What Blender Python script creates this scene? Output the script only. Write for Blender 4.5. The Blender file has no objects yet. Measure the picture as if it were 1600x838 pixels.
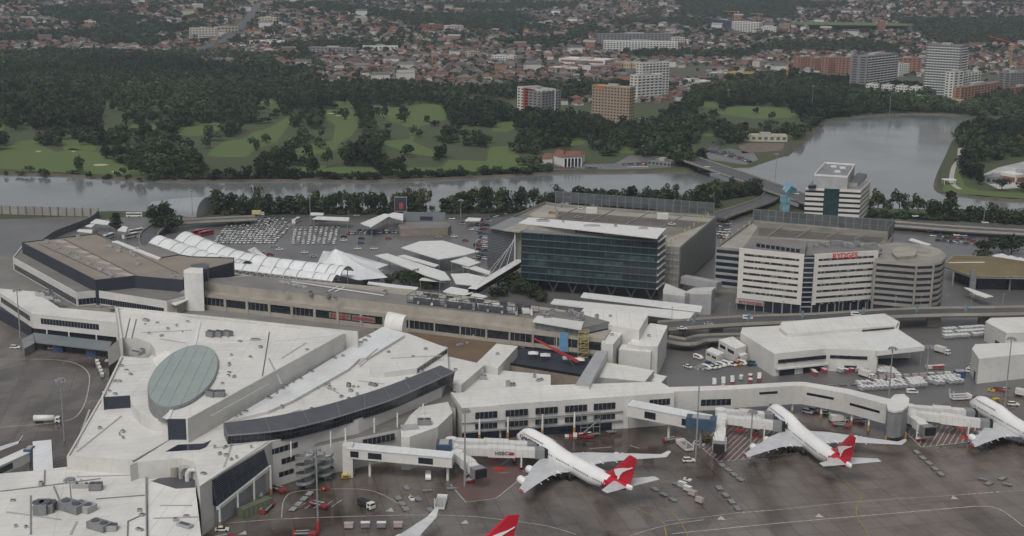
import bpy, math, random
import numpy as np
from math import radians as R, sin, cos, tan, atan2, hypot, pi, degrees
random.seed(7); np.random.seed(7)
SC = bpy.context.scene
COL = SC.collection

# ------------------------------------------------------------------ camera
HAZE = 0.66e-4
FPX, PITCH, CH, ROLL = 2025.5, 0.2322, 177.72, 0.0139     # focal length in photo pixels, tilt, height, roll
cam_d = bpy.data.cameras.new("camera"); cam = bpy.data.objects.new("camera", cam_d); COL.objects.link(cam)
cam_d.sensor_width = 36; cam_d.lens = FPX * 36 / 1600
cam_d.clip_start = 1; cam_d.clip_end = 20000
from mathutils import Matrix, Vector
cam.matrix_world = Matrix.Translation((0, 0, CH)) @ Matrix.Rotation(pi / 2 - PITCH, 4, 'X') @ Matrix.Rotation(ROLL, 4, 'Z')
SC.camera = cam

# ------------------------------------------------------------------ sky, sun, exposure (heavy overcast)
SUN_EL, SUN_AZ = 52, 200       # sun from behind the camera, high, hidden by cloud
w = bpy.data.worlds.new("World"); SC.world = w; w.use_nodes = True
nt = w.node_tree; bg = nt.nodes['Background']
sky = nt.nodes.new('ShaderNodeTexSky'); sky.sky_type = 'NISHITA'; sky.sun_disc = False
sky.sun_elevation = R(SUN_EL); sky.sun_rotation = R(SUN_AZ); sky.air_density = 1.0; sky.dust_density = 4.0; sky.ozone_density = 1.0
hs = nt.nodes.new('ShaderNodeHueSaturation'); hs.inputs['Saturation'].default_value = 0.22
nt.links.new(sky.outputs[0], hs.inputs['Color'])
gn = nt.nodes.new('ShaderNodeTexNoise'); gn.inputs['Scale'].default_value = 2.2; gn.inputs['Detail'].default_value = 5
gt = nt.nodes.new('ShaderNodeTexCoord'); gm = nt.nodes.new('ShaderNodeMapping'); gm.inputs['Scale'].default_value = (1, 1, 3)
nt.links.new(gt.outputs['Generated'], gm.inputs['Vector']); nt.links.new(gm.outputs[0], gn.inputs['Vector'])
gr = nt.nodes.new('ShaderNodeMapRange'); gr.inputs['To Min'].default_value = .75; gr.inputs['To Max'].default_value = 1.2
gr.inputs['From Min'].default_value = .3; gr.inputs['From Max'].default_value = .7
nt.links.new(gn.outputs['Fac'], gr.inputs['Value'])
mx = nt.nodes.new('ShaderNodeMix'); mx.data_type = 'RGBA'; mx.blend_type = 'MULTIPLY'; mx.inputs[0].default_value = 1
nt.links.new(hs.outputs[0], mx.inputs[6]); nt.links.new(gr.outputs[0], mx.inputs[7]); nt.links.new(mx.outputs[2], bg.inputs[0])
bg.inputs[1].default_value = 0.10
sd = bpy.data.lights.new("sun", 'SUN'); sd.energy = 1.2; sd.angle = R(25); sd.color = (1, .97, .93)
sun = bpy.data.objects.new("sun", sd); COL.objects.link(sun)
az = R(SUN_AZ)
sun.rotation_euler = Vector((sin(az) * cos(R(SUN_EL)), cos(az) * cos(R(SUN_EL)), sin(R(SUN_EL)))).to_track_quat('Z', 'Y').to_euler()
SC.view_settings.view_transform = 'Standard'; SC.view_settings.look = 'None'; SC.view_settings.gamma = 1
SC.view_settings.use_curve_mapping = False; SC.view_settings.exposure = 0.14
SC.render.engine = 'CYCLES'; SC.cycles.use_denoising = True; SC.cycles.max_bounces = 5
SC.cycles.diffuse_bounces = 2; SC.cycles.glossy_bounces = 2; SC.cycles.transmission_bounces = 2; SC.cycles.volume_bounces = 0
SC.cycles.caustics_reflective = False; SC.cycles.caustics_refractive = False

# ------------------------------------------------------------------ survey helpers: a photo pixel and a height give a place on the ground plan
def at(px, py, z=0.0):
    X = px - 800; Y = py - 419; c, s = cos(ROLL), sin(ROLL)
    x = X * c + Y * s; y = -X * s + Y * c
    fy = cos(PITCH) - (y / FPX) * sin(PITCH); fz = -sin(PITCH) - (y / FPX) * cos(PITCH)
    t = (z - CH) / fz
    return (x / FPX * t, fy * t, z)
def px_of(P):
    x, y, z = P; z -= CH
    d = y * cos(PITCH) - z * sin(PITCH); u = y * sin(PITCH) + z * cos(PITCH)
    X = FPX * x / d; Y = -FPX * u / d; c, s = cos(ROLL), sin(ROLL)
    return (800 + X * c - Y * s, 419 + X * s + Y * c)
def P(pts, z=0.0): return [at(a, b, z)[:2] for a, b in pts]
def up(px, pyb, pyt):
    x, y, _ = at(px, pyb, 0); lo, hi = 0, 200
    for _ in range(40):
        m = (lo + hi) / 2
        if px_of((x, y, m))[1] > pyt: lo = m
        else: hi = m
    return lo

# ------------------------------------------------------------------ materials
MATS = {}
def mat(name, col, rough=.7, var=.12, scale=.15, metal=0, bump=0, spec=.4, detail=5, streak=None, col2=None, emit=None, stretch=None):
    """procedural surface: base colour broken up by object-space noise at two sizes"""
    if name in MATS: return MATS[name]
    m = bpy.data.materials.new(name); m.use_nodes = True; t = m.node_tree; N = t.nodes; L = t.links
    b = N['Principled BSDF']; b.inputs['Roughness'].default_value = rough; b.inputs['Metallic'].default_value = metal
    b.inputs['Specular IOR Level'].default_value = spec
    g = N.new('ShaderNodeNewGeometry'); mp = N.new('ShaderNodeMapping'); L.new(g.outputs['Position'], mp.inputs['Vector'])
    if stretch: mp.inputs['Scale'].default_value = stretch[:3]; mp.inputs['Rotation'].default_value[2] = R(stretch[3]) if len(stretch) > 3 else 0
    n = N.new('ShaderNodeTexNoise'); n.inputs['Scale'].default_value = scale; n.inputs['Detail'].default_value = detail
    n.inputs['Roughness'].default_value = .65
    L.new(mp.outputs[0], n.inputs['Vector'])
    r = N.new('ShaderNodeMapRange'); r.inputs['From Min'].default_value = .3; r.inputs['From Max'].default_value = .7
    L.new(n.outputs['Fac'], r.inputs['Value'])
    x = N.new('ShaderNodeMix'); x.data_type = 'RGBA'
    c2 = col2 or tuple(max(0, c * (1 - 2 * var)) for c in col); c1 = col if col2 else tuple(min(1, c * (1 + var)) for c in col)
    x.inputs[6].default_value = (*c1, 1); x.inputs[7].default_value = (*c2, 1)
    L.new(r.outputs[0], x.inputs[0]); L.new(x.outputs[2], b.inputs['Base Color'])
    if bump:
        bn = N.new('ShaderNodeTexNoise'); bn.inputs['Scale'].default_value = scale * 6; L.new(g.outputs['Position'], bn.inputs['Vector'])
        bp = N.new('ShaderNodeBump'); bp.inputs['Strength'].default_value = bump; bp.inputs['Distance'].default_value = .3
        L.new(bn.outputs['Fac'], bp.inputs['Height']); L.new(bp.outputs[0], b.inputs['Normal'])
    if emit:
        b.inputs['Emission Color'].default_value = (*emit[:3], 1); b.inputs['Emission Strength'].default_value = emit[3]
    MATS[name] = m; return m

def lin(r, g, b):
    f = lambda c: (c / 255 / 12.92) if c <= 10 else ((c / 255 + .055) / 1.055) ** 2.4
    return (f(r), f(g), f(b))

def roofmat(name, col, pitch, ang, rough=.55, seam=.75, var=.08, spec=.4, wide=.06):
    """sheet-metal roof: standing seams running at angle ang (degrees), spacing pitch metres, over weathering stains"""
    if name in MATS: return MATS[name]
    m = mat(name, col, rough, var, .06, spec=spec, detail=8); t = m.node_tree; N = t.nodes; L = t.links; b = N['Principled BSDF']
    src = b.inputs['Base Color'].links[0].from_socket
    g = N.new('ShaderNodeNewGeometry'); mp = N.new('ShaderNodeMapping'); mp.inputs['Rotation'].default_value[2] = R(ang)
    L.new(g.outputs['Position'], mp.inputs['Vector']); sx = N.new('ShaderNodeSeparateXYZ'); L.new(mp.outputs[0], sx.inputs[0])
    def m2(op, a, bb):
        k = N.new('ShaderNodeMath'); k.operation = op
        for i, v in enumerate((a, bb)):
            if v is None: continue
            if isinstance(v, (int, float)): k.inputs[i].default_value = v
            else: L.new(v, k.inputs[i])
        return k.outputs[0]
    fr = m2('FRACT', m2('DIVIDE', sx.outputs[0], pitch), None); lt = m2('LESS_THAN', fr, wide)
    fr2 = m2('FRACT', m2('DIVIDE', sx.outputs[1], pitch * 9.7), None); lt2 = m2('LESS_THAN', fr2, wide / 9)
    k = m2('MAXIMUM', lt, m2('MULTIPLY', lt2, .9)); k = m2('MULTIPLY', k, 1 - seam)
    x = N.new('ShaderNodeMix'); x.data_type = 'RGBA'; L.new(k, x.inputs[0]); L.new(src, x.inputs[6]); x.inputs[7].default_value = (*[c * .25 for c in col], 1)
    # long dirt streaks across the sheets
    n2 = N.new('ShaderNodeTexNoise'); n2.inputs['Scale'].default_value = .5; n2.inputs['Detail'].default_value = 3
    mp2 = N.new('ShaderNodeMapping'); mp2.inputs['Rotation'].default_value[2] = R(ang); mp2.inputs['Scale'].default_value = (1.2, .06, 1)
    L.new(g.outputs['Position'], mp2.inputs['Vector']); L.new(mp2.outputs[0], n2.inputs['Vector'])
    r2 = N.new('ShaderNodeMapRange'); r2.inputs['From Min'].default_value = .5; r2.inputs['From Max'].default_value = .8; r2.inputs['To Max'].default_value = .25
    L.new(n2.outputs['Fac'], r2.inputs['Value'])
    y = N.new('ShaderNodeMix'); y.data_type = 'RGBA'; L.new(r2.outputs[0], y.inputs[0]); L.new(x.outputs[2], y.inputs[6]); y.inputs[7].default_value = (*[c * .55 for c in col], 1)
    L.new(y.outputs[2], b.inputs['Base Color'])
    return m

# ------------------------------------------------------------------ mesh building
class MB:
    def __init__(s): s.v = []; s.f = []; s.m = []; s.ms = []; s.c = None; s.sm = []
    def use(s, m, smooth=False):
        if m not in s.ms: s.ms.append(m)
        s.c = s.ms.index(m); s.smooth = smooth; return s
    def face(s, idx): s.f.append(idx); s.m.append(s.c or 0); s.sm.append(getattr(s, 'smooth', False))
    def poly(s, pts):
        n = len(s.v); s.v += [tuple(p) for p in pts]; s.face(list(range(n, n + len(pts)))); return s
    def sheet(s, pts, z): return s.poly([(x, y, z) for x, y in ccw(pts)])
    def prism(s, pts, z0, z1, top=None, bottom=False):
        pts = ccw(pts); n = len(s.v); k = len(pts)
        zt = z1 if isinstance(z1, (list, tuple)) else [z1] * k
        s.v += [(x, y, z0) for x, y in pts] + [(pts[i][0], pts[i][1], zt[i]) for i in range(k)]
        for i in range(k):
            j = (i + 1) % k; s.face([n + i, n + j, n + k + j, n + k + i])
        c = s.c
        if top is not None: s.use(top, getattr(s, 'smooth', False))
        s.face([n + k + i for i in range(k)]); s.c = c
        if bottom: s.face([n + i for i in range(k)][::-1])
        return s
    def walls(s, pts, z0, z1, th=.4):
        """a parapet: a thin wall along every edge of pts"""
        pts = ccw(pts)
        for i in range(len(pts)): s.wall(pts[i], pts[(i + 1) % len(pts)], z0, z1, th)
        return s
    def wall(s, a, b, z0, z1, th=.4):
        dx, dy = b[0] - a[0], b[1] - a[1]; l = hypot(dx, dy) or 1; nx, ny = -dy / l * th, dx / l * th; ex, ey = dx / l * .002, dy / l * .002
        return s.prism([(a[0] + ex, a[1] + ey), (b[0] - ex, b[1] - ey), (b[0] + nx - ex, b[1] + ny - ey), (a[0] + nx + ex, a[1] + ny + ey)], z0, z1, bottom=True)
    def box(s, c, d, rz=0, z0=None):
        """box centred at c (x, y, z) sized d; z0 given: stands on z0"""
        hx, hy, hz = d[0] / 2, d[1] / 2, d[2] / 2; zc = c[2] if z0 is None else z0 + hz; q, w = cos(rz), sin(rz)
        n = len(s.v)
        for dz in (-hz, hz):
            for x, y in ((-hx, -hy), (hx, -hy), (hx, hy), (-hx, hy)): s.v.append((c[0] + x * q - y * w, c[1] + x * w + y * q, zc + dz))
        for f in ((3, 2, 1, 0), (4, 5, 6, 7), (0, 1, 5, 4), (1, 2, 6, 5), (2, 3, 7, 6), (3, 0, 4, 7)): s.face([n + i for i in f])
        return s
    def bar(s, a, b, w, h=None):
        """square bar between two 3-D points"""
        h = h or w; A = Vector(a); B = Vector(b); d = (B - A).normalized()
        u = Vector((0, 0, 1)) if abs(d.z) < .95 else Vector((0, 1, 0)); x = d.cross(u).normalized() * w / 2; y = x.cross(d).normalized() * h / 2
        n = len(s.v)
        for p in (A, B):
            for q in (-x - y, x - y, x + y, -x + y): s.v.append(tuple(p + q))
        for f in ((3, 2, 1, 0), (4, 5, 6, 7), (0, 1, 5, 4), (1, 2, 6, 5), (2, 3, 7, 6), (3, 0, 4, 7)): s.face([n + i for i in f])
        return s
    def tube(s, a, b, r0, r1=None, n=10, caps=True):
        r1 = r0 if r1 is None else r1; A = Vector(a); B = Vector(b); d = (B - A).normalized()
        u = Vector((0, 0, 1)) if abs(d.z) < .95 else Vector((0, 1, 0)); x = d.cross(u).normalized(); y = x.cross(d).normalized()
        k = len(s.v)
        for p, r in ((A, r0), (B, r1)):
            for i in range(n): s.v.append(tuple(p + x * r * cos(2 * pi * i / n) + y * r * sin(2 * pi * i / n)))
        for i in range(n): s.face([k + i, k + (i + 1) % n, k + n + (i + 1) % n, k + n + i])
        if caps: s.face([k + i for i in range(n)][::-1]); s.face([k + n + i for i in range(n)])
        return s
    def loft(s, rings, caps=True, closed=True):
        n = len(rings[0]); k = len(s.v)
        for r in rings: s.v += [tuple(p) for p in r]
        for a in range(len(rings) - 1):
            for i in range(n if closed else n - 1):
                j = (i + 1) % n; s.face([k + a * n + i, k + a * n + j, k + (a + 1) * n + j, k + (a + 1) * n + i])
        if caps and closed: s.face([k + i for i in range(n)][::-1]); s.face([k + (len(rings) - 1) * n + i for i in range(n)])
        return s
    def pan(s, A, B, u0, u1, z0, z1, out=.12, d=.1):
        """panel proud of the vertical wall A-B (outside is on the right going A to B); u as fractions, z in metres"""
        dx, dy = B[0] - A[0], B[1] - A[1]; l = hypot(dx, dy); nx, ny = dy / l, -dx / l
        a = (A[0] + dx * u0, A[1] + dy * u0); b = (A[0] + dx * u1, A[1] + dy * u1)
        i = out - d
        return s.prism([(a[0] + nx * i, a[1] + ny * i), (b[0] + nx * i, b[1] + ny * i), (b[0] + nx * out, b[1] + ny * out), (a[0] + nx * out, a[1] + ny * out)], z0, z1, bottom=True)
    def build(s, name, parent=None, m=None):
        if not s.f: return None
        me = bpy.data.meshes.new(name); o = None
        off = Vector((0, 0, 0))
        p = parent
        while p is not None: off += Vector(p.location); p = p.parent
        V = np.array(s.v, dtype=np.float32) - np.array(off, dtype=np.float32)
        me.from_pydata([tuple(v) for v in V.tolist()], [], s.f)
        for q in (s.ms or [m]): me.materials.append(q)
        me.polygons.foreach_set('material_index', s.m); me.polygons.foreach_set('use_smooth', s.sm)
        me.update(); o = bpy.data.objects.new(name, me); COL.objects.link(o)
        if parent is not None: o.parent = parent
        return o
def ccw(pts):
    pts = [tuple(p[:2]) for p in pts]
    a = sum(pts[i][0] * pts[(i + 1) % len(pts)][1] - pts[(i + 1) % len(pts)][0] * pts[i][1] for i in range(len(pts)))
    return pts if a > 0 else pts[::-1]
def tag(o, label=None, cat=None, group=None, kind=None):
    if label: o['label'] = label
    if cat: o['category'] = cat
    if group: o['group'] = group
    if kind: o['kind'] = kind
    return o
def thing(name, label, cat, loc=(0, 0, 0), group=None, rz=0):
    o = bpy.data.objects.new(name, None); COL.objects.link(o); o.location = (loc[0], loc[1], loc[2] if len(loc) > 2 else 0); o.rotation_euler = (0, 0, rz)
    return tag(o, label, cat, group)
def dup(root, loc, rz=0, label=None, group=None, sc=None):
    r = root.copy(); COL.objects.link(r); r.location = loc; r.rotation_euler = (0, 0, rz)
    if sc: r.scale = (sc, sc, sc) if isinstance(sc, (int, float)) else sc
    if label: r['label'] = label
    if group: r['group'] = group
    for ch in list(root.children):
        c = ch.copy(); COL.objects.link(c); c.parent = r
        for g in ch.children:
            d = g.copy(); COL.objects.link(d); d.parent = c
    return r
def lerp(a, b, t): return tuple(x + (y - x) * t for x, y in zip(a, b))
def ctr(pts): return (sum(p[0] for p in pts) / len(pts), sum(p[1] for p in pts) / len(pts))
def inside(p, poly):
    x, y = p; c = False; n = len(poly); j = n - 1
    for i in range(n):
        xi, yi = poly[i]; xj, yj = poly[j]
        if (yi > y) != (yj > y) and x < (xj - xi) * (y - yi) / (yj - yi + 1e-12) + xi: c = not c
        j = i
    return c
def strip(mb, line, w, z, z1=None):
    """flat ribbon w wide along a polyline (x, y); z1: thickness down to z1"""
    L_, R_ = [], []
    for i, p in enumerate(line):
        a = line[max(0, i - 1)]; b = line[min(len(line) - 1, i + 1)]; dx, dy = b[0] - a[0], b[1] - a[1]; l = hypot(dx, dy) or 1
        L_.append((p[0] - dy / l * w / 2, p[1] + dx / l * w / 2)); R_.append((p[0] + dy / l * w / 2, p[1] - dx / l * w / 2))
    zs = z if isinstance(z, (list, tuple)) else [z] * len(line)
    for i in range(len(line) - 1):
        q = [(*R_[i], zs[i]), (*R_[i + 1], zs[i + 1]), (*L_[i + 1], zs[i + 1]), (*L_[i], zs[i])]
        mb.poly(q)
        if z1 is not None:
            d = [(*x[:2], x[2] + z1) for x in q]; mb.poly(d[::-1]); mb.poly([d[0], d[1], q[1], q[0]]); mb.poly([q[3], q[2], d[2], d[3]])
            if i == 0: mb.poly([q[0], q[3], d[3], d[0]])
            if i == len(line) - 2: mb.poly([q[2], q[1], d[1], d[2]])
    return L_, R_
def smooth(line, n=6):
    """Catmull-Rom through the points"""
    out = []; p = [line[0]] + list(line) + [line[-1]]
    for i in range(1, len(p) - 2):
        for k in range(n):
            t = k / n
            out.append(tuple(.5 * (2 * p[i][c] + (p[i + 1][c] - p[i - 1][c]) * t + (2 * p[i - 1][c] - 5 * p[i][c] + 4 * p[i + 1][c] - p[i + 2][c]) * t * t + (3 * p[i][c] - p[i - 1][c] - 3 * p[i + 1][c] + p[i + 2][c]) * t ** 3) for c in range(len(line[0]))))
    out.append(tuple(line[-1])); return out
# ================================================================== LAND: terrain, river, grass, roads
def sstep(a, b, x):
    t = np.clip((x - a) / (b - a), 0, 1); return t * t * (3 - 2 * t)
def hill(x, y):
    x = np.asarray(x, float); y = np.asarray(y, float)
    h = 52 * sstep(2150, 3900, y) + 26 * sstep(3600, 5600, y)
    h = h + sstep(2200, 3300, y) * (9 * np.sin(x / 410 + y / 900) + 6 * np.sin(x / 230 - y / 350 + 1) + 5 * np.sin(y / 210 + x / 700))
    return h
def atT(px, py):
    z = 0.0
    for _ in range(25): x, y, _z = at(px, py, z); z = .5 * z + .5 * float(hill(x, y))
    return (x, y, z)
def sdist(X, Y, poly):
    """signed distance to a polygon (inside positive), numpy"""
    d = np.full(X.shape, 1e9); c = np.zeros(X.shape, bool); n = len(poly)
    for i in range(n):
        ax, ay = poly[i]; bx, by = poly[(i + 1) % n]; ex, ey = bx - ax, by - ay
        t = np.clip(((X - ax) * ex + (Y - ay) * ey) / (ex * ex + ey * ey + 1e-9), 0, 1)
        d = np.minimum(d, np.hypot(X - ax - t * ex, Y - ay - t * ey))
        k = (ay > Y) != (by > Y); c ^= k & (X < ex * (Y - ay) / (ey + 1e-12) + ax)
    return np.where(c, d, -d)
WZ = -1.4
river = P([(-500, 262), (-100, 268), (0, 271), (100, 273.5), (228, 282), (330, 283), (480, 282), (560, 284), (700, 279), (790, 275), (850, 271), (960, 269.5), (1075, 268), (1110, 270),
           (1150, 262), (1172, 262), (1200, 252), (1230, 243), (1262, 218), (1275, 205), (1290, 192), (1340, 183), (1420, 178), (1500, 180), (1560, 186), (1600, 186), (1700, 190), (1700, 197), (1560, 194), (1510, 203), (1488, 222),
           (1478, 245), (1466, 270), (1461, 290), (1470, 300), (1500, 304), (1550, 311), (1600, 313), (1700, 316), (1700, 338), (1600, 336), (1500, 331), (1380, 326), (1250, 326), (1180, 300), (1130, 306), (1000, 322), (860, 328), (640, 333), (340, 332), (200, 331), (0, 336), (-500, 345)], WZ)
xs = np.concatenate([np.arange(-4500, -640, 80), np.arange(-640, 1000, 7.0), np.arange(1000, 4600, 80)])
ys = np.concatenate([np.arange(60, 840, 60), np.arange(840, 1860, 6.5), np.arange(1860, 7200, 55)])
GX, GY = np.meshgrid(xs, ys)
sd = sdist(GX, GY, river)
GZ = hill(GX, GY) + np.where(sd > -3, np.clip(-(sd + 3) * .35, -4.5, 0), 0)
gme = bpy.data.meshes.new("ground"); nx_, ny_ = len(xs), len(ys)
V = np.stack([GX, GY, GZ], -1).reshape(-1, 3)
i = np.arange((ny_ - 1) * (nx_ - 1)); r_, c_ = i // (nx_ - 1), i % (nx_ - 1); a = r_ * nx_ + c_
F = np.stack([a, a + 1, a + nx_ + 1, a + nx_], -1)
def fast_mesh(name, V, F, mats, mi=None, tone=None, smooth=False, parent=None):
    me = bpy.data.meshes.new(name); k = F.shape[1]
    me.vertices.add(len(V)); me.vertices.foreach_set('co', np.asarray(V, np.float32).ravel())
    me.loops.add(F.size); me.loops.foreach_set('vertex_index', F.astype(np.int32).ravel())
    me.polygons.add(len(F)); me.polygons.foreach_set('loop_start', np.arange(0, F.size, k, dtype=np.int32))
    try: me.polygons.foreach_set('loop_total', np.full(len(F), k, np.int32))
    except Exception: pass
    for m in mats: me.materials.append(m)
    if mi is not None: me.polygons.foreach_set('material_index', np.asarray(mi, np.int32))
    if tone is not None:
        at_ = me.attributes.new('tone', 'FLOAT_COLOR', 'FACE'); at_.data.foreach_set('color', np.asarray(tone, np.float32).ravel())
    if smooth: me.polygons.foreach_set('use_smooth', np.ones(len(F), bool))
    me.update(calc_edges=True); me.validate(); o = bpy.data.objects.new(name, me); COL.objects.link(o)
    if parent is not None: o.parent = parent
    return o
m_ground = mat('meadow', (.046, .068, .022), .95, .2, .009, col2=(.060, .064, .034), bump=.3)
t = m_ground.node_tree; N = t.nodes; L = t.links; b = N['Principled BSDF']; src = b.inputs['Base Color'].links[0].from_socket
g = N.new('ShaderNodeNewGeometry'); sx = N.new('ShaderNodeSeparateXYZ'); L.new(g.outputs['Position'], sx.inputs[0]); mr = N.new('ShaderNodeMapRange'); mr.inputs['From Min'].default_value = 1900; mr.inputs['From Max'].default_value = 2300; mr.inputs['To Max'].default_value = .75
L.new(sx.outputs[1], mr.inputs['Value']); x = N.new('ShaderNodeMix'); x.data_type = 'RGBA'; L.new(mr.outputs[0], x.inputs[0]); L.new(src, x.inputs[6]); x.inputs[7].default_value = (.085, .082, .072, 1); L.new(x.outputs[2], b.inputs['Base Color'])   # yards and streets between the houses
tag(fast_mesh("ground", V, F, [m_ground], smooth=True), kind='structure')
# water: slightly rippled, reflects the cloud
m_water = mat('river_water', (.155, .166, .165), .10, .12, .01, spec=.8)
t = m_water.node_tree; N = t.nodes; L = t.links; b = N['Principled BSDF']; b.inputs['IOR'].default_value = 1.33; b.inputs['Specular IOR Level'].default_value = .5
g = N.new('ShaderNodeNewGeometry'); n1 = N.new('ShaderNodeTexNoise'); n1.inputs['Scale'].default_value = .35; n1.inputs['Detail'].default_value = 4
mp = N.new('ShaderNodeMapping'); mp.inputs['Scale'].default_value = (1, .6, 1); L.new(g.outputs['Position'], mp.inputs['Vector']); L.new(mp.outputs[0], n1.inputs['Vector'])
bp = N.new('ShaderNodeBump'); bp.inputs['Strength'].default_value = .25; bp.inputs['Distance'].default_value = .25; L.new(n1.outputs['Fac'], bp.inputs['Height']); L.new(bp.outputs[0], b.inputs['Normal'])
n2 = N.new('ShaderNodeTexNoise'); n2.inputs['Scale'].default_value = .012; L.new(g.outputs['Position'], n2.inputs['Vector'])
r2 = N.new('ShaderNodeMapRange'); r2.inputs['From Min'].default_value = .35; r2.inputs['From Max'].default_value = .65; r2.inputs['To Min'].default_value = .04; r2.inputs['To Max'].default_value = .2
L.new(n2.outputs['Fac'], r2.inputs['Value']); L.new(r2.outputs[0], b.inputs['Roughness'])
tag(MB().use(m_water).sheet([(-1500, 830), (1900, 830), (1900, 2000), (-1500, 2000)], WZ).build('river_water'), kind='structure')

def sheet(name, pts, m, z=.05, kind='structure'):
    o = MB().use(m).sheet(pts, z).build(name); return tag(o, kind=kind)
# ---- paved ground of the airport: wet asphalt everywhere on the near bank, concrete apron on top of it
m_asph = mat('wet_asphalt', (.085, .083, .082), .38, .25, .03, col2=(.14, .136, .13), detail=8, spec=.5)
m_road = mat('road_asphalt', (.075, .075, .078), .5, .15, .1)
m_kerb = mat('kerb_concrete', (.30, .29, .27), .7, .15, .3)
m_conc = mat('grey_concrete', (.26, .25, .235), .65, .16, .08, detail=8)
m_white = mat('white_paint', (.62, .62, .60), .45, .06, .3)
m_line = mat('line_paint', (.50, .50, .48), .6, .35, .5, col2=(.24, .235, .23))
m_yel = mat('yellow_line_paint', (.42, .30, .05), .6, .3, .5, col2=(.2, .16, .06))
m_red = mat('red_paint', (.42, .035, .03), .45, .1, .4)
nearbank = [(-900, 100), (900, 100)] + P([(1750, 360), (1600, 346), (1500, 341), (1380, 336), (1300, 335), (1250, 334), (1230, 345), (1180, 340), (1130, 335), (1000, 331), (860, 336), (640, 341), (340, 340), (200, 339), (150, 345), (130, 338), (0, 343), (-500, 352)])
sheet('airport_pavement', nearbank, m_asph, .04)
sheet('verge_grass', P([(-300, 322), (0, 325), (155, 333), (150, 341), (0, 335), (-300, 338)]), mat('verge_grass', (.07, .10, .03), .95, .25, .05), .06)

SLAB = degrees(atan2(*(np.array(at(1419, 801)[:2]) - np.array(at(1100, 830)[:2]))[::-1]))
def apron_mat():
    m = mat('apron_concrete', (.150, .135, .122), .4, .1, .02, detail=10); t = m.node_tree; N = t.nodes; L = t.links; b = N['Principled BSDF']
    src = b.inputs['Base Color'].links[0].from_socket
    g = N.new('ShaderNodeNewGeometry'); mp = N.new('ShaderNodeMapping'); mp.inputs['Rotation'].default_value[2] = -R(SLAB); L.new(g.outputs['Position'], mp.inputs['Vector'])
    br = N.new('ShaderNodeTexBrick'); br.offset = 0; br.inputs['Scale'].default_value = 1; br.inputs['Mortar Size'].default_value = .2
    br.inputs['Brick Width'].default_value = 7.5; br.inputs['Row Height'].default_value = 7.5
    br.inputs['Color1'].default_value = (1.1, 1.1, 1.08, 1); br.inputs['Color2'].default_value = (.86, .85, .86, 1); br.inputs['Mortar'].default_value = (.6, .58, .56, 1)
    L.new(mp.outputs[0], br.inputs['Vector'])
    x = N.new('ShaderNodeMix'); x.data_type = 'RGBA'; x.blend_type = 'MULTIPLY'; x.inputs[0].default_value = .8; L.new(src, x.inputs[6]); L.new(br.outputs['Color'], x.inputs[7])
    # wet film and oil: dark, glossy patches with ragged edges
    def patch(sc, lo, hi, dst=1.5):
        n = N.new('ShaderNodeTexNoise'); n.inputs['Scale'].default_value = sc; n.inputs['Detail'].default_value = 7; n.inputs['Distortion'].default_value = dst
        L.new(mp.outputs[0], n.inputs['Vector']); r = N.new('ShaderNodeMapRange'); r.inputs['From Min'].default_value = lo; r.inputs['From Max'].default_value = hi
        L.new(n.outputs['Fac'], r.inputs['Value']); return r.outputs[0]
    p1 = patch(.011, .46, .62); p2 = patch(.06, .5, .75)
    y = N.new('ShaderNodeMix'); y.data_type = 'RGBA'; y.blend_type = 'MULTIPLY'; L.new(p1, y.inputs[0]); L.new(x.outputs[2], y.inputs[6]); y.inputs[7].default_value = (.45, .38, .34, 1)
    z = N.new('ShaderNodeMix'); z.data_type = 'RGBA'; z.blend_type = 'MULTIPLY'; L.new(p2, z.inputs[0]); L.new(y.outputs[2], z.inputs[6]); z.inputs[7].default_value = (.66, .6, .56, 1)
    # rust brown wash and long dark streaks painting the jets' wet reflections into the colour
    p3 = patch(.006, .5, .68, .6); q_ = N.new('ShaderNodeMix'); q_.data_type = 'RGBA'; q_.blend_type = 'MULTIPLY'; L.new(p3, q_.inputs[0]); L.new(z.outputs[2], q_.inputs[6]); q_.inputs[7].default_value = (1.08, .92, .80, 1)
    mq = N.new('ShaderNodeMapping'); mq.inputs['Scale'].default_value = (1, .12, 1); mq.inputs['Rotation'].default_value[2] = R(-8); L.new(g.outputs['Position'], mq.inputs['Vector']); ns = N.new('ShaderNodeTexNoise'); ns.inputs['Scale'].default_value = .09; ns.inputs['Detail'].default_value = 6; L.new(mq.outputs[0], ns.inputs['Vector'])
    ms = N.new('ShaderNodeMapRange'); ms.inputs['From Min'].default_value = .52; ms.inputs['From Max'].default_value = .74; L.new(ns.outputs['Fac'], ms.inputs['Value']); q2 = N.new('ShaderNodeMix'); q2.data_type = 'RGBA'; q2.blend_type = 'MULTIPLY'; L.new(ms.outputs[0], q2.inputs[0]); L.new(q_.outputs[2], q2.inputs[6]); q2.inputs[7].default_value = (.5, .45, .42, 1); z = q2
    L.new(z.outputs[2], b.inputs['Base Color'])
    rr = N.new('ShaderNodeMapRange'); rr.inputs['To Min'].default_value = .34; rr.inputs['To Max'].default_value = .10; L.new(p1, rr.inputs['Value']); L.new(rr.outputs[0], b.inputs['Roughness'])
    b.inputs['Specular IOR Level'].default_value = .5
    return m
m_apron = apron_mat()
apr = [(-700, 100), (700, 100)] + P([(1750, 700), (1600, 620), (1530, 618), (1430, 640), (1200, 650), (1050, 662), (720, 690), (520, 690), (330, 790), (300, 836), (290, 900)])
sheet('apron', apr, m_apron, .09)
sheet('apron', [(-700, 100), (-170, 100)] + P([(110, 740), (190, 560), (150, 540), (40, 535), (0, 500), (-300, 480)]), m_apron, .13)
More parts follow.
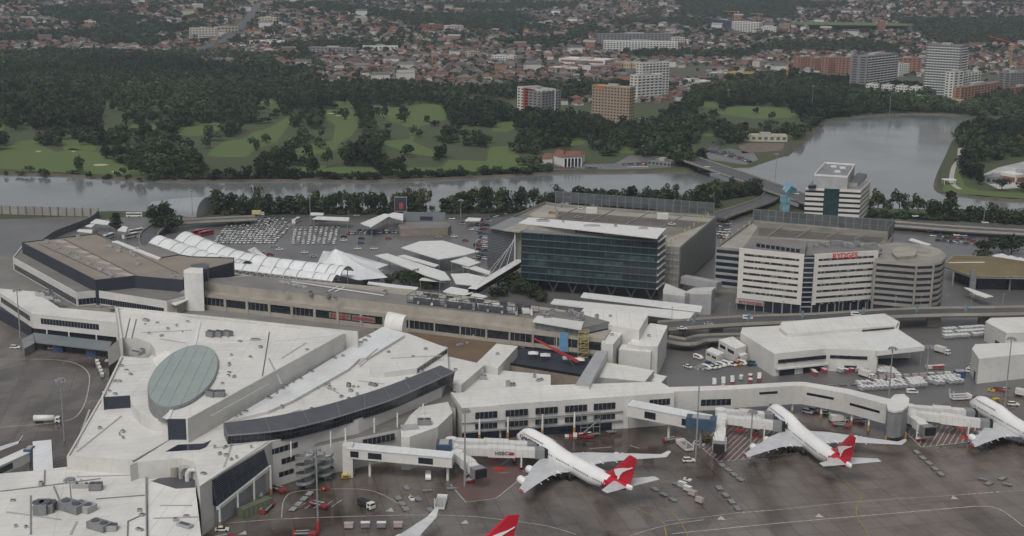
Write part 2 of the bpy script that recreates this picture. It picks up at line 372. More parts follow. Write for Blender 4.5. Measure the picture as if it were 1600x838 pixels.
def line(name, pts, w, m, z=.17, sm=True, dash=None):
    mb = MB().use(m); q = P(pts); q = smooth(q, 6) if sm and len(q) > 2 else q
    if dash:
        on, off = dash
        for i in range(len(q) - 1):
            l = hypot(q[i + 1][0] - q[i][0], q[i + 1][1] - q[i][1]); k = max(1, int(l / (on + off)))
            for j in range(k): strip(mb, [lerp(q[i], q[i + 1], j / k), lerp(q[i], q[i + 1], (j + on / (on + off)) / k)], w, z)
    else: strip(mb, q, w, z)
    return tag(mb.build(name), kind='structure')
line('apron_marking', [(1050, 835), (1100, 830), (1194, 820.6), (1300, 811), (1419, 801), (1500, 794), (1531, 792), (1562, 797), (1600, 824)], .45, m_line)
line('apron_marking', [(1040, 815), (1100, 809), (1150, 802.5), (1209, 798), (1337, 785), (1503, 774), (1600, 767)], .25, m_line)
line('apron_marking', [(1150, 802.5), (1209, 798)], .6, m_line, .19, False, (1, 1))
line('apron_marking', [(1503, 774), (1565, 769)], .6, m_line, .19, False, (1, 1))
line('apron_marking', [(1284, 724), (1344, 773), (1347, 778), (1340, 790), (1339, 806), (1359, 838)], .3, m_yel)
line('apron_marking', [(947, 772), (1028, 812), (1038, 825), (1041, 838)], .3, m_yel)
line('apron_marking', [(1000, 790), (1050, 802), (1075, 838)], .3, m_yel)
line('apron_marking', [(985, 838), (1040, 822), (1100, 813)], .35, m_line)
line('apron_marking', [(700, 806), (760, 810), (850, 822), (900, 836)], .35, m_line)
line('apron_marking', [(0, 563), (60, 562), (110, 566), (137, 582), (138, 610), (125, 645), (95, 660), (0, 668)], .4, m_line)
line('apron_marking', [(530, 690), (600, 702), (650, 730)], .3, m_line)
line('apron_marking', [(440, 810), (445, 780), (470, 768), (560, 765), (600, 775), (640, 800)], .3, m_line)
line('apron_marking', [(442, 812), (475, 810)], .5, m_line, .19, False, (1.2, 1.2))
line('apron_marking', [(320, 822), (440, 812), (620, 806), (700, 806)], .35, m_line)
line('apron_marking', [(780, 740), (850, 736)], .3, m_line, dash=(3, 3), sm=False)
line('apron_marking', [(920, 702), (985, 697), (1010, 705)], .4, m_line, dash=(5, 4), sm=False)
for k, (x, y) in enumerate([(1126, 811), (1279, 807), (1490, 779), (609, 798), (726, 817), (380, 834)]):
    c = at(x, y); s_ = 1.2
    tag(MB().use(m_line).poly([(c[0] - s_ * 1.2, c[1] - s_, .2), (c[0] + s_ * 1.2, c[1] - s_, .2), (c[0] + s_ * .3, c[1] + s_ * 1.6, .2)]).build('give_way_triangle'), kind='structure')
# parking bays painted by the baggage hall
for k in range(5):
    line('apron_marking', [(462 + k * 14, 797 - k * 1), (478 + k * 14, 786 - k * 1)], .25, m_line, .18, False)
def hatch(name, pts, ang, m1, m2, pitch=2.0, border=True):
    pts = ccw(P(pts)); c_ = ctr(pts); sheet(name, pts, m2, .15); mb = MB().use(m1); Rr = 120; a = R(ang); d = (cos(a), sin(a)); n = (-sin(a), cos(a))
    for k in range(-60, 61):
        o = (c_[0] + n[0] * k * pitch, c_[1] + n[1] * k * pitch); ts = []
        for i in range(len(pts)):
            p, q = pts[i], pts[(i + 1) % len(pts)]; ex, ey = q[0] - p[0], q[1] - p[1]; den = d[0] * ey - d[1] * ex
            if abs(den) < 1e-9: continue
            t_ = ((p[0] - o[0]) * ey - (p[1] - o[1]) * ex) / den; u = ((p[0] - o[0]) * d[1] - (p[1] - o[1]) * d[0]) / den
            if 0 <= u < 1: ts.append(t_)
        ts.sort()
        for j in range(0, len(ts) - 1, 2): strip(mb, [(o[0] + d[0] * ts[j], o[1] + d[1] * ts[j]), (o[0] + d[0] * ts[j + 1], o[1] + d[1] * ts[j + 1])], .34, .19)
    if border: strip(mb, pts + [pts[0]], .4, .20)
    tag(mb.build(name), kind='structure')
m_stand = mat('stand_red_wash', (.15, .085, .075), .4, .2, .05, col2=(.10, .075, .068))
hatch('stand_hatching', [(1136, 650), (1200, 664), (1252, 708.5), (1122, 723), (1096, 700)], 62, m_line, m_stand)
hatch('stand_hatching', [(1411, 673), (1460, 632), (1520, 645), (1527, 690), (1440, 700)], 62, m_line, m_stand)
sheet('stand_paint', P([(704, 758), (735, 704), (800, 716), (820, 745), (775, 780), (728, 786)]), m_stand, .15)
line('apron_marking', [(704, 758), (728, 786), (775, 780), (812, 750)], .4, m_line, .19, False)
# painted stand discs
for x, y in [(773, 717), (780, 733), (1143, 664), (1155, 674), (1178, 682), (1474, 652), (1501, 670), (1507, 684)]:
    c = at(x, y); tag(MB().use(m_red).sheet([(c[0] + 2.2 * cos(k * pi / 6), c[1] + 2.2 * sin(k * pi / 6)) for k in range(12)], .22).build('stand_number_disc'), kind='structure')

# ---- golf course: mown fairways (the ground plan, also used to keep the trees off them)
FAIR = [[(-20, 262), (-20, 240), (0, 236), (30, 221), (58, 218), (62, 226), (88, 238), (112, 232), (150, 238), (165, 246), (200, 262), (226, 268), (226, 273), (150, 273), (60, 268)],
        [(96, 219), (120, 218), (152, 230), (148, 236), (100, 234)], [(0, 182), (8, 184), (6, 203), (0, 204)], [(32, 182), (42, 182), (47, 198), (38, 194)],
        [(158, 162), (181, 161), (183, 172), (160, 168)], [(197, 160), (218, 160), (218, 165), (198, 165)], [(234, 156), (264, 156), (265, 167), (236, 166)],
        [(205, 194), (215, 194), (214, 206), (206, 206)], [(234, 192), (246, 194), (242, 203), (235, 202)],
        [(270, 203), (300, 197), (330, 192), (352, 190), (340, 204), (310, 213), (280, 212)], [(405, 158), (432, 154), (436, 164), (430, 172), (404, 168)],
        [(322, 244), (335, 230), (350, 222), (385, 216), (393, 208), (420, 200), (445, 186), (455, 178), (478, 174), (474, 186), (450, 198), (440, 212), (432, 224), (400, 232), (385, 246), (350, 246)],
        [(503, 172), (546, 170), (560, 180), (560, 196), (550, 212), (528, 226), (528, 234), (500, 240), (462, 242), (457, 236), (470, 230), (495, 222), (520, 220), (524, 196), (510, 186)],
        [(520, 158), (545, 158), (552, 168), (530, 168)], [(585, 165), (612, 168), (665, 162), (692, 165), (698, 186), (680, 192), (655, 198), (645, 222), (655, 226), (684, 238), (684, 246), (640, 240), (600, 226), (598, 220), (640, 218), (640, 200), (600, 186), (582, 172)],
        [(690, 262), (700, 250), (760, 252), (765, 230), (800, 228), (812, 246), (830, 256), (820, 266), (700, 270)], [(440, 262), (500, 259), (560, 262), (640, 262), (690, 262), (688, 270), (560, 272), (440, 268)],
        [(768, 192), (800, 190), (812, 198), (795, 206), (770, 206)], [(890, 216), (914, 216), (914, 226), (892, 228)], [(965, 228), (1005, 234), (1005, 240), (970, 240)],
        [(1094, 160), (1122, 158), (1122, 168), (1096, 168)], [(1108, 169), (1180, 166), (1230, 170), (1252, 176), (1246, 184), (1180, 186), (1120, 178)], [(1095, 204), (1118, 202), (1118, 212), (1102, 214)],
        [(1475, 290), (1472, 300), (1500, 303), (1600, 311), (1600, 302), (1530, 298), (1508, 292), (1502, 276), (1496, 262)], [(1230, 40), (1280, 38), (1420, 40), (1418, 48), (1260, 47)]]
FAIRW = [P(f) if f[0][1] > 50 else [atT(*p)[:2] for p in f] for f in FAIR]
m_fair = mat('mown_grass', (.082, .125, .030), .95, .2, .012, col2=(.080, .112, .034), detail=8, bump=.2)
for k, f in enumerate(FAIRW):
    if FAIR[k][0][1] > 50: sheet('fairway', f, m_fair, .06)
    else: tag(MB().use(m_fair).sheet(f, float(hill(*ctr(f))) + 8).build('sports_field'), kind='structure')
m_sand = mat('bunker_sand', (.42, .36, .27), .9, .1, .3)
for x, y, a, b_ in [(157, 258, 11, 1.6), (184, 268.5, 10, 1.2), (518, 177.5, 6, 1.1), (529, 181, 5, 1.3), (541, 184.5, 6, 1), (415, 160, 9, 1.8), (60, 237, 4, 1), (115, 237, 3, .8), (745, 194, 8, .8)]:
    c = at(x, y); s_ = hypot(c[0], c[1]) / FPX
    tag(MB().use(m_sand).sheet([(c[0] + a * s_ * cos(k * pi / 8) * (1 + .15 * sin(k * 2.1)), c[1] + b_ * 6 * s_ * sin(k * pi / 8) * (1 + .2 * sin(k * 3))) for k in range(16)], .11).build('sand_bunker'), kind='structure')
m_bank = mat('river_bank_soil', (.095, .078, .06), .95, .25, .06)
for pts in ([(-100, 268), (0, 270.5), (100, 273), (228, 281), (330, 282), (480, 281), (560, 283), (700, 278), (790, 274), (850, 270), (960, 268.5), (1075, 267)],
            [(1230, 242), (1262, 217), (1275, 204), (1290, 191), (1340, 182), (1420, 177), (1500, 179)], [(1466, 269), (1461, 289), (1470, 299.5), (1500, 303.5), (1550, 310.5), (1600, 312.5)]):
    mb = MB().use(m_bank); q = smooth(P(pts), 6); L_, R_ = strip(MB(), q, 4, 0)
    for i in range(len(q) - 1): mb.poly([(*R_[i], -1.9), (*R_[i + 1], -1.9), (*L_[i + 1], .25), (*L_[i], .25)])
    tag(mb.build('river_bank'), kind='structure')
# a gravel path on the point, the main roads of the suburb
m_path = mat('pale_path', (.38, .36, .33), .9, .1, .2)
tag(strip_o := MB().use(m_path), None) if False else None
def road(name, pts, w, m, z=.1, terr=False, n=6):
    if terr:
        q = smooth([atT(*p)[:2] for p in pts], n); zz = [float(hill(*p)) + .9 for p in q]
    else: q = smooth(P(pts), n); zz = [z] * len(q)
    mb = MB().use(m); strip(mb, q, w, zz); return tag(mb.build(name), kind='structure')
road('footpath', [(1500, 232), (1498, 250), (1490, 262), (1487, 285), (1500, 296)], 4, m_path, .1)
road('road', [(-20, 152), (60, 148), (130, 143), (200, 138), (260, 136)], 14, m_road, .1)
road('road', [(268, 100), (300, 84), (330, 70), (355, 62), (372, 45), (392, 25), (405, 8), (410, 0)], 22, m_road, terr=True)
road('road', [(1440, 85), (1470, 95), (1500, 112), (1540, 118)], 18, m_road, terr=True)
road('road', [(480, 122), (520, 130), (560, 136)], 16, m_road, .1)
road('park_road', [(960, 196), (1010, 186), (1060, 186)], 16, m_road, .1)
road('park_road', [(1070, 208), (1100, 198), (1140, 200), (1128, 214), (1120, 226), (1110, 238)], 10, m_road, .12)
sheet('car_park_surface', P([(850, 258), (960, 256), (985, 243), (1040, 245), (1045, 262), (1000, 265), (850, 266)]), m_asph, .12)
sheet('car_park_surface', P([(1100, 240), (1140, 232), (1178, 240), (1185, 250), (1165, 258), (1110, 250)]), m_asph, .12)
sheet('car_park_surface', P([(955, 192), (1060, 183), (1065, 190), (960, 202)]), m_asph, .13)
sheet('gravel_yard', P([(1152, 224), (1226, 224), (1222, 236), (1160, 240)]), mat('brown_gravel', (.15, .115, .09), .95, .15, .1), .12)
# ================================================================== TREES
def leafmat(name, c1, c2, tone=True):
    m = mat(name, c1, .85, .2, .35, col2=c2, spec=.15, detail=4)
    t = m.node_tree; N = t.nodes; L = t.links; b = N['Principled BSDF']; src = b.inputs['Base Color'].links[0].from_socket
    x = N.new('ShaderNodeMix'); x.data_type = 'RGBA'; x.blend_type = 'MULTIPLY'; x.inputs[0].default_value = 1; L.new(src, x.inputs[6])
    if tone: a = N.new('ShaderNodeAttribute'); a.attribute_name = 'tone'; L.new(a.outputs['Color'], x.inputs[7])
    else:
        o = N.new('ShaderNodeObjectInfo'); cr = N.new('ShaderNodeValToRGB'); L.new(o.outputs['Random'], cr.inputs[0])
        e = cr.color_ramp.elements; e[0].color = (.75, .8, .8, 1); e[1].color = (1.9, 1.7, 1.3, 1); q = e.new(.5); q.color = (1, 1, 1, 1); L.new(cr.outputs[0], x.inputs[7])
    L.new(x.outputs[2], b.inputs['Base Color']); return m
m_leaf = leafmat('dark_foliage', (.016, .027, .013), (.032, .044, .021), False)
m_leaf2 = leafmat('olive_foliage', (.026, .038, .016), (.048, .054, .028), False)
m_wood_leaf = leafmat('woodland_foliage', (.016, .027, .013), (.031, .043, .021), True)
m_bark = mat('bark', (.11, .09, .07), .9, .2, 2)
rs = np.random.RandomState(3)
def crown(kind, n, q):
    """n leaf clumps of half-size q over the lobes of a crown one unit high (0..1), about one unit wide"""
    if kind == 'round': lobes = [(rs.uniform(-.26, .26), rs.uniform(-.26, .26), rs.uniform(.25, .78), rs.uniform(.16, .27)) for _ in range(13)] + [(0, 0, .6, .32)]
    elif kind == 'tall': lobes = [(rs.uniform(-.13, .13) * (1.3 - h), rs.uniform(-.13, .13) * (1.3 - h), h, rs.uniform(.10, .17)) for h in np.linspace(.2, .88, 11)]
    elif kind == 'open': lobes = [(.36 * cos(a) * rs.uniform(.4, 1), .36 * sin(a) * rs.uniform(.4, 1), rs.uniform(.45, .85), rs.uniform(.11, .19)) for a in np.linspace(0, 12, 12)]
    elif kind == 'wide': lobes = [(.5 * cos(a) * rs.uniform(.2, 1), .5 * sin(a) * rs.uniform(.2, 1), rs.uniform(.4, .72), rs.uniform(.17, .27)) for a in np.linspace(0, 12.5, 13)]
    else: lobes = [(rs.uniform(-.35, .35), rs.uniform(-.35, .35), rs.uniform(.2, .6), rs.uniform(.2, .36)) for _ in range(7)]   # shrub
    lobes = np.array(lobes); pr = lobes[:, 3] ** 2; k = rs.choice(len(lobes), n, p=pr / pr.sum()); l = lobes[k]
    d = rs.normal(size=(n, 3)); d[:, 2] += .35; d /= np.linalg.norm(d, axis=1)[:, None]
    r = l[:, 3:4] * rs.uniform(.7, 1.12, (n, 1)); c = l[:, :3] + d * r
    nn = d + rs.normal(size=(n, 3)) * .45; nn /= np.linalg.norm(nn, axis=1)[:, None]
    u = np.cross(nn, rs.normal(size=(n, 3))); u /= np.linalg.norm(u, axis=1)[:, None]; v = np.cross(nn, u)
    s = q * rs.uniform(.6, 1.4, (n, 1)); e = rs.uniform(.55, 1.2, (n, 4, 1))
    V = np.stack([c - u * s * e[:, 0], c - v * s * e[:, 1], c + u * s * e[:, 2], c + v * s * e[:, 3]], 1)
    return V.reshape(-1, 3)
def trunk_mb(h=1.0, r=.03):
    mb = MB().use(m_bark); mb.tube((0, 0, -.01), (0, 0, .45), r, r * .6, 7, False)
    for k in range(4):
        a = k * 1.7; mb.tube((0, 0, .3 + .04 * k), (.22 * cos(a), .22 * sin(a), .6 + .03 * k), r * .5, r * .2, 5, False)
    return mb
TREES = {}
def tree_meshes(kind, n, q, lm, seeds):
    out = []
    for _ in range(seeds):
        V = crown(kind, n, q); F = np.arange(len(V)).reshape(-1, 4); o = fast_mesh('crown', V, F, [lm]); t = trunk_mb().build('trunk'); out.append((o.data, t.data))
        bpy.data.objects.remove(o); bpy.data.objects.remove(t)
    return out
for kd, n, q, lm in (('round', 520, .055, m_leaf), ('tall', 480, .045, m_leaf), ('open', 420, .05, m_leaf2), ('wide', 560, .058, m_leaf), ('shrub', 260, .085, m_leaf2)):
    TREES[kd] = tree_meshes(kd, n, q, lm, 4)
NT = [0]
def tree(x, y, h, wd, kind, label, group, z=0.0, name=None, cat='tree'):
    cm, tm = random.choice(TREES[kind]); NT[0] += 1
    r = thing(name or {'round': 'tree', 'tall': 'she_oak_tree', 'open': 'gum_tree', 'wide': 'fig_tree', 'shrub': 'shrub'}[kind], label, cat, (x, y, z), group, random.uniform(0, 6.28))
    k = wd if kind != 'tall' else wd * 2.1
    r.scale = (k, k, h)
    for nm, me in (('crown', cm), ('trunk', tm)):
        o = bpy.data.objects.new(nm, me); COL.objects.link(o); o.parent = r
    return r
# ---- rows along the near bank, each tree its own thing: (photo x, y of its foot, height, width, kind)
def row(pts, labels, group):
    for k, (x, y, h, wd, kd) in enumerate(pts):
        c = at(x, y); tree(c[0], c[1], h, wd, kd, labels(k, x), group)
rr = random.Random(5)
row1 = []
for x in np.arange(338, 664, 10.5):
    if 540 < x < 548: continue
    row1.append((x + rr.uniform(-3, 3), 333 + rr.uniform(-2, 2), rr.uniform(13, 19) - (4 if 430 < x < 445 else 0), rr.uniform(8, 13), rr.choice(['tall', 'round', 'open', 'round'])))
row1 += [(244, 349, 13, 15, 'round'), (262, 344, 14, 14, 'round'), (265, 362, 12, 20, 'wide'), (183, 362, 13, 9, 'tall'), (237, 345, 11, 11, 'round'), (642, 331, 17, 16, 'round'), (655, 331, 14, 13, 'round'), (622, 331, 12, 12, 'round'), (675, 330, 5, 4, 'shrub')]
row(row1, lambda k, x: 'dark green tree on the near river bank %s' % ('behind the rental car rows' if 330 < x < 540 else 'beside the tall advertising screen' if x > 540 else 'near the arched grey hangar'), 'trees along the near river bank')
row2 = [(x + rr.uniform(-4, 4), 330 + rr.uniform(-2, 3), rr.uniform(10, 16) + (3 if x > 730 else 0), rr.uniform(9, 14), rr.choice(['round', 'tall', 'open'])) for x in np.arange(694, 868, 10)]
row(row2, lambda k, x: 'dark green tree on the bank left of the multi-storey car park', 'trees along the near river bank')
row3 = [(x + rr.uniform(-4, 4), 325 + rr.uniform(-3, 4), rr.uniform(13, 18), rr.uniform(10, 15), rr.choice(['round', 'tall', 'open'])) for x in np.arange(872, 1122, 10.5)]
row3 += [(x, 306 + rr.uniform(-4, 4), rr.uniform(9, 14), 13, 'round') for x in range(1100, 1185, 9)] + [(1128, 312, 12, 14, 'round'), (1150, 309, 12, 14, 'open')]
row(row3, lambda k, x: 'dark green tree behind the glass screened car park roof' if x < 1095 else 'bushy tree in the bend of the road below the bridge', 'trees along the near river bank')
row4 = [(1352, 333, 11, 14, 'wide'), (1371, 336, 20, 16, 'open'), (1404, 338, 19, 17, 'open'), (1434, 340, 18, 16, 'open'), (1466, 343, 17, 15, 'wide'), (1482, 342, 21, 14, 'tall'), (1455, 341, 13, 11, 'round'), (1520, 345, 12, 16, 'wide'), (1549, 347, 14, 14, 'round'), (1562, 347, 11, 14, 'wide'), (1590, 349, 11, 17, 'wide'), (1610, 349, 12, 15, 'wide'), (1385, 336, 12, 10, 'open'), (1418, 338, 11, 10, 'open'), (1500, 344, 9, 10, 'shrub'),
        (1540, 397, 11, 14, 'wide'), (1580, 398, 14, 17, 'wide'), (1567, 394, 10, 12, 'round'), (1535, 404, 7, 10, 'shrub')]
row(row4, lambda k, x: 'spreading tree on the lake shore behind the dark road' if k < 15 else 'round tree behind the brown flat roof at the right edge', 'trees along the lake shore')
row5 = [(610, 448, 7, 9, 'round'), (628, 443, 8, 12, 'wide'), (640, 446, 9, 13, 'wide'), (655, 444, 7, 10, 'round'), (665, 450, 6, 9, 'shrub'), (586, 441, 7, 8, 'round'), (570, 438, 6, 7, 'shrub'), (680, 447, 6, 8, 'round')]
row(row5, lambda k, x: 'small green tree between the white canopies and the terminal', 'garden trees behind the terminal')
row6 = [(x, y, h, w_, k) for x, y, h, w_, k in [(796, 455, 11, 14, 'wide'), (812, 460, 10, 13, 'round'), (832, 466, 9, 11, 'round'), (846, 471, 7, 9, 'shrub'), (808, 448, 9, 12, 'round'), (780, 464, 7, 9, 'shrub'), (822, 455, 8, 9, 'round')]]
row(row6, lambda k, x: 'green tree under the glass office block beside the cable footbridge', 'garden trees by the glass office')
# ---- golf course and park trees
treezone = P([(-200, 276), (-200, 84), (480, 90), (520, 120), (600, 128), (640, 150), (760, 160), (840, 186), (960, 196), (1060, 170), (1080, 148), (1230, 122), (1330, 132), (1500, 140), (1600, 140), (1700, 160), (1700, 310), (1400, 176), (1290, 186), (1240, 226), (1170, 258), (1075, 262), (850, 264), (560, 280), (230, 278), (60, 270)])
right = P([(1484, 250), (1500, 205), (1560, 196), (1760, 196), (1760, 308), (1600, 308), (1535, 300), (1500, 290), (1480, 285)])
KEEP = [P(q) for q in ([(840, 235), (925, 235), (960, 252), (1050, 243), (1050, 268), (840, 268)], [(795, 130), (885, 130), (885, 186), (795, 186)], [(915, 130), (995, 130), (995, 198), (915, 198)], [(985, 150), (1055, 145), (1055, 165), (985, 165)], [(1055, 225), (1240, 235), (1260, 320), (1140, 290)],
                       [(1100, 228), (1140, 226), (1190, 238), (1180, 258), (1090, 250)], [(1158, 214), (1240, 212), (1234, 234), (1165, 240)], [(1480, 230), (1510, 232), (1500, 262), (1504, 292), (1475, 296)], [(1515, 262), (1610, 240), (1610, 298), (1540, 298)], [(1420, 130), (1540, 130), (1520, 172), (1480, 170)], [(950, 183), (1066, 183), (1062, 198), (950, 204)], [(300, 96), (460, 96), (560, 140), (480, 138)],
                       [(-20, 156), (130, 147), (262, 139), (262, 133), (130, 139), (-20, 148)], [(470, 105), (620, 122), (600, 140), (480, 132)])]
def clear(p):
    return any(inside(p, f) for f in FAIRW) or any(inside(p, f) for f in KEEP)
RIV = river
cell = 8.2; cand = []; grid = {}
xmin, xmax = -1250, 1350
rg = np.random.RandomState(11)
nz = lambda x, y: sin(x / 61 + 1.3 * sin(y / 47)) + sin(y / 53 + 1.7 * sin(x / 83))
def inm(X, Y, poly):
    c = np.zeros(X.shape, bool); n = len(poly)
    for i in range(n):
        ax, ay = poly[i]; bx, by = poly[(i + 1) % n]
        c ^= ((ay > Y) != (by > Y)) & (X < (bx - ax) * (Y - ay) / (by - ay + 1e-12) + ax)
    return c
def anym(X, Y, polys):
    c = np.zeros(X.shape, bool)
    for q in polys: c |= inm(X, Y, q)
    return c
GXc, GYc = np.meshgrid(np.arange(xmin, xmax, cell), np.arange(1040, 3000, cell)); GXc = (GXc + rg.uniform(-3.4, 3.4, GXc.shape)).ravel(); GYc = (GYc + rg.uniform(-3.4, 3.4, GYc.shape)).ravel()
ok = (np.abs(GXc) < GYc * .45 + 20) & anym(GXc, GYc, [treezone, right]) & ~inm(GXc, GYc, RIV) & ~anym(GXc, GYc, KEEP)
fw = anym(GXc, GYc, FAIRW)
for hh, dx in ((5, 0), (10, -6), (10, 6), (14, 0), (17, -5), (17, 5)): fw |= anym((GXc + dx) * CH / (CH - hh), GYc * CH / (CH - hh), FAIRW)
rn = rg.rand(len(GXc)); ok &= ~fw | (rn < .06)
for x, y in zip(GXc[ok], GYc[ok]):
    if y < 1420 and x < 90 and nz(x * 1.9, y * 1.9) < -.25: continue
    if rg.rand() < (.55 if nz(x, y) < -.6 else .13): continue
    cand.append((float(x), float(y), rg.uniform(6, 16) + (2 if nz(x * 1.3, y) > 0 else -1), rg.uniform(8, 16)))
# bushes on the far bank
for k in range(95):
    px = rg.uniform(0, 860); yb = np.interp(px, [0, 100, 228, 330, 480, 560, 700, 790, 850], [270, 272, 280, 281, 280, 282, 277, 273, 269]) - rg.uniform(.2, 2.5)
    if (px < 226) and rg.rand() < .75: continue
    c = at(px, yb); cand.append((c[0], c[1], rg.uniform(3, 9), rg.uniform(6, 12)))
front = sorted(cand, key=lambda c: -(c[2] * c[3]) / (c[1] ** 2))
NIND = max(0, 296 - NT[0])
kinds = ['round', 'wide', 'round', 'open', 'tall']
for x, y, h, wd in front[:NIND]:
    px, py = px_of((x, y, 0)); kd = kinds[int(rg.randint(5))] if h > 7 else 'shrub'
    side = 'on the far bank of the river' if py > 262 else 'in the park beside the lake' if px > 1000 else 'on the golf course among the mown fairways'
    tree(x, y, h, wd, kd, ('large ' if h > 14 else 'low ' if h < 8 else '') + {'round': 'rounded dark tree ', 'wide': 'spreading dark tree ', 'open': 'olive green loose tree ', 'tall': 'narrow dark tree ', 'shrub': 'olive shrub '}[kd] + side, 'trees of the golf course and park', name='shrub' if kd == 'shrub' else None, cat='shrub' if kd == 'shrub' else 'tree')
rest = front[NIND:]
def woodland(name, items, nv, nq, q, seeds=8):
    vs = [crown(random.choice(['round', 'wide', 'open', 'round']), nq, q) for _ in range(seeds)]
    Vs, T = [], []
    for x, y, z, h, wd, tone in items:
        v = vs[rs.randint(seeds)]; a = rs.uniform(0, 6.28); ca, sa = cos(a), sin(a)
        Vs.append(np.stack([x + (v[:, 0] * ca - v[:, 1] * sa) * wd, y + (v[:, 0] * sa + v[:, 1] * ca) * wd, z + v[:, 2] * h], 1)); T.append(np.tile((*tone, 1), (len(v) // 4, 1)))
    V = np.concatenate(Vs); F = np.arange(len(V)).reshape(-1, 4)
    return tag(fast_mesh(name, V, F, [m_wood_leaf], tone=np.concatenate(T)), 'mass of dark green trees filling the golf course and the suburb', name.replace('_', ' ').split(' ')[-1], kind='stuff')
def tone():
    k = rs.uniform(.7, 2.0); w_ = rs.uniform(-.1, .14); return (k * (1 + w_), k, k * (1 - w_ * .5))
o = woodland('park_woodland', [(x, y, 0, h, wd, tuple(c * (1 + .28 * nz(y * .7, x * .6)) for c in tone())) for x, y, h, wd in rest], 0, 120, .11)

ug = []
for a, b, n in (((336, 334), (664, 333), 150), ((690, 332), (868, 332), 90), ((868, 328), (1122, 324), 130), ((1100, 318), (1186, 300), 60), ((1355, 338), (1640, 352), 120), ((0, 271), (228, 281), 12), ((228, 281), (860, 270), 120)):
    for _ in range(n): u = rs.rand(); c = at(a[0] + (b[0] - a[0]) * u, a[1] + (b[1] - a[1]) * u + rs.uniform(-2, 2)); ug.append((c[0], c[1], -1, rs.uniform(2.5, 6), rs.uniform(5, 9), tone()))
o = woodland('river_undergrowth', ug, 0, 110, .12); o['label'] = 'low dark scrub along both river banks under the trees'
# ================================================================== SUBURB: houses and street trees on the hills
def tonemat(name, rough, spec=.3):
    m = mat(name, (1, 1, 1), rough, .1, .5, spec=spec); t = m.node_tree; N = t.nodes; L = t.links; b = N['Principled BSDF']; src = b.inputs['Base Color'].links[0].from_socket
    x = N.new('ShaderNodeMix'); x.data_type = 'RGBA'; x.blend_type = 'MULTIPLY'; x.inputs[0].default_value = 1; a = N.new('ShaderNodeAttribute'); a.attribute_name = 'tone'
    L.new(src, x.inputs[6]); L.new(a.outputs['Color'], x.inputs[7]); L.new(x.outputs[2], b.inputs['Base Color']); return m
m_hroof = tonemat('house_roof_tiles', .8); 
ROOFC = [tuple(.5 * c + .12 * sum(q) / 3 + .014 for c in q) for q in [(.30, .095, .05), (.24, .08, .05), (.20, .085, .06), (.34, .12, .06), (.26, .105, .07), (.13, .07, .055), (.16, .15, .145), (.12, .12, .125), (.22, .2, .185), (.42, .41, .4), (.09, .085, .085), (.28, .13, .09)]]
ROOFN = ['orange tiled', 'red tiled', 'dull red tiled', 'bright orange tiled', 'faded red tiled', 'dark brown tiled', 'grey tiled', 'slate grey', 'pale grey', 'white metal', 'charcoal tiled', 'salmon tiled']
WALLC = [(.42, .38, .31), (.50, .48, .44), (.24, .13, .09), (.33, .30, .25), (.55, .54, .52), (.30, .17, .12)]
WALLN = ['cream', 'pale', 'red brick', 'tan', 'white', 'brown brick']
SUBW = [[atT(*p)[:2] for p in q] for q in (
    [(1230, 38), (1300, 36), (1430, 38), (1430, 50), (1250, 50)],)]
woods = [[atT(*p)[:2] for p in q] for q in ([(-60, 98), (-60, 140), (480, 140), (500, 112), (420, 108), (330, 112), (250, 96), (190, 100), (140, 84), (60, 86)], [(60, 20), (150, 24), (230, 30), (200, 42), (100, 36)],
    [(600, 28), (740, 24), (800, 22), (830, 34), (780, 50), (660, 46)], [(1060, 0), (1240, 4), (1240, 32), (1060, 26)], [(1400, 34), (1600, 30), (1600, 70), (1470, 70)], [(930, 52), (930, 40), (880, 60), (760, 66), (860, 78)],
    [(980, 84), (1180, 84), (1180, 92), (980, 92)], [(1120, 128), (1240, 118), (1360, 118), (1420, 138), (1320, 145)], [(540, 132), (700, 140), (700, 152), (560, 150)], [(300, 112), (420, 96), (470, 118), (400, 130)], [(1280, 112), (1420, 122), (1420, 138), (1280, 128)], [(140, 58), (260, 62), (240, 74), (150, 72)])]
BIG = []   # footprints of larger buildings: no houses there (x, y, radius)
for x, y, r in [(318, 58, 30), (640, 60, 25), (785, 92, 40), (900, 100, 60), (1000, 75, 75), (1180, 50, 60), (1300, 120, 60), (1290, 100, 45), (1380, 112, 55), (1470, 128, 55), (1530, 140, 50), (1150, 120, 40), (1590, 120, 40), (1020, 150, 25), (480, 60, 18), (580, 80, 30), (1020, 110, 60), (430, 65, 18), (1060, 118, 70), (1100, 108, 40), (900, 150, 20), (850, 170, 45), (955, 170, 45), (780, 155, 10), (1190, 72, 30), (1100, 70, 30), (1230, 100, 40), (690, 105, 10), (1200, 110, 30), (360, 40, 15), (1240, 60, 20), (1350, 60, 20)]:
    c = atT(x, y); BIG.append((c[0], c[1], r))
hz = np.random.RandomState(21); houses = []; strees = []
sub_front = P([(-700, 96), (250, 96), (480, 128), (640, 142), (770, 155), (880, 166), (1060, 158), (1100, 148), (1230, 120), (1420, 120), (1500, 118), (1800, 118)])
fx = np.array([p[0] for p in sub_front]); fy = np.array([p[1] for p in sub_front]); od = np.argsort(fx); fx = fx[od]; fy = fy[od]
UU, VV_ = np.meshgrid(np.arange(-2300, 2300, 17.5), np.arange(1400, 5200, 17.0)); rowI = (VV_ / 17.0).astype(int).ravel() % 3; UU = UU.ravel(); VV_ = VV_.ravel()
X = UU + hz.uniform(-1.5, 1.5, UU.shape); Y = VV_ + UU * .14 + hz.uniform(-2, 2, UU.shape)
ok = (Y > 1400) & (np.abs(X) < Y * .43 + 20) & (Y > np.interp(X, fx, fy)) & ~anym(X, Y, SUBW)
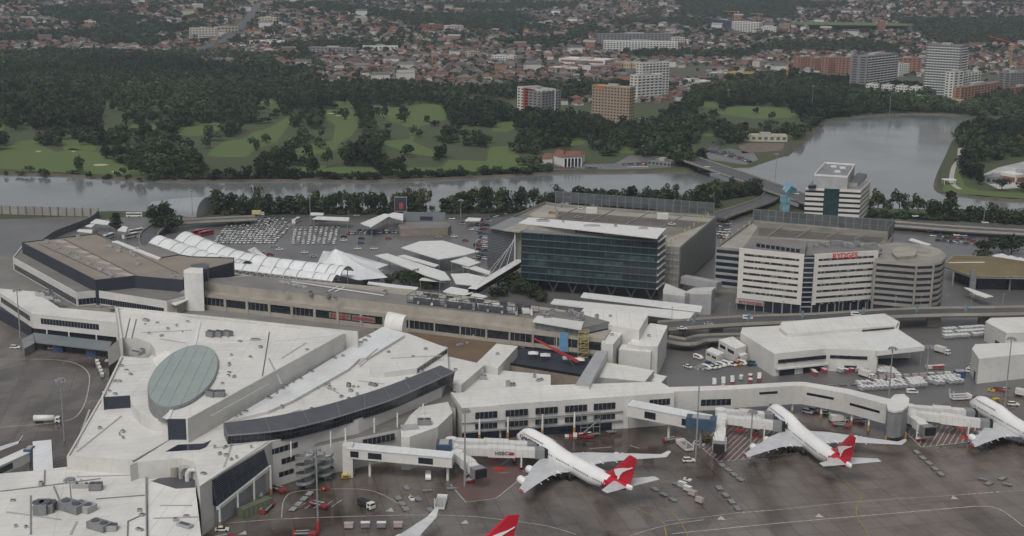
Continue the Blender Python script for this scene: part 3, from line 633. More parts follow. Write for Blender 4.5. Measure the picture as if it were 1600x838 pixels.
for b in BIG: ok &= (X - b[0]) ** 2 + ((Y - b[1]) * .8) ** 2 > b[2] ** 2
for pts, w_ in (([(268, 100), (300, 84), (330, 70), (355, 62), (372, 45), (392, 25), (405, 8)], 16), ([(1440, 85), (1470, 95), (1500, 112), (1540, 118)], 14)):
    q = [atT(*a)[:2] for a in pts]
    for a, b in zip(q[:-1], q[1:]):
        ex, ey = b[0] - a[0], b[1] - a[1]; t_ = np.clip(((X - a[0]) * ex + (Y - a[1]) * ey) / (ex * ex + ey * ey), 0, 1)
        ok &= np.hypot(X - a[0] - t_ * ex, Y - a[1] - t_ * ey) > w_
WD = anym(X, Y, woods)
for x, y, rowi, wd_, u, v in zip(X[ok].tolist(), Y[ok].tolist(), rowI[ok].tolist(), WD[ok].tolist(), UU[ok].tolist(), VV_[ok].tolist()):
    a0 = .32 if sin(u / 600 + v / 900) > 0 else -.5
    n_ = sin(x / 130 + 2 * sin(y / 170)) + sin(y / 110 + 1.5 * sin(x / 190 + 2))
    if wd_ or n_ < -1.25:
        for _ in range(2): strees.append((x + hz.uniform(-7, 7), y + hz.uniform(-7, 7), hz.uniform(8, 15), hz.uniform(10, 16)))
        continue
    if y > 2600 and hz.rand() < .2: strees.append((x, y, hz.uniform(8, 14), hz.uniform(12, 17))); continue
    if hz.rand() < (.80 if rowi < 2 else .28):
        s_ = hz.uniform(.8, 1.25); big = hz.rand() < .04
        if hz.rand() < .025 and y > 1900: houses.append((x, y, 26, 13, hz.choice([8.0, 10.0, 13.0]), a0 + (pi / 2 if hz.rand() < .5 else 0), int(hz.choice([6, 7, 8, 9])), int(hz.choice([0, 1, 2, 4, 5])), 0)); continue
        houses.append((x, y, (10.5 * s_) * (1.8 if big else 1), 12.5 * s_, (3.2 if hz.rand() < .7 else 6.0), a0 + (pi / 2 if hz.rand() < .3 else 0) + hz.uniform(-.06, .06), int(hz.choice(len(ROOFC), p=[.06, .08, .10, .03, .09, .11, .12, .10, .12, .08, .07, .04])), int(hz.randint(len(WALLC))), 1 if hz.rand() < .75 else 0))
    if hz.rand() < (1 if rowi == 2 else .7): strees.append((x + hz.uniform(-8, 8), y - 6 + hz.uniform(-5, 6), hz.uniform(4, 9.5), hz.uniform(5, 12)))
def house_geo(L_, W_, H, hip):
    l, w_, e = L_ / 2, W_ / 2, .6; rh = min(L_, W_) * .27; V = [(-l, -w_, -3), (l, -w_, -3), (l, w_, -3), (-l, w_, -3), (-l, -w_, H), (l, -w_, H), (l, w_, H), (-l, w_, H)]
    a, b = l + e, w_ + e; z = H - .15
    if L_ > W_: i = (a - b * (.95 if hip else 0)); rd = [(-i, 0, H + rh), (i, 0, H + rh)]
    else: i = (b - a * (.95 if hip else 0)); rd = [(0, -i, H + rh), (0, i, H + rh)]
    RV = [(-a, -b, z), (a, -b, z), (a, b, z), (-a, b, z)] + rd
    FW = [(0, 1, 5, 4), (1, 2, 6, 5), (2, 3, 7, 6), (3, 0, 4, 7)]
    FR = [(0, 1, 5, 4), (1, 2, 5, 5), (2, 3, 4, 5), (3, 0, 4, 4)] if L_ > W_ else [(1, 2, 5, 4), (2, 3, 5, 5), (3, 0, 4, 5), (0, 1, 4, 4)]
    return np.array(V), FW, np.array(RV), FR
hs_ = sorted(houses, key=lambda q: -(q[2] * q[3]) ** .5 / q[1]); near_h = hs_[:240]; far_h = hs_[240:]
hm = {}
for x, y, L_, W_, H, a, rc, wc, hip in near_h:
    z = float(hill(x, y)); px, py = px_of((x, y, z))
    r = thing('house', '%s roofed house with %s walls %s' % (ROOFN[rc], WALLN[wc], 'beyond the golf course' if px < 620 else 'behind the middle fairways' if px < 800 else 'beyond the tan hotel' if px < 1100 else 'beyond the lake'), 'house', (x, y, z), 'suburban houses beyond the river', a)
    V, FW, RV, FR = house_geo(L_, W_, H, hip)
    mb = MB().use(mat('wall ' + WALLN[wc], WALLC[wc], .8, .1, .4)); mb.v = [tuple(v) for v in V]
    for f in FW: mb.face(list(f))
    me = mb.build('wall'); me.parent = r
    mb = MB().use(mat('roof ' + ROOFN[rc], ROOFC[rc], .8, .15, .5)); mb.v = [tuple(v) for v in RV]
    for f in FR: mb.face([f[0], f[1], f[2]] if f[2] == f[3] else list(f))
    mb.build('roof').parent = r
    mb = MB().use(mat('house_window_glass', (.03, .035, .04), .2, .1))
    mb.box((0, -W_ / 2 - .03, 1.7), (L_ * .5, .08, 1.1)); mb.build('window').parent = r
VV, FF, TT = [], [], []; n0 = 0
for x, y, L_, W_, H, a, rc, wc, hip in far_h:
    z = float(hill(x, y)); V, FW, RV, FR = house_geo(L_, W_, H, hip); A = np.concatenate([V, RV]); ca, sa = cos(a), sin(a)
    VV.append(np.stack([x + A[:, 0] * ca - A[:, 1] * sa, y + A[:, 0] * sa + A[:, 1] * ca, A[:, 2] + z], 1)); k = hz.uniform(.75, 1.25)
    for f in FW: FF.append([q + n0 for q in f]); TT.append((*[c * k for c in WALLC[wc]], 1))
    for f in FR: FF.append([q + n0 + 8 for q in f]); TT.append((*[c * k for c in ROOFC[rc]], 1))
    n0 += 14
F4 = np.array(FF); V4 = np.concatenate(VV)
# triangular hips are stored as quads with a doubled corner: split into two meshes' worth of faces
tri = F4[:, 2] == F4[:, 3]
def mixed(name, V, F, T, tri, m):
    me = bpy.data.meshes.new(name); fl = [list(map(int, f[:3])) if t_ else list(map(int, f)) for f, t_ in zip(F, tri)]
    me.from_pydata([tuple(v) for v in V.tolist()], [], fl); me.materials.append(m)
    at_ = me.attributes.new('tone', 'FLOAT_COLOR', 'FACE'); at_.data.foreach_set('color', np.asarray(T, np.float32).ravel()); me.update()
    o = bpy.data.objects.new(name, me); COL.objects.link(o); return o
tag(mixed('distant_houses', V4, F4, TT, tri, m_hroof), 'thousands of small red and grey roofed houses covering the far hills', 'houses', kind='stuff')
o = woodland('suburb_trees', [(x, y, float(hill(x, y)) - .5, h, wd, tone()) for x, y, h, wd in strees], 0, 46, .17)
print('houses', len(houses), 'street trees', len(strees), 'golf', len(cand), NT)
# ================================================================== AIRPORT BUILDINGS
ra = random.Random(9)
m_roofA = roofmat('white_sheet_roof', (.62, .61, .575), 4.2, SLAB + 62, .5)
m_roofB = roofmat('bright_sheet_roof', (.66, .67, .67), 3.0, 35, .35, spec=.5)
m_roofC = roofmat('white_sheet_roof_long', (.66, .65, .62), 6.0, 3, .45)
m_wallw = roofmat('white_panel_wall', (.56, .55, .52), 3.0, 20, .6, seam=.85, wide=.03)
m_cream = mat('cream_concrete', (.32, .295, .25), .75, .12, .15, detail=8)
m_brown = mat('brown_concrete', (.24, .20, .155), .8, .15, .2)
m_glass = mat('dark_window_glass', (.018, .024, .030), .12, .3, .8, spec=.6)
m_glassb = mat('blue_black_glass', (.016, .022, .034), .2, .3, .3, spec=.5)
m_navy = mat('navy_cladding', (.030, .036, .050), .5, .12, .3)
m_dark = mat('dark_metal_roof', (.075, .078, .088), .45, .12, .2)
m_grey = mat('grey_metal', (.20, .205, .21), .5, .12, .3)
m_lgrey = mat('light_grey_panel', (.33, .335, .335), .55, .1, .2)
m_groof = mat('grey_membrane_roof', (.185, .178, .165), .7, .14, .05, detail=9)
m_beige = mat('beige_gravel_roof', (.235, .205, .17), .75, .12, .04, detail=9)
m_brroof = mat('brown_membrane_roof', (.15, .10, .065), .6, .18, .05, detail=9)
m_black = mat('black_rubber', (.012, .012, .012), .7)
m_steel = mat('galvanised_steel', (.30, .31, .31), .45, .12, .6, metal=.3)
m_oval = mat('green_skylight_glass', (.27, .32, .30), .25, .06, .08, spec=.6)
m_blue = mat('blue_paint', (.045, .08, .125), .5, .12, .4)
m_orange = mat('orange_paint', (.36, .19, .06), .5, .12, .4)
m_sredtxt = mat('sign_red', (.36, .035, .035), .5, .05)

def building(name, label, pts, z, wall=m_wallw, roof=m_roofA, z0=0, cat='building', par=0, wmat=None):
    """one block: footprint given by the photo pixels of its roof outline at height z"""
    pl = P(pts, z); t_ = thing(name, label, cat, (*ctr(pl), 0))
    MB().use(wall).prism(pl, z0, z - .35).build('wall', t_)
    MB().use(roof).prism([(ctr(pl)[0] + (p[0] - ctr(pl)[0]) * 1.004, ctr(pl)[1] + (p[1] - ctr(pl)[1]) * 1.004) for p in pl], z - .34, z, bottom=True).build('roof', t_)
    if par: MB().use(wmat or wall).walls(pl, z + .003, z + par, .35).build('parapet', t_)
    return t_, pl
def addblock(t_, pts, z, wall=m_wallw, roof=m_roofA, z0=0, nm='roof', par=0, zs=None):
    pl = P(pts, z) if zs is None else [at(p[0], p[1], h)[:2] for p, h in zip(pts, zs)]
    zz = z if zs is None else zs
    o = MB().use(wall).prism(pl, z0, zz, top=roof).build(nm, t_)
    if par: MB().use(wall).walls(pl, z + .003, z + par, .3).build('parapet', t_)
    return pl
def seg(a, b, z): return at(*a, z)[:2], at(*b, z)[:2]
def bands(t_, A, B, rows, m=m_glass, nm='window', out=.1, mull=None):
    """rows: (u0, u1, z0, z1) each its own part; mull: spacing of mullions in metres"""
    l = hypot(B[0] - A[0], B[1] - A[1])
    for u0, u1, z0, z1 in rows:
        mb = MB().use(m).pan(A, B, u0, u1, z0, z1, out, .3)
        if mull:
            mb.use(m_lgrey); k = max(1, int((u1 - u0) * l / mull))
            for i in range(1, k): u = u0 + (u1 - u0) * i / k; mb.pan(A, B, u - .05 / l, u + .05 / l, z0, z1, out + .07, .1)
        mb.build(nm, t_)
def unit(px, py, z, w=3, d=2, h=1.5, rz=.4, label=None, style=0):
    """rooftop air handler: cased box with louvre, fan cowls and a duct"""
    c = at(px, py, z); t_ = thing('air_conditioning_unit' if style != 2 else 'roof_vent', label or 'small grey plant box on the white roof', 'rooftop unit', c, 'plant boxes on the terminal roofs', rz)
    def mk(mb, nm): o = mb.build(nm); o.parent = t_; return o
    mk(MB().use(m_lgrey if style != 1 else m_grey).box((0, 0, h / 2 + .15), (w, d, h)).box((0, 0, .08), (w * .8, d * .8, .16)), 'casing')
    if style < 2:
        mb = MB().use(m_dark)
        for k in (-.25, .25): mb.tube((w * k, 0, h + .15), (w * k, 0, h + .45), d * .3, d * .3, 10)
        mk(mb, 'fan_cowl')
    else: mk(MB().use(m_dark).box((0, 0, h + .2), (w * .7, d * .7, .1)), 'cap')
    return t_
rc_ = thing

# ---------------- pier concourse with the oval skylight
t_ = thing('concourse_building', 'large white triangular pier roof with a green oval skylight and dark curved canopy', 'terminal building', at(420, 640, 0))
CB = t_
# lower body (17 m) and front
addblock(t_, [(203, 727), (262, 690), (535, 543), (600, 511), (640, 522), (699, 544), (700, 575), (690, 600), (560, 655), (500, 668), (425, 690), (412, 699), (331, 747), (312, 760), (304, 722), (285, 716), (215, 722)], 17, roof=m_roofA)
# raised bright vault strip and the roof wing beyond it
addblock(t_, [(357, 657), (418, 643), (459, 625), (545, 576), (562, 560), (577, 558), (632, 524), (597, 511), (470, 590)], 18.2, roof=m_roofB, z0=16.9)
pw = addblock(t_, [(579, 581), (578, 567), (636, 531), (700, 543), (651, 576), (600, 582)], 19.3, roof=m_roofA, z0=16.9)
A, B = seg((651, 576), (700, 543), 19.3); bands(t_, A, B, [(.03, .97, 17.1, 18.8)], mull=2.5)
# main plate: high part, low part, and the strip between them hidden by the skylight
hi = [(185, 481), (300, 497), (540, 521), (294, 656), (262, 656), (300, 600), (262, 548), (243, 547), (234, 535), (212, 528), (187, 528)]
zH, zL = 24.0, 20.0
mb = MB().use(m_wallw); plH = P(hi, zH); mb.prism(plH, 0, zH, top=m_roofA); mb.build('roof', t_)
lo_ = [(189, 556), (228, 561), (243, 551), (262, 552), (300, 604), (282, 645), (262, 672), (238, 664), (218, 650), (206, 634), (203, 622), (203, 640), (160, 642), (158, 620)]
lo_ = [(189, 556), (228, 561), (243, 551), (268, 560), (300, 604), (282, 645), (262, 657), (240, 655), (220, 646), (207, 633), (203, 619), (158, 620)]
MB().use(m_wallw).prism(P(lo_, zL), 0, zL, top=m_roofA).build('roof', t_)
# ramp of sheet between the two levels, left of the skylight
mb = MB().use(m_roofA)
for a, b, c, d in (((236, 560), (262, 600), (300, 600), (262, 548)), ((262, 600), (250, 652), (262, 656), (300, 600))):
    mb.poly([at(*a, zL + .05), at(*b, zL + .05), at(*c, zH + .02), at(*d, zH + .02)])
mb.build('roof_ramp', t_)
# white parapet walls
A, B = seg((293, 655), (537, 521), 25.6); MB().use(m_wallw).wall(A, B, 16.9, 25.6, .7).build('parapet_wall', t_)
A, B = seg((181, 479), (560, 518), 25.2); MB().use(m_wallw).wall(A, B, 9, 25.2, -.8).build('parapet_wall', t_)
A, B = seg((181, 479), (188, 529), 25.2); MB().use(m_wallw).wall(A, B, 0, 25.2, .8).build('parapet_wall', t_)
A, B = seg((189, 556), (107, 714), 20.6)
MB().use(m_wallw).wall(seg((189, 556), (158, 620), 20.9)[0], seg((189, 556), (158, 620), 20.9)[1], 0, 20.9, .7).build('parapet_wall', t_)
# navy end boxes
A, B = seg((158, 622), (203, 619), 20.05); MB().use(m_navy).pan(A, B, 0, 1, 15.6, 20.2, .15, .5).build('end_panel', t_)
A, B = seg((262, 656), (294, 656), 24.1); MB().use(m_navy).pan(A, B, 0, 1.0, 16.8, 24.25, .5, 1).build('end_panel', t_)
# second, lower wedge roof and the foreground roofs
addblock(t_, [(107, 714), (160, 622), (205, 622), (262, 674), (272, 690), (266, 690), (208, 722), (150, 717)], 15.5, nm='roof', par=0)
for a, b in (((107, 713), (160, 621)), ((107, 713), (150, 716)), ((150, 716), (208, 720)), ((208, 720), (270, 684))):
    A, B = seg(a, b, 16.1); MB().use(m_wallw).wall(A, B, 10, 16.1, .6).build('parapet_wall', t_)
addblock(t_, [(-30, 743), (50, 736), (108, 729), (228, 733), (231, 860), (-30, 860)], 11.2)
addblock(t_, [(229, 735), (305, 725), (306, 768), (317, 860), (232, 860)], 10.6, roof=m_roofC)
# bright bevelled roof of the gate lounge left of the wedge
addblock(t_, [(51, 690), (80, 687), (83, 736), (52, 738)], 9.5, roof=m_roofB)
# seams and gutters standing on the foreground roof
mb = MB().use(m_grey)
for a, b, z in (((0, 768), (60, 761), 11.2), ((60, 761), (157, 748), 11.2), ((48, 775), (48, 835), 11.2), ((84, 760), (97, 792), 11.2), ((228, 735), (229, 838), 11.3), ((200, 815), (226, 803), 11.2), ((200, 815), (199, 838), 11.2), ((150, 780), (226, 774), 11.2), ((70, 735), (69, 760), 11.2)):
    A = at(*a, z + .12); B = at(*b, z + .12); mb.bar(A, B, .45, .3)
mb.build('roof_gutter', t_)
mb = MB().use(m_roofB)
for a, b in (((176, 583), (232, 576)), ((190, 571), (235, 567)), ((193, 563), (240, 560)), ((200, 595), (232, 593)), ((160, 613), (232, 609))):
    MB().use(m_roofB).bar(at(*a, zL + .2), at(*b, zL + .2), 1.1, .3).build('roof_ridge_capping', t_)
for a, b in (((320, 544), (400, 546)), ((325, 533), (390, 537)), ((310, 517), (330, 517)), ((225, 508), (310, 502)), ((335, 560), (395, 561)), ((340, 580), (362, 580)), ((338, 588), (358, 588)), ((430, 532), (520, 524)), ((428, 538), (505, 533)), ((312, 502), (304, 539)), ((268, 640), (262, 655)), ((345, 526), (412, 530))):
    MB().use(m_roofB).bar(at(*a, zH + .2), at(*b, zH + .2), 1.2, .3).build('roof_ridge_capping', t_)
mb = MB().use(m_dark)
for a, b in (((203, 498), (196, 528)), ((213, 499), (206, 528)), ((421, 519), (410, 588)), ((312, 502), (305, 540))): mb.bar(at(*a, zH + .1), at(*b, zH + .1), .35, .2)
mb.build('roof_gutter', t_)
# oval skylight, raised on a kerb, with glazing bars
oc = at(286, 587, zH + 1)
pts = []
for k in range(48):
    a = 2 * pi * k / 48; pts.append((286 + 54 * cos(a), 588 - 48 * sin(a + .43)))
zO = zH + 1.0; ring = P(pts, zO); oval = thing('oval_skylight', 'long green glazed oval skylight with dark rim in the white roof', 'skylight', (*ctr(ring), zL)); oval['category'] = 'skylight'
rb = [(ctr(ring)[0] + (p[0] - ctr(ring)[0]) * 1.03, ctr(ring)[1] + (p[1] - ctr(ring)[1]) * 1.03) for p in ring]
MB().use(m_grey).prism(rb, zL - .5, zO - .15).build('kerb', oval); MB().use(m_oval).prism(ring, zO - .15, zO + .12).build('glazing', oval)
mb = MB().use(m_lgrey); c0 = ctr(ring); ax = np.array(at(310, 545, zO)[:2]) - np.array(at(268, 628, zO)[:2]); ax /= np.linalg.norm(ax); pn = np.array([-ax[1], ax[0]])
def clipline(o, d, poly):
    ts = []
    for i in range(len(poly)):
        p, q = poly[i], poly[(i + 1) % len(poly)]; ex, ey = q[0] - p[0], q[1] - p[1]; den = d[0] * ey - d[1] * ex
        if abs(den) < 1e-9: continue
        tt = ((p[0] - o[0]) * ey - (p[1] - o[1]) * ex) / den; u = ((p[0] - o[0]) * d[1] - (p[1] - o[1]) * d[0]) / den
        if 0 <= u < 1: ts.append(tt)
    ts.sort(); return [((o[0] + d[0] * ts[0], o[1] + d[1] * ts[0]), (o[0] + d[0] * ts[-1], o[1] + d[1] * ts[-1]))] if len(ts) > 1 else []
for k in range(-3, 4):
    for a, b in clipline((c0[0] + pn[0] * k * 4.1, c0[1] + pn[1] * k * 4.1), ax, ring): mb.bar((*a, zO + .18), (*b, zO + .18), .28, .15)
mb.use(mat('pale_glazing_bar', (.30, .36, .34), .5))
for k in range(-22, 23):
    for a, b in clipline((c0[0] + ax[0] * k * 1.25, c0[1] + ax[1] * k * 1.25), tuple(pn), ring): mb.bar((*a, zO + .14), (*b, zO + .14), .1, .06)
mb.build('glazing_bars', oval)
# dark curved canopy
back = smooth([(349, 661), (430, 650), (500, 635), (560, 618), (600, 605), (640, 590), (688, 571)], 5); front = smooth([(356, 681), (440, 673), (510, 657), (560, 642), (610, 626), (652, 608), (711, 581)], 5)
cb, cf = P(back, 21.5), P(front, 20.5); low = [(f[0] + (b[0] - f[0]) * .12, f[1] + (b[1] - f[1]) * .12) for f, b in zip(cf, cb)]
mb = MB().use(m_dark)
n_ = len(cb)
for i in range(n_ - 1): mb.poly([(*cf[i], 20.5), (*cf[i + 1], 20.5), (*cb[i + 1], 21.5), (*cb[i], 21.5)])
mb.poly([(*cb[0], 21.5), (*cb[0], 16.5), (*low[0], 16.5), (*cf[0], 20.5)]); mb.poly([(*cf[-1], 20.5), (*low[-1], 16.5), (*cb[-1], 16.5), (*cb[-1], 21.5)])
for i in range(n_ - 1): mb.poly([(*cb[i], 16.5), (*cb[i + 1], 16.5), (*low[i + 1], 16.5), (*low[i], 16.5)]); mb.poly([(*cb[i], 21.5), (*cb[i + 1], 21.5), (*cb[i + 1], 16.5), (*cb[i], 16.5)])
mb.use(m_grey)
for i in range(0, n_ - 1, 4): mb.bar((*cf[i], 20.62), (*cb[i], 21.62), .16, .12)
for i in range(n_ - 1): mb.bar((*cf[i], 20.55), (*cf[i + 1], 20.55), .5, .35)
mb.build('curved_canopy', t_)
mb = MB().use(m_glassb)
for i in range(n_ - 1): mb.poly([(*low[i], 16.5), (*low[i + 1], 16.5), (*cf[i + 1], 20.5), (*cf[i], 20.5)])
mb.use(m_dark)
for i in range(n_ - 1):
    for q in (0, .5): a = lerp(low[i], low[i + 1], q); b = lerp(cf[i], cf[i + 1], q); mb.bar((*a, 16.5), (*b, 20.4), .12)
    mb.bar((*low[i], 16.4), (*low[i + 1], 16.4), .3)
    mb.bar((*lerp(low[i], cf[i], .55), 18.7), (*lerp(low[i + 1], cf[i + 1], .55), 18.7), .14)
mb.build('canopy_glazing', t_)
# facade below the canopy: window bands, louvred lounge wall, white corner
A, B = seg((413, 699), (425, 690), 17); A2, B2 = seg((425, 690), (500, 668), 17); A3, B3 = seg((500, 668), (560, 655), 17)
bands(t_, A2, B2, [(-.15, .52, 12.2, 14.2), (.18, .55, 7.6, 9.6), (.12, .42, 3.2, 4.9), (-.25, -.02, 3.2, 4.8)], mull=1.8)
LA, LB = seg((331, 747), (412, 699), 17)
l = hypot(LB[0] - LA[0], LB[1] - LA[1]); nx, ny = (LB[1] - LA[1]) / l, -(LB[0] - LA[0]) / l
mb = MB().use(m_glassb); mb.poly([(*LA, 16.2), (LA[0] + nx * 1.5, LA[1] + ny * 1.5, 7.6), (LB[0] + nx * 1.5, LB[1] + ny * 1.5, 10.6), (*LB, 16.2)])
mb.poly([(*LA, 16.2), (*LA, 7.6), (LA[0] + nx * 1.5, LA[1] + ny * 1.5, 7.6)])
mb.build('louvre_glazing', t_)
mb = MB().use(mat('blue_grey_louvre', (.065, .08, .10), .4, .1))
for k in range(14):
    q = k / 13; o = 1.6 * q; z = 16.2 - 8.2 * q; z2 = 16.2 - 5.4 * q
    mb.bar((LA[0] + nx * o, LA[1] + ny * o, z), (LB[0] + nx * o, LB[1] + ny * o, z2), .5 if k < 7 else .22, .12)
for k in range(9):
    q = k / 8; a = lerp(LA, LB, q); mb.bar((*a, 16.3), (a[0] + nx * 1.7, a[1] + ny * 1.7, 7.6 + 3 * q), .16)
mb.build('louvres', t_)
mb = MB().use(m_white); mb.bar((LA[0] + nx * 1.6, LA[1] + ny * 1.6, 6.9), (LB[0] + nx * 1.6, LB[1] + ny * 1.6, 9.9), 1.0, 1.2); mb.build('sill_beam', t_)
mb = MB().use(m_lgrey).pan(LA, LB, 0, 1, 0, 7.4, .25, .3); mb.build('lower_wall', t_)
for q in (.02, .36, .68, 1.02):
    a = lerp(LA, LB, q); mb = MB().use(m_white).tube((a[0] + nx * 2, a[1] + ny * 2, 2.2), (a[0] + nx * 2, a[1] + ny * 2, 7.5 + 3 * q), .4); mb.use(m_orange).tube((a[0] + nx * 2, a[1] + ny * 2, 0), (a[0] + nx * 2, a[1] + ny * 2, 2.2), .5); mb.build('column', t_)
# terraces in front of the curve
addblock(t_, [(488, 700), (505, 680), (560, 655), (700, 585), (712, 600), (712, 640), (700, 633), (655, 640), (640, 668), (575, 681), (530, 690)], 11.5, roof=m_groof)
addblock(t_, [(626, 672), (640, 650), (655, 636), (700, 628), (707, 645), (684, 667), (640, 683), (627, 683)], 12.6, roof=m_roofA)
A, B = seg((530, 692), (640, 669), 11.6); bands(t_, A, B, [(.33, .78, 8.3, 10.8), (.45, .78, 3.0, 4.5)], mull=1.8)
A, B = seg((626, 684), (706, 652), 12.6); bands(t_, A, B, [(.2, .8, 3.0, 6.0)])
for px, py in ((452 + 3, 706), (517, 690), (540, 684), (585, 668), (621, 660), (661, 645)):
    c = at(px, py + 8, 11.5); MB().use(m_white).tube((c[0], c[1], 11.5), (c[0], c[1], 17), .3).build('column', t_)
MB().use(m_lgrey).box(at(640, 676, 11), (6, 4, 5), .3).build('stair_box', t_)
# pit of glass by the navy wall
MB().use(m_glassb).sheet(P([(258, 706), (278, 695), (318, 693), (330, 688), (322, 699), (312, 703)], 17.05), 17.05).build('roof_glazing', t_)
MB().use(m_glass).prism(P([(214, 728), (238, 725), (238, 730), (215, 732)], 11), 10.6, 15).build('window', t_)
for x, y, w_, d_, h_, z, s_ in [(330, 526, 3.6, 3, 2.2, zH, 1), (343, 526, 3.6, 3, 2.2, zH, 1), (356, 526, 3.6, 3, 2.2, zH, 1), (331, 619, 3.5, 3, 1.8, zH, 1), (344, 619, 3.5, 3, 1.8, zH, 1), (399, 532, 4, 1.2, .7, zH, 2), (228, 502, 3, 1.6, .9, zH, 2),
        (293, 504, 1.6, 1, .6, zH, 2), (246, 506, 1.6, 1, .6, zH, 2), (375, 535, 1.8, 1, .6, zH, 2), (407, 544, 1.4, 1.2, .8, zH, 2), (391, 559, 1, 1, .6, zH, 2), (358, 571, .8, 3, .8, zH, 2), (358, 583, 1.4, .8, .5, zH, 2), (357, 588, 1.4, .8, .5, zH, 2), (212, 555, 5, 2, 1.5, zL, 2), (222, 553, 2, 2, 2, zL, 2),
        (190, 573, 1.6, .9, .6, zL, 2), (198, 580, 1.8, .9, .6, zL, 2), (204, 586, 1.6, .9, .6, zL, 2), (180, 597, 1.5, .9, .6, zL, 2), (187, 597, 1.5, .9, .6, zL, 2), (171, 613, 1.5, .9, .6, zL, 2), (180, 617, 1.5, .9, .6, zL, 2), (192, 676, 1.4, 1, .8, 15.5, 2),
        (136, 730, 3.2, 1.6, 1.2, 11.2, 2), (64, 758, 1.2, 1.5, 1, 11.2, 2), (128, 762, 6, 1.6, 1.2, 11.2, 0), (150, 765, 4, 3, 2, 11.2, 1), (66, 800, 4, 6, 3, 11.2, 1), (78, 798, 3, 5, 2.6, 11.2, 1), (112, 797, 9, 4.5, 2.4, 11.2, 1), (132, 797, 7, 4, 2, 11.2, 0), (218, 799, 1.4, 1.2, .6, 11.2, 2), (222, 806, 1.4, 1.2, .6, 11.2, 2), (218, 829, 2.4, 1, .6, 11.2, 2), (289, 823, 5, 2, .8, 10.6, 2), (291, 808, 1.8, 1, .5, 10.6, 2),
        (156, 826, 7, 4, 2, 11.2, 1), (175, 828, 3, 3, 1.5, 11.2, 0), (110, 733, 1.8, 1.2, .8, 11.2, 2),
        (540, 567, 2, 1.4, .9, 17, 2), (548, 612, 1.6, 1.2, .8, 17, 2), (583, 603, 3.6, 1.4, .9, 17, 1), (636, 594, 1.6, 1.2, .9, 17, 2), (659, 582, 1.8, 1.2, .9, 17, 2), (515, 608, 1.4, 1.2, 1.2, 17, 2), (545, 605, 1.6, 1.2, 1.4, 17, 1), (440, 638, 1.4, 1.2, 1, 17, 2), (487, 641, 1.2, 1, .8, 17, 2), (663, 663, 5, 3, 1.8, 12.6, 1), (383, 672, 2.2, 1.5, 1.6, 17, 2), (318, 741, 2, 1.2, .4, 17, 2), (353, 699, 1, 1, .5, 17, 2),
        (522, 560, 2.6, 1, .4, 18.2, 2), (536, 557, 1.6, 1, .4, 18.2, 2), (486, 581, 2.4, 1, .4, 18.2, 2), (469, 592, 2, 1, .4, 18.2, 2), (458, 598, 1.3, .8, .4, 18.2, 2), (447, 604, 1.8, 1, .4, 18.2, 2), (442, 608, 1.6, .9, .4, 18.2, 2), (432, 615, 1.2, 1, .6, 18.2, 2), (419, 622, 3, 1.2, .4, 18.2, 2), (384, 644, 2, 1, .4, 18.2, 2), (376, 649, 1.4, .8, .4, 18.2, 2), (369, 652, 1.2, .8, .6, 18.2, 2), (564, 536, 2, 1, .5, 18.2, 2), (576, 527, 1.8, 1, .5, 18.2, 2), (570, 533, 2.2, 1.2, .6, 18.2, 2)]:
    unit(x, y, z, w_, d_, h_, ra.choice([.1, -.5, -.5]), {1: 'grey fan unit', 0: 'pale plant cabinet', 2: 'small dark topped vent'}[s_] + (' beside the oval skylight' if z == zH or z == zL else ' on the bright vaulted strip of roof' if z == 18.2 else ' on the white foreground roof' if z < 12 else ' behind the dark curved canopy'), s_)
for k in range(34):
    x, y, z = ra.choice([(ra.uniform(660, 790), ra.uniform(528, 545), 10.4), (ra.uniform(850, 935), ra.uniform(496, 506), 21), (ra.uniform(400, 640), ra.uniform(452, 472), 21.5), (ra.uniform(845, 905), ra.uniform(488, 496), 21), (ra.uniform(730, 850), ra.uniform(590, 605), 10.6)])
    unit(x, y, z, ra.uniform(1, 3.5), ra.uniform(.8, 2.2), ra.uniform(.6, 2.2), ra.uniform(0, 1), {10.4: 'grey crate of site clutter on the brown membrane roof', 10.6: 'grey box on the low roof behind the right hand pier', 21: 'plant box on the dark pavilion roof', 21.5: 'plant box on the long grey terminal roof'}[z], ra.choice([0, 1, 2]))
# low walkway strips and small hatches scattered over the white sheets
mw = mat('grey_walkway_grating', (.36, .36, .35), .7, .1, 1)
for a, b, z in (((140, 640), (118, 700), 15.5), ((190, 650), (120, 706), 15.5), ((120, 745), (225, 742), 11.2), ((10, 800), (95, 812), 11.2), ((120, 815), (110, 836), 11.2), ((250, 790), (300, 790), 10.6), ((240, 810), (310, 808), 10.6), ((420, 560), (440, 600), zH), ((220, 520), (300, 516), zH), ((420, 600), (330, 650), zH), ((250, 530), (290, 536), zH), ((480, 535), (440, 560), zH), ((610, 560), (690, 556), 19.3), ((590, 545), (560, 570), 18.2), ((500, 600), (530, 615), 17), ((560, 595), (600, 600), 17), ((440, 650), (470, 640), 17), ((340, 700), (400, 690), 17), ((370, 672), (350, 730), 17), ((420, 690), (340, 742), 17)):
    MB().use(mw).bar(at(*a, z + .1), at(*b, z + .1), .7, .12).build('roof_walkway', CB)
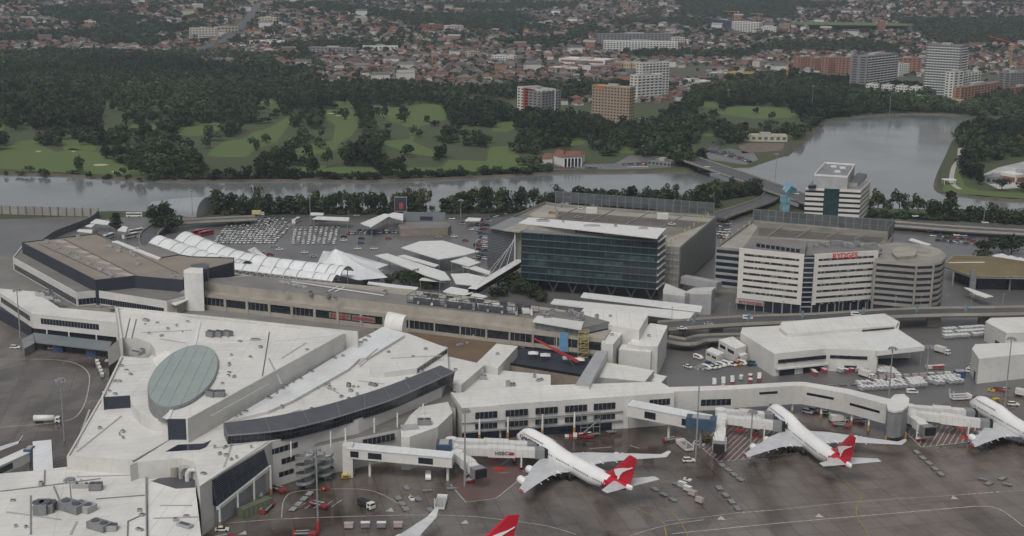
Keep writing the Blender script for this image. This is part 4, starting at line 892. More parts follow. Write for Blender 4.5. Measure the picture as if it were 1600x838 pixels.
for k in range(46):
    x, y, z = ra.choice([(ra.uniform(330, 500), ra.uniform(530, 575), zH), (ra.uniform(330, 400), ra.uniform(580, 620), zH), (ra.uniform(10, 220), ra.uniform(750, 835), 11.2), (ra.uniform(240, 300), ra.uniform(775, 835), 10.6), (ra.uniform(130, 200), ra.uniform(660, 705), 15.5), (ra.uniform(480, 560), ra.uniform(590, 625), 17), (ra.uniform(330, 400), ra.uniform(700, 720), 17), (ra.uniform(600, 670), ra.uniform(545, 565), 19.3), (ra.uniform(215, 290), ra.uniform(500, 530), zH)])
    unit(x, y, z, ra.uniform(.5, 1.6), ra.uniform(.5, 1.2), ra.uniform(.3, .9), ra.uniform(0, 1), {zH: 'little roof hatch near the oval skylight', 11.2: 'little roof hatch on the foreground roof', 10.6: 'little roof hatch on the strip roof by the duct cluster', 15.5: 'little roof hatch on the wedge shaped roof', 17: 'little roof hatch behind the dark canopy', 19.3: 'little roof hatch on the far roof wing'}[z], 2)
# duct cluster in the pit by the louvred corner
dt = thing('ventilation_ducts', 'cluster of pale curved ducts beside a tank in the roof recess', 'ducts', at(275, 750, 10.6))
for k, (x, y) in enumerate([(253, 738), (262, 743), (283, 748), (293, 752)]):
    c = at(x, y, 10.6); mb = MB().use(m_lgrey if k % 2 == 0 else m_wallw); pts_ = smooth([(c[0], c[1], 10.6), (c[0], c[1], 13.2), (c[0] + 1, c[1] + .5, 14.3), (c[0] + 3, c[1] + .3, 14.2), (c[0] + 4, c[1], 13), (c[0] + 4, c[1], 10.6)], 3)
    for a, b in zip(pts_[:-1], pts_[1:]): mb.tube(a, b, .75, .75, 10)
    mb.build('duct', dt)
c = at(273, 744, 10.6); MB().use(m_cream).tube((c[0], c[1], 10.6), (c[0], c[1], 14), 1.6, n=14).build('tank', dt)
addblock(CB, [(236, 752), (262, 742), (305, 742), (305, 762), (275, 764)], 10.68, roof=m_dark, z0=10)
# spiral fire stairs
def spiral(px, py, r, n, label):
    c = at(px, py, 0); s_ = thing('spiral_fire_stair', label, 'stairs', c, 'steel spiral stairs on the pier front')
    for k in range(n):
        z0 = k * 3.1; mb = MB().use(m_steel); m_ = 14
        for i in range(m_):
            a0, a1 = 2 * pi * i / m_, 2 * pi * (i + 1) / m_; z = z0 + 3.1 * i / m_
            mb.poly([(c[0] + .4 * cos(a0), c[1] + .4 * sin(a0), z), (c[0] + r * cos(a0), c[1] + r * sin(a0), z), (c[0] + r * cos(a1), c[1] + r * sin(a1), z + .2), (c[0] + .4 * cos(a1), c[1] + .4 * sin(a1), z + .2)])
            mb.bar((c[0] + r * cos(a0), c[1] + r * sin(a0), z + .5), (c[0] + r * cos(a1), c[1] + r * sin(a1), z + .72), .08, 1.0)
        mb.build('flight', s_)
    MB().use(m_steel).tube((c[0], c[1], 0), (c[0], c[1], n * 3.1 + 1.2), .35).build('central_post', s_)
spiral(478, 763, 3.4, 4, 'taller grey spiral stair beside the floodlight mast on the pier front')
spiral(508, 750, 3.1, 3, 'shorter grey spiral stair beside the white gate bridge pillar')
spiral(729, 683, 2.3, 3, 'grey spiral stair between the curved canopy and the right hand pier')
# ---------------- left finger
t_, pl = building('finger_building', 'low white finger building with long black window bands at the left edge', [(-14, 452), (0, 451), (56, 456), (93, 481), (182, 489), (184, 504), (50, 490), (-4, 455)], 13.2, z0=6)
MB().use(m_navy).prism(P([(-14, 456), (40, 460), (182, 492), (180, 502), (52, 489)], 13), 0, 6).build('undercroft_wall', t_)
A, B = seg((50, 490), (184, 504), 13.2); bands(t_, A, B, [(.1, .78, 8.6, 11.3)], m_glassb, mull=1.6)
for u in (.17, .43, .75): a = lerp(A, B, u); MB().use(m_white).tube((a[0], a[1] - .8, 0), (a[0], a[1] - .8, 6.2), .35).build('column', t_)
A, B = seg((-4, 455), (50, 490), 13.2); bands(t_, A, B, [(.1, .93, 8.6, 11.2)], m_glassb, mull=1.8); bands(t_, A, B, [(.1, .95, 3, 6)], m_glassb)
MB().use(mat('grey_green_canopy', (.16, .185, .19), .5, .1, .1)).prism(P([(52, 520), (175, 534), (168, 548), (56, 535)], 4.6), 4.2, 4.6, bottom=True).build('bag_room_canopy', t_)
MB().use(m_grey).prism(P([(33, 530), (52, 521), (54, 536), (38, 545)], 4), 0, 4).build('stair_box', t_)
MB().use(m_navy).prism(P([(168, 545), (186, 530), (188, 560), (170, 572)], 14), 0, 14, top=m_groof).build('link_wall', t_)
for x, y, w_, d_, h_ in [(66, 463, 6, 3, 2), (75, 462, 4, 3, 2.6), (80, 468, 5, 2.5, 1.6), (92, 471, 4, 2, 1)]: unit(x, y, 13.2, w_, d_, h_, -.4, 'pale plant cabinet on the left finger roof', 0)
# ---------------- departures hall with the navy wall, and its skirts of lower roof
t_ = thing('departures_hall', 'big flat beige roofed hall with a dark navy wall around it', 'terminal building', at(200, 430, 0))
addblock(t_, [(-80, 395), (-20, 396), (20, 402), (119, 462), (260, 474), (300, 470), (640, 512), (640, 520), (597, 511), (540, 519), (380, 497), (182, 483), (93, 479), (56, 455), (-80, 446)], 10, wall=m_cream, roof=m_groof, nm='lower_roof')
pl2 = addblock(t_, [(20, 404), (119, 459), (152, 456), (261, 473), (302, 462), (305, 440), (160, 430), (60, 392), (34, 386)], 16.4, wall=m_wallw, roof=m_groof, z0=10, nm='middle_roof')
for a, b, r_ in (((20, 404), (119, 459), [(.02, .99, 10.6, 13.6)]), ((119, 459), (152, 456), [(.08, .98, 10.6, 13.6)]), ((152, 456), (261, 473), [(.01, .95, 10.6, 13.4)])):
    A, B = seg(a, b, 16.4); bands(t_, A, B, r_, m_glassb, mull=1.5)
MB().use(m_wallw).walls(pl2, 16.4, 17.0, .5).build('parapet', t_)
navy = [(34, 380), (149, 439), (210, 432.5), (286, 439), (290, 430), (365, 411), (366, 404), (300, 402), (280, 399), (248, 404), (152, 366)]
addblock(t_, navy, 22.2, wall=m_navy, roof=m_beige, z0=10, nm='upper_roof')
MB().use(m_navy).walls(P(navy, 22.2), 22.2, 22.7, .3).build('parapet', t_)
addblock(t_, [(184, 376), (252, 403), (248, 405), (175, 377)], 22.9, wall=m_white, roof=m_white, z0=21, nm='roof_edge')
addblock(t_, [(215, 385), (235, 382), (280, 398), (252, 404)], 21.0, wall=m_cream, roof=m_groof, z0=5, nm='side_roof')
mb = MB().use(m_dark); mb.bar(at(100, 374, 22.3), at(213, 431, 22.3), .5, .3); mb.bar(at(152, 367, 22.3), at(280, 428, 22.3), .4, .25); mb.bar(at(60, 381, 22.3), at(178, 434, 22.3), .5, .3); mb.build('roof_gutter', t_)
m_patch = mat('pale_roof_patch', (.36, .33, .29), .8, .12, .3)
for x, y in [(96, 378), (112, 386), (130, 394), (146, 402), (163, 411), (180, 420), (197, 429)]:
    c = at(x, y, 22.2); MB().use(m_patch).box((c[0], c[1], 22.26), (9, 4, .08), -.55).build('pale_roof_panel', t_)
for x, y in [(73, 380), (90, 389), (106, 397), (122, 405), (138, 414), (156, 423), (174, 432), (122, 373), (168, 386), (185, 394), (186, 389), (205, 397), (208, 401), (215, 414), (172, 387), (215, 391), (270, 434)]:
    unit(x, y, 22.2, 2, 2, 2, .3, 'small grey vent housing standing on the beige hall roof', 2)
for x, y in [(144, 472), (154, 480), (175, 483), (195, 474), (130, 467), (165, 475)]: unit(x, y, 10, 2.6, 2, 1, .3, 'low pale vent on the grey lower roof before the navy wall', 2)
# white lift tower and the dark box behind it
t_, pl = building('lift_tower', 'square white lift tower between the navy hall and the long terminal', [(287, 422), (298, 418), (317, 419), (317, 427), (305, 427), (287, 426)], 29, z0=10, wall=m_white, roof=m_roofC, cat='tower')
t_, pl = building('plant_room', 'dark grey plant room behind the white lift tower', [(298, 414), (318, 411), (326, 413), (324, 420), (300, 419)], 28, z0=10, wall=m_navy, roof=m_dark, cat='plant room')
t_, pl = building('roof_pavilion', 'small white flat canopy pavilion at the corner of the grey roof', [(258, 470), (282, 459), (301, 465), (275, 477)], 15.5, z0=15, wall=m_white, roof=m_roofC)
MB().use(m_cream).prism(P([(266, 471), (282, 462), (296, 467), (276, 476)], 15), 10, 15).build('wall', t_)
# ---------------- long terminal
t_ = thing('terminal_building', 'long cream and brown terminal block with dark window strip and red lettering', 'terminal building', at(600, 500, 0)); TB = t_
bar = [(283, 455), (600, 490), (760, 509), (945, 530), (960, 508), (900, 487), (640, 452), (380, 430), (318, 440)]
addblock(t_, bar, 17.5, wall=m_brown, roof=m_cream, nm='lower_block')
addblock(t_, [(312, 441), (600, 473), (640, 478), (900, 505), (905, 495), (640, 462), (400, 431), (318, 436)], 21.5, wall=m_cream, roof=m_groof, z0=17, nm='upper_roof')
A, B = seg((283, 455), (945, 530), 17.5)
A_, B_ = seg((283, 455), (600, 490), 17.5)
for (A, B), n_, u1 in (((A_, B_), 9, 1), (seg((600, 490), (760, 509), 17.5), 4, 1), (seg((760, 509), (945, 530), 17.5), 5, .97)):
    mbs = []
    for k in range(n_): bands(t_, A, B, [((k + .02) / n_ * u1, (k + .99) / n_ * u1, 12.0, 15.8)], m_glass, mull=2.2 if k % 2 else None)
    MB().use(m_cream).pan(A, B, 0, 1, 10, 11.9, .5, .5).build('spandrel', t_); MB().use(m_cream).pan(A, B, 0, 1, 15.9, 17.3, .6, .6).build('fascia', t_)
    for k in range(n_ + 1): MB().use(m_cream).pan(A, B, min(k / n_ + .0, .996), min(k / n_ + .012, 1), 10, 17.2, .8, .8).build('pier', t_)
def text(s, a, b, zb, h, m, nm='lettering', parent=None, out=.9, bold=.03, font=None, lab=None):
    """raised letters along the wall a-b (left to right), base at height zb"""
    cu = bpy.data.curves.new(nm, 'FONT'); cu.body = s; cu.size = h * 1.38; cu.extrude = .08; cu.offset = bold; cu.align_x = 'LEFT'; cu.materials.append(m)
    o = bpy.data.objects.new(nm, cu); COL.objects.link(o); bpy.context.view_layer.update()
    wd = o.dimensions.x; L_ = hypot(b[0] - a[0], b[1] - a[1]); ang = atan2(b[1] - a[1], b[0] - a[0]); nx, ny = (b[1] - a[1]) / L_, -(b[0] - a[0]) / L_
    me = o.to_mesh().copy(); me.materials.clear(); me.materials.append(m); bpy.data.objects.remove(o)
    o = bpy.data.objects.new(nm, me); COL.objects.link(o)
    sx = L_ / max(wd, .01); M = Matrix.Translation((a[0] + nx * out, a[1] + ny * out, zb)) @ Matrix.Rotation(ang, 4, 'Z') @ Matrix.Rotation(pi / 2, 4, 'X') @ Matrix.Diagonal((sx, 1, 1, 1))
    me.transform(M)
    if parent is not None:
        off = Vector((0, 0, 0)); p = parent
        while p is not None: off += Vector(p.location); p = p.parent
        me.transform(Matrix.Translation(-off)); o.parent = parent
    return o
m_signback = mat('sign_backing', (.17, .15, .13), .7)
A, B = seg((518, 486), (546, 489), 15.8); MB().use(m_signback).pan(A, B, -.1, 1.1, 12.6, 15.3, .95, .1).build('sign_board', t_); text('SYDNEY', A, B, 13.0, 1.9, m_sredtxt, parent=t_, out=1.1, bold=.05)
A, B = seg((553, 490), (586, 494), 15.8); MB().use(m_signback).pan(A, B, -.05, 1.05, 12.6, 15.3, .95, .1).build('sign_board', t_); text('INTERNATIONAL', A, B, 13.4, 1.2, m_sredtxt, parent=t_, out=1.1, bold=.03)
mb = MB().use(m_lgrey)
for x0, y0, x1, y1 in ((438, 440, 447, 443), (447, 441, 455, 445), (455, 443, 463, 447), (462, 444, 470, 448), (470, 446, 478, 450)): mb.bar(at(x0, y0, 22), at(x1, y1, 22), 1.6, .8)
mb.build('roof_hood', t_)
mb = MB().use(m_white); mb.bar(at(456, 440, 22), at(600, 462, 22), .5, .4)
for k in range(2): mb.bar(at(514 + k * 10, 455 + k, 21.8), at(528 + k * 10, 448 + k, 21.8), .7, .3)
mb.build('roof_rail', t_)
# steel plant frame on the roof
fr = thing('plant_screen', 'dark steel cage of rooftop plant screens over the terminal', 'plant screen', at(735, 490, 21.5))
pf = [(638, 470), (650, 459), (842, 481), (836, 497), (720, 486), (640, 478)]
FA, FB = seg((636, 483), (800, 502), 18.6); FC, FD = seg((650, 466), (842, 488), 21.6)
MB().use(m_navy).prism([FA, FB, FD, FC], 17.6, 21.75).build('deck', fr)
for nm, (a, b) in (('front_screen', (FA, FB)), ('rear_screen', (FC, FD))):
    mb = MB().use(m_dark); k = 16
    for i in range(k + 1):
        p = lerp(a, b, i / k); mb.bar((*p, 17.5), (*p, 25.5), .25)
    for z in (17.9, 20.4, 23, 25.4): mb.bar((*a, z), (*b, z), .22)
    mb.use(mat('dull_mesh_screen', (.065, .068, .072), .7, .25, .8))
    for i in range(k):
        if nm == 'front_screen' or i % 3: p, q = lerp(a, b, (i + .06) / k), lerp(a, b, (i + .94) / k); mb.wall(p, q, 18.2, 24.6 if i % 5 else 22.2, .08)
    mb.build(nm, fr)
mb = MB().use(m_dark)
for i in range(0, 17, 2): mb.bar((*lerp(FA, FB, i / 16), 25.4), (*lerp(FC, FD, i / 16), 25.4), .2)
mb.build('cross_beams', fr)
for k in range(16):
    u = (k + .5) / 16; a = lerp(FA, FB, u); b = lerp(FC, FD, u); c = lerp(a, b, .35 + .3 * (k % 2)); mb = MB().use(ra.choice([m_lgrey, m_steel, m_wallw])).box((c[0], c[1], 0), (3.4, 5, ra.uniform(1, 2.2)), .12, z0=21.8); mb.tube((c[0] + 2.6, c[1] - 6, 22.5), (c[0] + 2.6, c[1] + 5, 22.5), .6); mb.build('duct', fr)
# glazed end pavilion with scaffold and blue chute (building works)
t_, pl = building('end_pavilion', 'flat dark roofed pavilion with a glazed strip at the end of the terminal', [(836, 502), (842, 484), (905, 490), (952, 503), (907, 513)], 21, wall=m_grey, roof=m_groof, z0=0)
A, B = seg((836, 502), (907, 513), 21); bands(t_, A, B, [(.02, .98, 17.6, 20.2)], mat('pale_lit_glass', (.22, .25, .25), .25, .3, .6), mull=1.6)
MB().use(m_cream).pan(A, B, 0, 1, 15.8, 17.2, .6, .6).build('fascia', t_); MB().use(m_cream).pan(A, B, -.3, 1, 8.5, 10.2, .6, .6).build('spandrel', t_)
MB().use(m_wallw).prism(P([(832, 502), (840, 493), (912, 503), (908, 515)], 21.6), 21.1, 21.6, bottom=True).build('roof_slab', t_)
A, B = seg((907, 513), (952, 503), 21); bands(t_, A, B, [(.05, .95, 3 + 4.2 * k, 5.6 + 4.2 * k) for k in range(4)], m_glassb)
WA, WB = seg((836, 517.8), (907, 526), 17.5)
s_ = thing('scaffold_tower', 'yellow braced scaffold tower against the grey pavilion end', 'scaffolding', (WB[0], WB[1], 9))
cs = [(WB[0] - 1 + dx, WB[1] - 1.2 + dy) for dx, dy in ((0, -3), (4.4, -3), (4.4, 0), (0, 0))]
for i in range(4): MB().use(m_steel).bar((*cs[i], 9), (*cs[i], 21.5), .2).build('standard', s_)
mb = MB().use(mat('yellow_scaffold', (.38, .30, .10), .6, .2, .8))
for k in range(6):
    z = 2.3 * k + 9.3
    for i in range(4): mb.bar((*cs[i], z), (*cs[(i + 1) % 4], z), .35)
    if k < 5: mb.bar((*cs[0], z), (*cs[1], z + 2.3), .25)
mb.build('ledger', s_)
cht = thing('blue_hoarding', 'bright blue sheet hoarding hanging on the building works', 'hoarding', (*lerp(WA, WB, .63), 7))
MB().use(mat('blue_sheet', (.10, .25, .42), .6, .12, .5)).pan(WA, WB, .57, .73, 8, 18.6, 1.3, .2).build('sheet', cht); MB().use(m_steel).pan(WA, WB, .55, .75, 7.8, 18.8, 1.08, .15).build('frame', cht)
# curved white hood where the vault strip meets the long terminal
t_ = thing('vault_hood', 'white quarter round hood standing between the bright vault and the brown terminal', 'hood', at(612, 512, 17)); h0, h1 = Vector(at(600, 508, 18)), Vector(at(628, 514, 18)); dd = Vector((.35, 1, 0)).normalized() * 5; mb = MB().use(m_roofA)
R_ = [[tuple(h + dd * (1 - cos(k * pi / 16)) + Vector((0, 0, 6 * sin(k * pi / 16) - 1))) for k in range(9)] for h in (h0, h1)]
for k in range(8): mb.poly([R_[0][k], R_[1][k], R_[1][k + 1], R_[0][k + 1]])
for q in R_: mb.poly(q + [(q[-1][0], q[-1][1], q[0][2])])
mb.build('shell', t_)
# ---------------- white service blocks
SB = [('service_block', 'tallest white box of the cluster right of the pavilion', [(904, 493), (912, 482), (938, 483), (1013, 491), (999, 515), (959, 509)], 20, m_roofC),
      ('service_block', 'narrow white box stepping down from the tallest white block', [(940, 536), (949, 511), (978, 514), (958, 538)], 17, m_roofC),
      ('service_block', 'white box with a sloping edge beside the elevated road', [(980, 537), (1016, 505), (1043, 509), (1028, 541), (1000, 541)], 15, m_roofC),
      ('service_block', 'low grey walled box in front of the white cluster', [(967, 546), (972, 538), (1019, 544), (1017, 550)], 13, m_roofC),
      ('service_block', 'low white roof between the link corridor and the staff car park', [(928, 588), (947, 566), (1022, 579), (1008, 596)], 11, m_roofA),
      ('service_block', 'small white shed roof beside the parked staff cars', [(1006, 592), (1012, 582), (1042, 588), (1033, 598)], 8, m_roofC),
      ('arrivals_annex', 'white flat roof right of the curved canopy end', [(684, 566), (700, 557), (757, 570), (721, 601), (708, 600), (700, 585)], 14.5, m_roofA),
      ('arrivals_annex', 'small white roof at the edge of the brown membrane', [(745, 567), (776, 537), (809, 541), (778, 575)], 14, m_roofA),
      ('arrivals_annex', 'long low white roof behind the right hand pier', [(708, 612), (722, 600), (762, 577), (860, 586), (860, 603), (760, 614)], 10.6, m_roofA)]
for nm, lab, pts, z, rf in SB:
    t_, pl = building(nm, lab, pts, z, roof=rf, wall=m_wallw if z > 12 else m_lgrey)
    if z > 12.5: unit(*px_of((*ctr(pl), z)), z, 1.6, 1.2, .7, 0, 'small vent on a white block right of the long terminal', 2)
t_, pl = building('brown_roof_block', 'flat brown membrane roof between the terminal and white annexes', [(636, 522), (640, 514), (760, 528), (800, 545), (745, 567), (700, 557), (699, 545), (640, 531)], 10.4, roof=m_brroof, wall=m_brown)
t_, pl = building('link_corridor', 'sloping white corridor joining the right hand pier to the terminal', [(899, 601), (932, 548), (950, 549), (921, 603)], 15, roof=m_lgrey, wall=m_wallw, cat='corridor')
A, B = seg((921, 603), (950, 549), 15); bands(t_, A, B, [(.1, .9, 10.5, 13)], m_lgrey)
t_ = thing('roof_terrace', 'dark open terrace with white parasols beside the red crane', 'terrace', at(860, 570, 0))
tp = P([(790, 570), (812, 543), (928, 561), (912, 590)], 9); MB().use(m_brown).prism(tp, 0, 9, top=m_navy).build('deck', t_); MB().use(m_glass).walls(tp, 9.01, 10.2, .1).build('balustrade', t_)
for x, y in ((833, 560), (852, 563), (887, 568), (905, 570)):
    c = at(x, y, 9); u = thing('parasol', 'square white parasol open over the dark terrace', 'parasol', c, 'white parasols on the terrace')
    MB().use(m_steel).tube((c[0], c[1], 9), (c[0], c[1], 12), .08).build('pole', u); mb = MB().use(m_white); q = [(c[0] + 2.2 * sx, c[1] + 2.2 * sy, 11.4) for sx, sy in ((-1, -1), (1, -1), (1, 1), (-1, 1))]
    for i in range(4): mb.poly([q[i], q[(i + 1) % 4], (c[0], c[1], 12.3)]); mb.poly([q[(i + 1) % 4], q[i], (c[0], c[1], 12.2)])
    mb.build('canopy', u)
# red mobile crane, boom raised to the left
c = at(903, 606, 0); s_ = thing('mobile_crane', 'mobile crane with a long red telescopic boom raised across the terrace', 'crane', c)
b0 = Vector((c[0], c[1] + 2, 11)); b1 = Vector(at(832, 528, 21)); MB().use(m_sredtxt).bar(b0, b0.lerp(b1, .55), .95, 1.1).build('boom', s_); MB().use(m_red).bar(b0.lerp(b1, .5), b0.lerp(b1, .82), .7, .8).build('boom', s_); MB().use(m_red).bar(b0.lerp(b1, .8), b1, .45, .5).build('boom', s_)
MB().use(m_red).box((c[0], c[1] + 2, 0), (5, 3, 11)).build('cab', s_); MB().use(m_dark).bar(b0 + Vector((-1.5, 0, -2)), b0.lerp(b1, .3), .4).build('ram', s_)
# ---------------- right hand pier
t_ = thing('pier_building', 'long two storey white pier with window bands beside the kangaroo tailed jet', 'terminal building', at(890, 660, 0))
pp = [(722, 638), (817, 630), (1054, 614), (1048, 606), (1030, 596), (985, 598), (860, 602), (712, 614), (704, 613)]
addblock(t_, pp, 13.4, roof=m_roofA)
A, B = seg((722, 638), (817, 630), 13.4); C_, D_ = seg((817, 630), (1054, 614), 13.4); 
def U(x): return (x - 722) / 332
PA, PB = seg((722, 638), (1054, 614), 13.4)
for k, (x0, x1) in enumerate([(742, 775), (788, 822), (834, 868), (880, 914), (925, 959), (1014, 1047)]):
    bands(t_, PA, PB, [(U(x0), U(x1), 8.7, 11.2)], mull=1.6)
    if k < 5: bands(t_, PA, PB, [(U(x0), U(x1), 4.6, 6.6)], mull=1.6)
bands(t_, PA, PB, [(0, .17, .2, 3.4), (.18, .7, .2, 3.0)], m_glassb)
mb = MB().use(m_grey).pan(PA, PB, 0, .75, 3.4, 3.8, .6, .6).pan(PA, PB, 0, .75, 7.2, 7.5, .4, .4); mb.build('ledge', t_)
for u in (.08, .21, .37, .52): a = lerp(PA, PB, u); mb = MB().use(m_white).tube((a[0], a[1] - 1.6, 3), (a[0], a[1] - 1.6, 9), .4); mb.use(m_orange).tube((a[0], a[1] - 1.6, 0), (a[0], a[1] - 1.6, 3), .5); mb.build('column', t_)
for q in (.18, .36, .55, .72, .86):
    a = lerp(PA, PB, q); b = lerp(seg((712, 614), (1030, 596), 13.4)[0], seg((712, 614), (1030, 596), 13.4)[1], q); MB().use(m_white).bar((*a, 13.5), (*b, 13.5), .4, .25).build('roof_rib', t_)
# glass stair cage on the pier front
g_ = thing('stair_cage', 'grey framed stair cage on the front of the right hand pier', 'stair cage', at(905, 678, 0))
a, b = lerp(PA, PB, .55), lerp(PA, PB, .64); mb = MB().use(m_steel)
for k in range(4):
    p = lerp(a, b, k / 3); mb.bar((p[0], p[1] - 3.2, 0), (p[0], p[1] - 3.2, 9), .2)
for z in (.2, 3, 6, 9): mb.bar((a[0], a[1] - 3.2, z), (b[0], b[1] - 3.2, z), .2)
mb.bar((a[0], a[1] - 3, 0), (b[0], b[1] - 3, 6), .8, .2); mb.build('frame', g_)
# ---------------- elevated connector to the far gates
m_conn = roofmat('connector_panel', (.50, .49, .465), 4.0, 8, .5, seam=.8, wide=.03)
t_ = thing('elevated_connector', 'long white elevated corridor on columns bending past the middle jet', 'corridor', at(1230, 650, 0))
fl = [(1048, 612), (1148, 609), (1240, 603), (1255, 603), (1320, 615), (1398, 636)]; bl = [(1046, 605), (1148, 602), (1236, 597), (1256, 597), (1325, 608), (1404, 627)]
F_, K_ = P(fl, 13), P(bl, 13)
for i in range(len(fl) - 1):
    z0 = 5.2 if i else 4.6
    MB().use(m_conn).prism([F_[i], F_[i + 1], K_[i + 1], K_[i]], z0, 13 + (.02 * i), top=m_roofA, bottom=True).build('corridor_section', t_)
bands(t_, F_[0], F_[1], [(.48, .95, 6.6, 9.2)], m_glassb, mull=2); bands(t_, F_[1], F_[2], [(.42, .73, 10.2, 11.2)], m_glassb); bands(t_, F_[3], F_[4], [(.1, .75, 9.5, 10.5)], m_glassb); bands(t_, F_[4], F_[5], [(.12, .72, 8.8, 9.8)], m_glassb)
for i, u in ((0, .1), (0, .9), (2, .1), (3, .5), (4, .2), (4, .55), (4, .92), (1, .3), (1, .8)):
    a = lerp(F_[i], F_[i + 1], u); mb = MB().use(m_white).tube((a[0], a[1] + 1.5, 2.4), (a[0], a[1] + 1.5, 5.3), .45); mb.use(m_orange).tube((a[0], a[1] + 1.5, 0), (a[0], a[1] + 1.5, 2.4), .55); mb.build('column', t_)
t_ = thing('gate_rotunda', 'white topped drum at the end of the elevated connector', 'rotunda', at(1402, 675, 0))
dr = P([(1388, 640), (1386, 630), (1398, 618), (1412, 617), (1420, 624), (1419, 634), (1410, 641), (1398, 643)], 14.2)
MB().use(m_grey).prism(dr, 3.4, 13.6, bottom=True).build('drum', t_); MB().use(m_roofA).prism([(ctr(dr)[0] + (p[0] - ctr(dr)[0]) * 1.05, ctr(dr)[1] + (p[1] - ctr(dr)[1]) * 1.05) for p in dr], 13.62, 14.4, bottom=True).build('roof', t_)
for k in (0, 2, 5): MB().use(m_orange).tube((*dr[k], 0), (*dr[k], 3.4), .5).build('column', t_)

# ---------------- gate bridges (fixed) and jet bridges (telescopic)
def prismoid(mb, A, B, w, h):
    """box girder between two 3-D axis points (top centre line), width w, hanging h below"""
    A = Vector(A); B = Vector(B); d = (B - A); d.z = 0; d.normalize(); n = Vector((-d.y, d.x, 0)) * w / 2; k = len(mb.v)
    for p in (A, B):
        for q in (p - n - Vector((0, 0, h)), p + n - Vector((0, 0, h)), p + n, p - n): mb.v.append(tuple(q))
    for f in ((3, 2, 1, 0), (4, 5, 6, 7), (0, 1, 5, 4), (1, 2, 6, 5), (2, 3, 7, 6), (3, 0, 4, 7)): mb.face([k + i for i in f])
    return mb
m_jb = roofmat('jet_bridge_panel', (.60, .595, .57), 2.2, 0, .5, seam=.6, wide=.05)
def gate_bridge(a, za, b, zb, w, h, wins, label, posts):
    A, B = at(*a, za), at(*b, zb); t_ = thing('gate_bridge', label, 'gate bridge', (A[0], A[1], 0), 'fixed bridges out to the gates')
    prismoid(MB().use(m_wallw), A, B, w, h).build('corridor', t_); mb = MB().use(m_roofB); prismoid(mb, (A[0], A[1], za + .25), (B[0], B[1], zb + .25), w + .5, .22).build('roof', t_)
    d = Vector(B) - Vector(A); l = d.length; n = Vector((d.y, -d.x, 0)).normalized()
    if n.y > 0: n = -n
    for u0, u1 in wins:
        p, q = Vector(A) + d * u0 + n * (w / 2 + .08), Vector(A) + d * u1 + n * (w / 2 + .08); MB().use(m_glass).poly([p - Vector((0, 0, h * .82)), q - Vector((0, 0, h * .82)), q - Vector((0, 0, h * .2)), p - Vector((0, 0, h * .2))]).build('window', t_)
    for u in posts:
        p = Vector(A) + d * u; MB().use(m_white).tube((p.x, p.y, 0), (p.x, p.y, p.z - h), .5).build('column', t_)
    return t_
t_ = gate_bridge((545, 697), 11, (708, 712), 9.4, 5.5, 3.6, [(.03, .11), (.2, .33), (.68, .82)], 'white gate bridge with three dark windows left of the nearest jet', (.95, .2))
c = at(541, 748, 0); MB().use(m_wallw).box((c[0] + .5, c[1] + 2.5, 0), (3.6, 4, 12), z0=0).build('stair_tower', t_)
t_ = gate_bridge((984, 630), 12, (1110, 654), 10.6, 6.5, 4.4, [(.22, .36), (.68, .82)], 'white gate bridge sloping out from the right hand pier', (.9, .5))
c = at(970, 672, 0); MB().use(m_wallw).box((c[0] + 1, c[1] + 4, 0), (4, 5, 11.5), z0=0).build('stair_tower', t_)
t_ = gate_bridge((-25, 735), 8, (49, 702), 8.6, 4, 3.4, [(.2, .5)], 'white gate bridge coming in from the left edge', (.9,))
for x, y, w_, d_, z, lab in ((694, 691, 5.5, 6, 10.5, 'blue gate box left of the nearest jet'), (1096, 652, 11, 5, 12.4, 'long blue gate box beside the middle jet'), (46, 700, 3, 4, 9.6, 'dark blue gate box by the left lounge roof')):
    c = at(x, y, z); t_ = thing('gate_box', lab, 'gate box', (c[0], c[1], 0)); MB().use(m_blue).box((c[0], c[1], z - 2.2), (w_, d_, 4.4), -.25 if x > 1000 else 0).build('casing', t_); MB().use(m_lgrey).box((c[0], c[1], z + .1), (w_ * .6, d_ * .8, .3), -.25 if x > 1000 else 0).build('roof_hatch', t_); MB().use(m_steel).tube((c[0], c[1], 0), (c[0], c[1], z - 4.3), .6).build('column', t_)
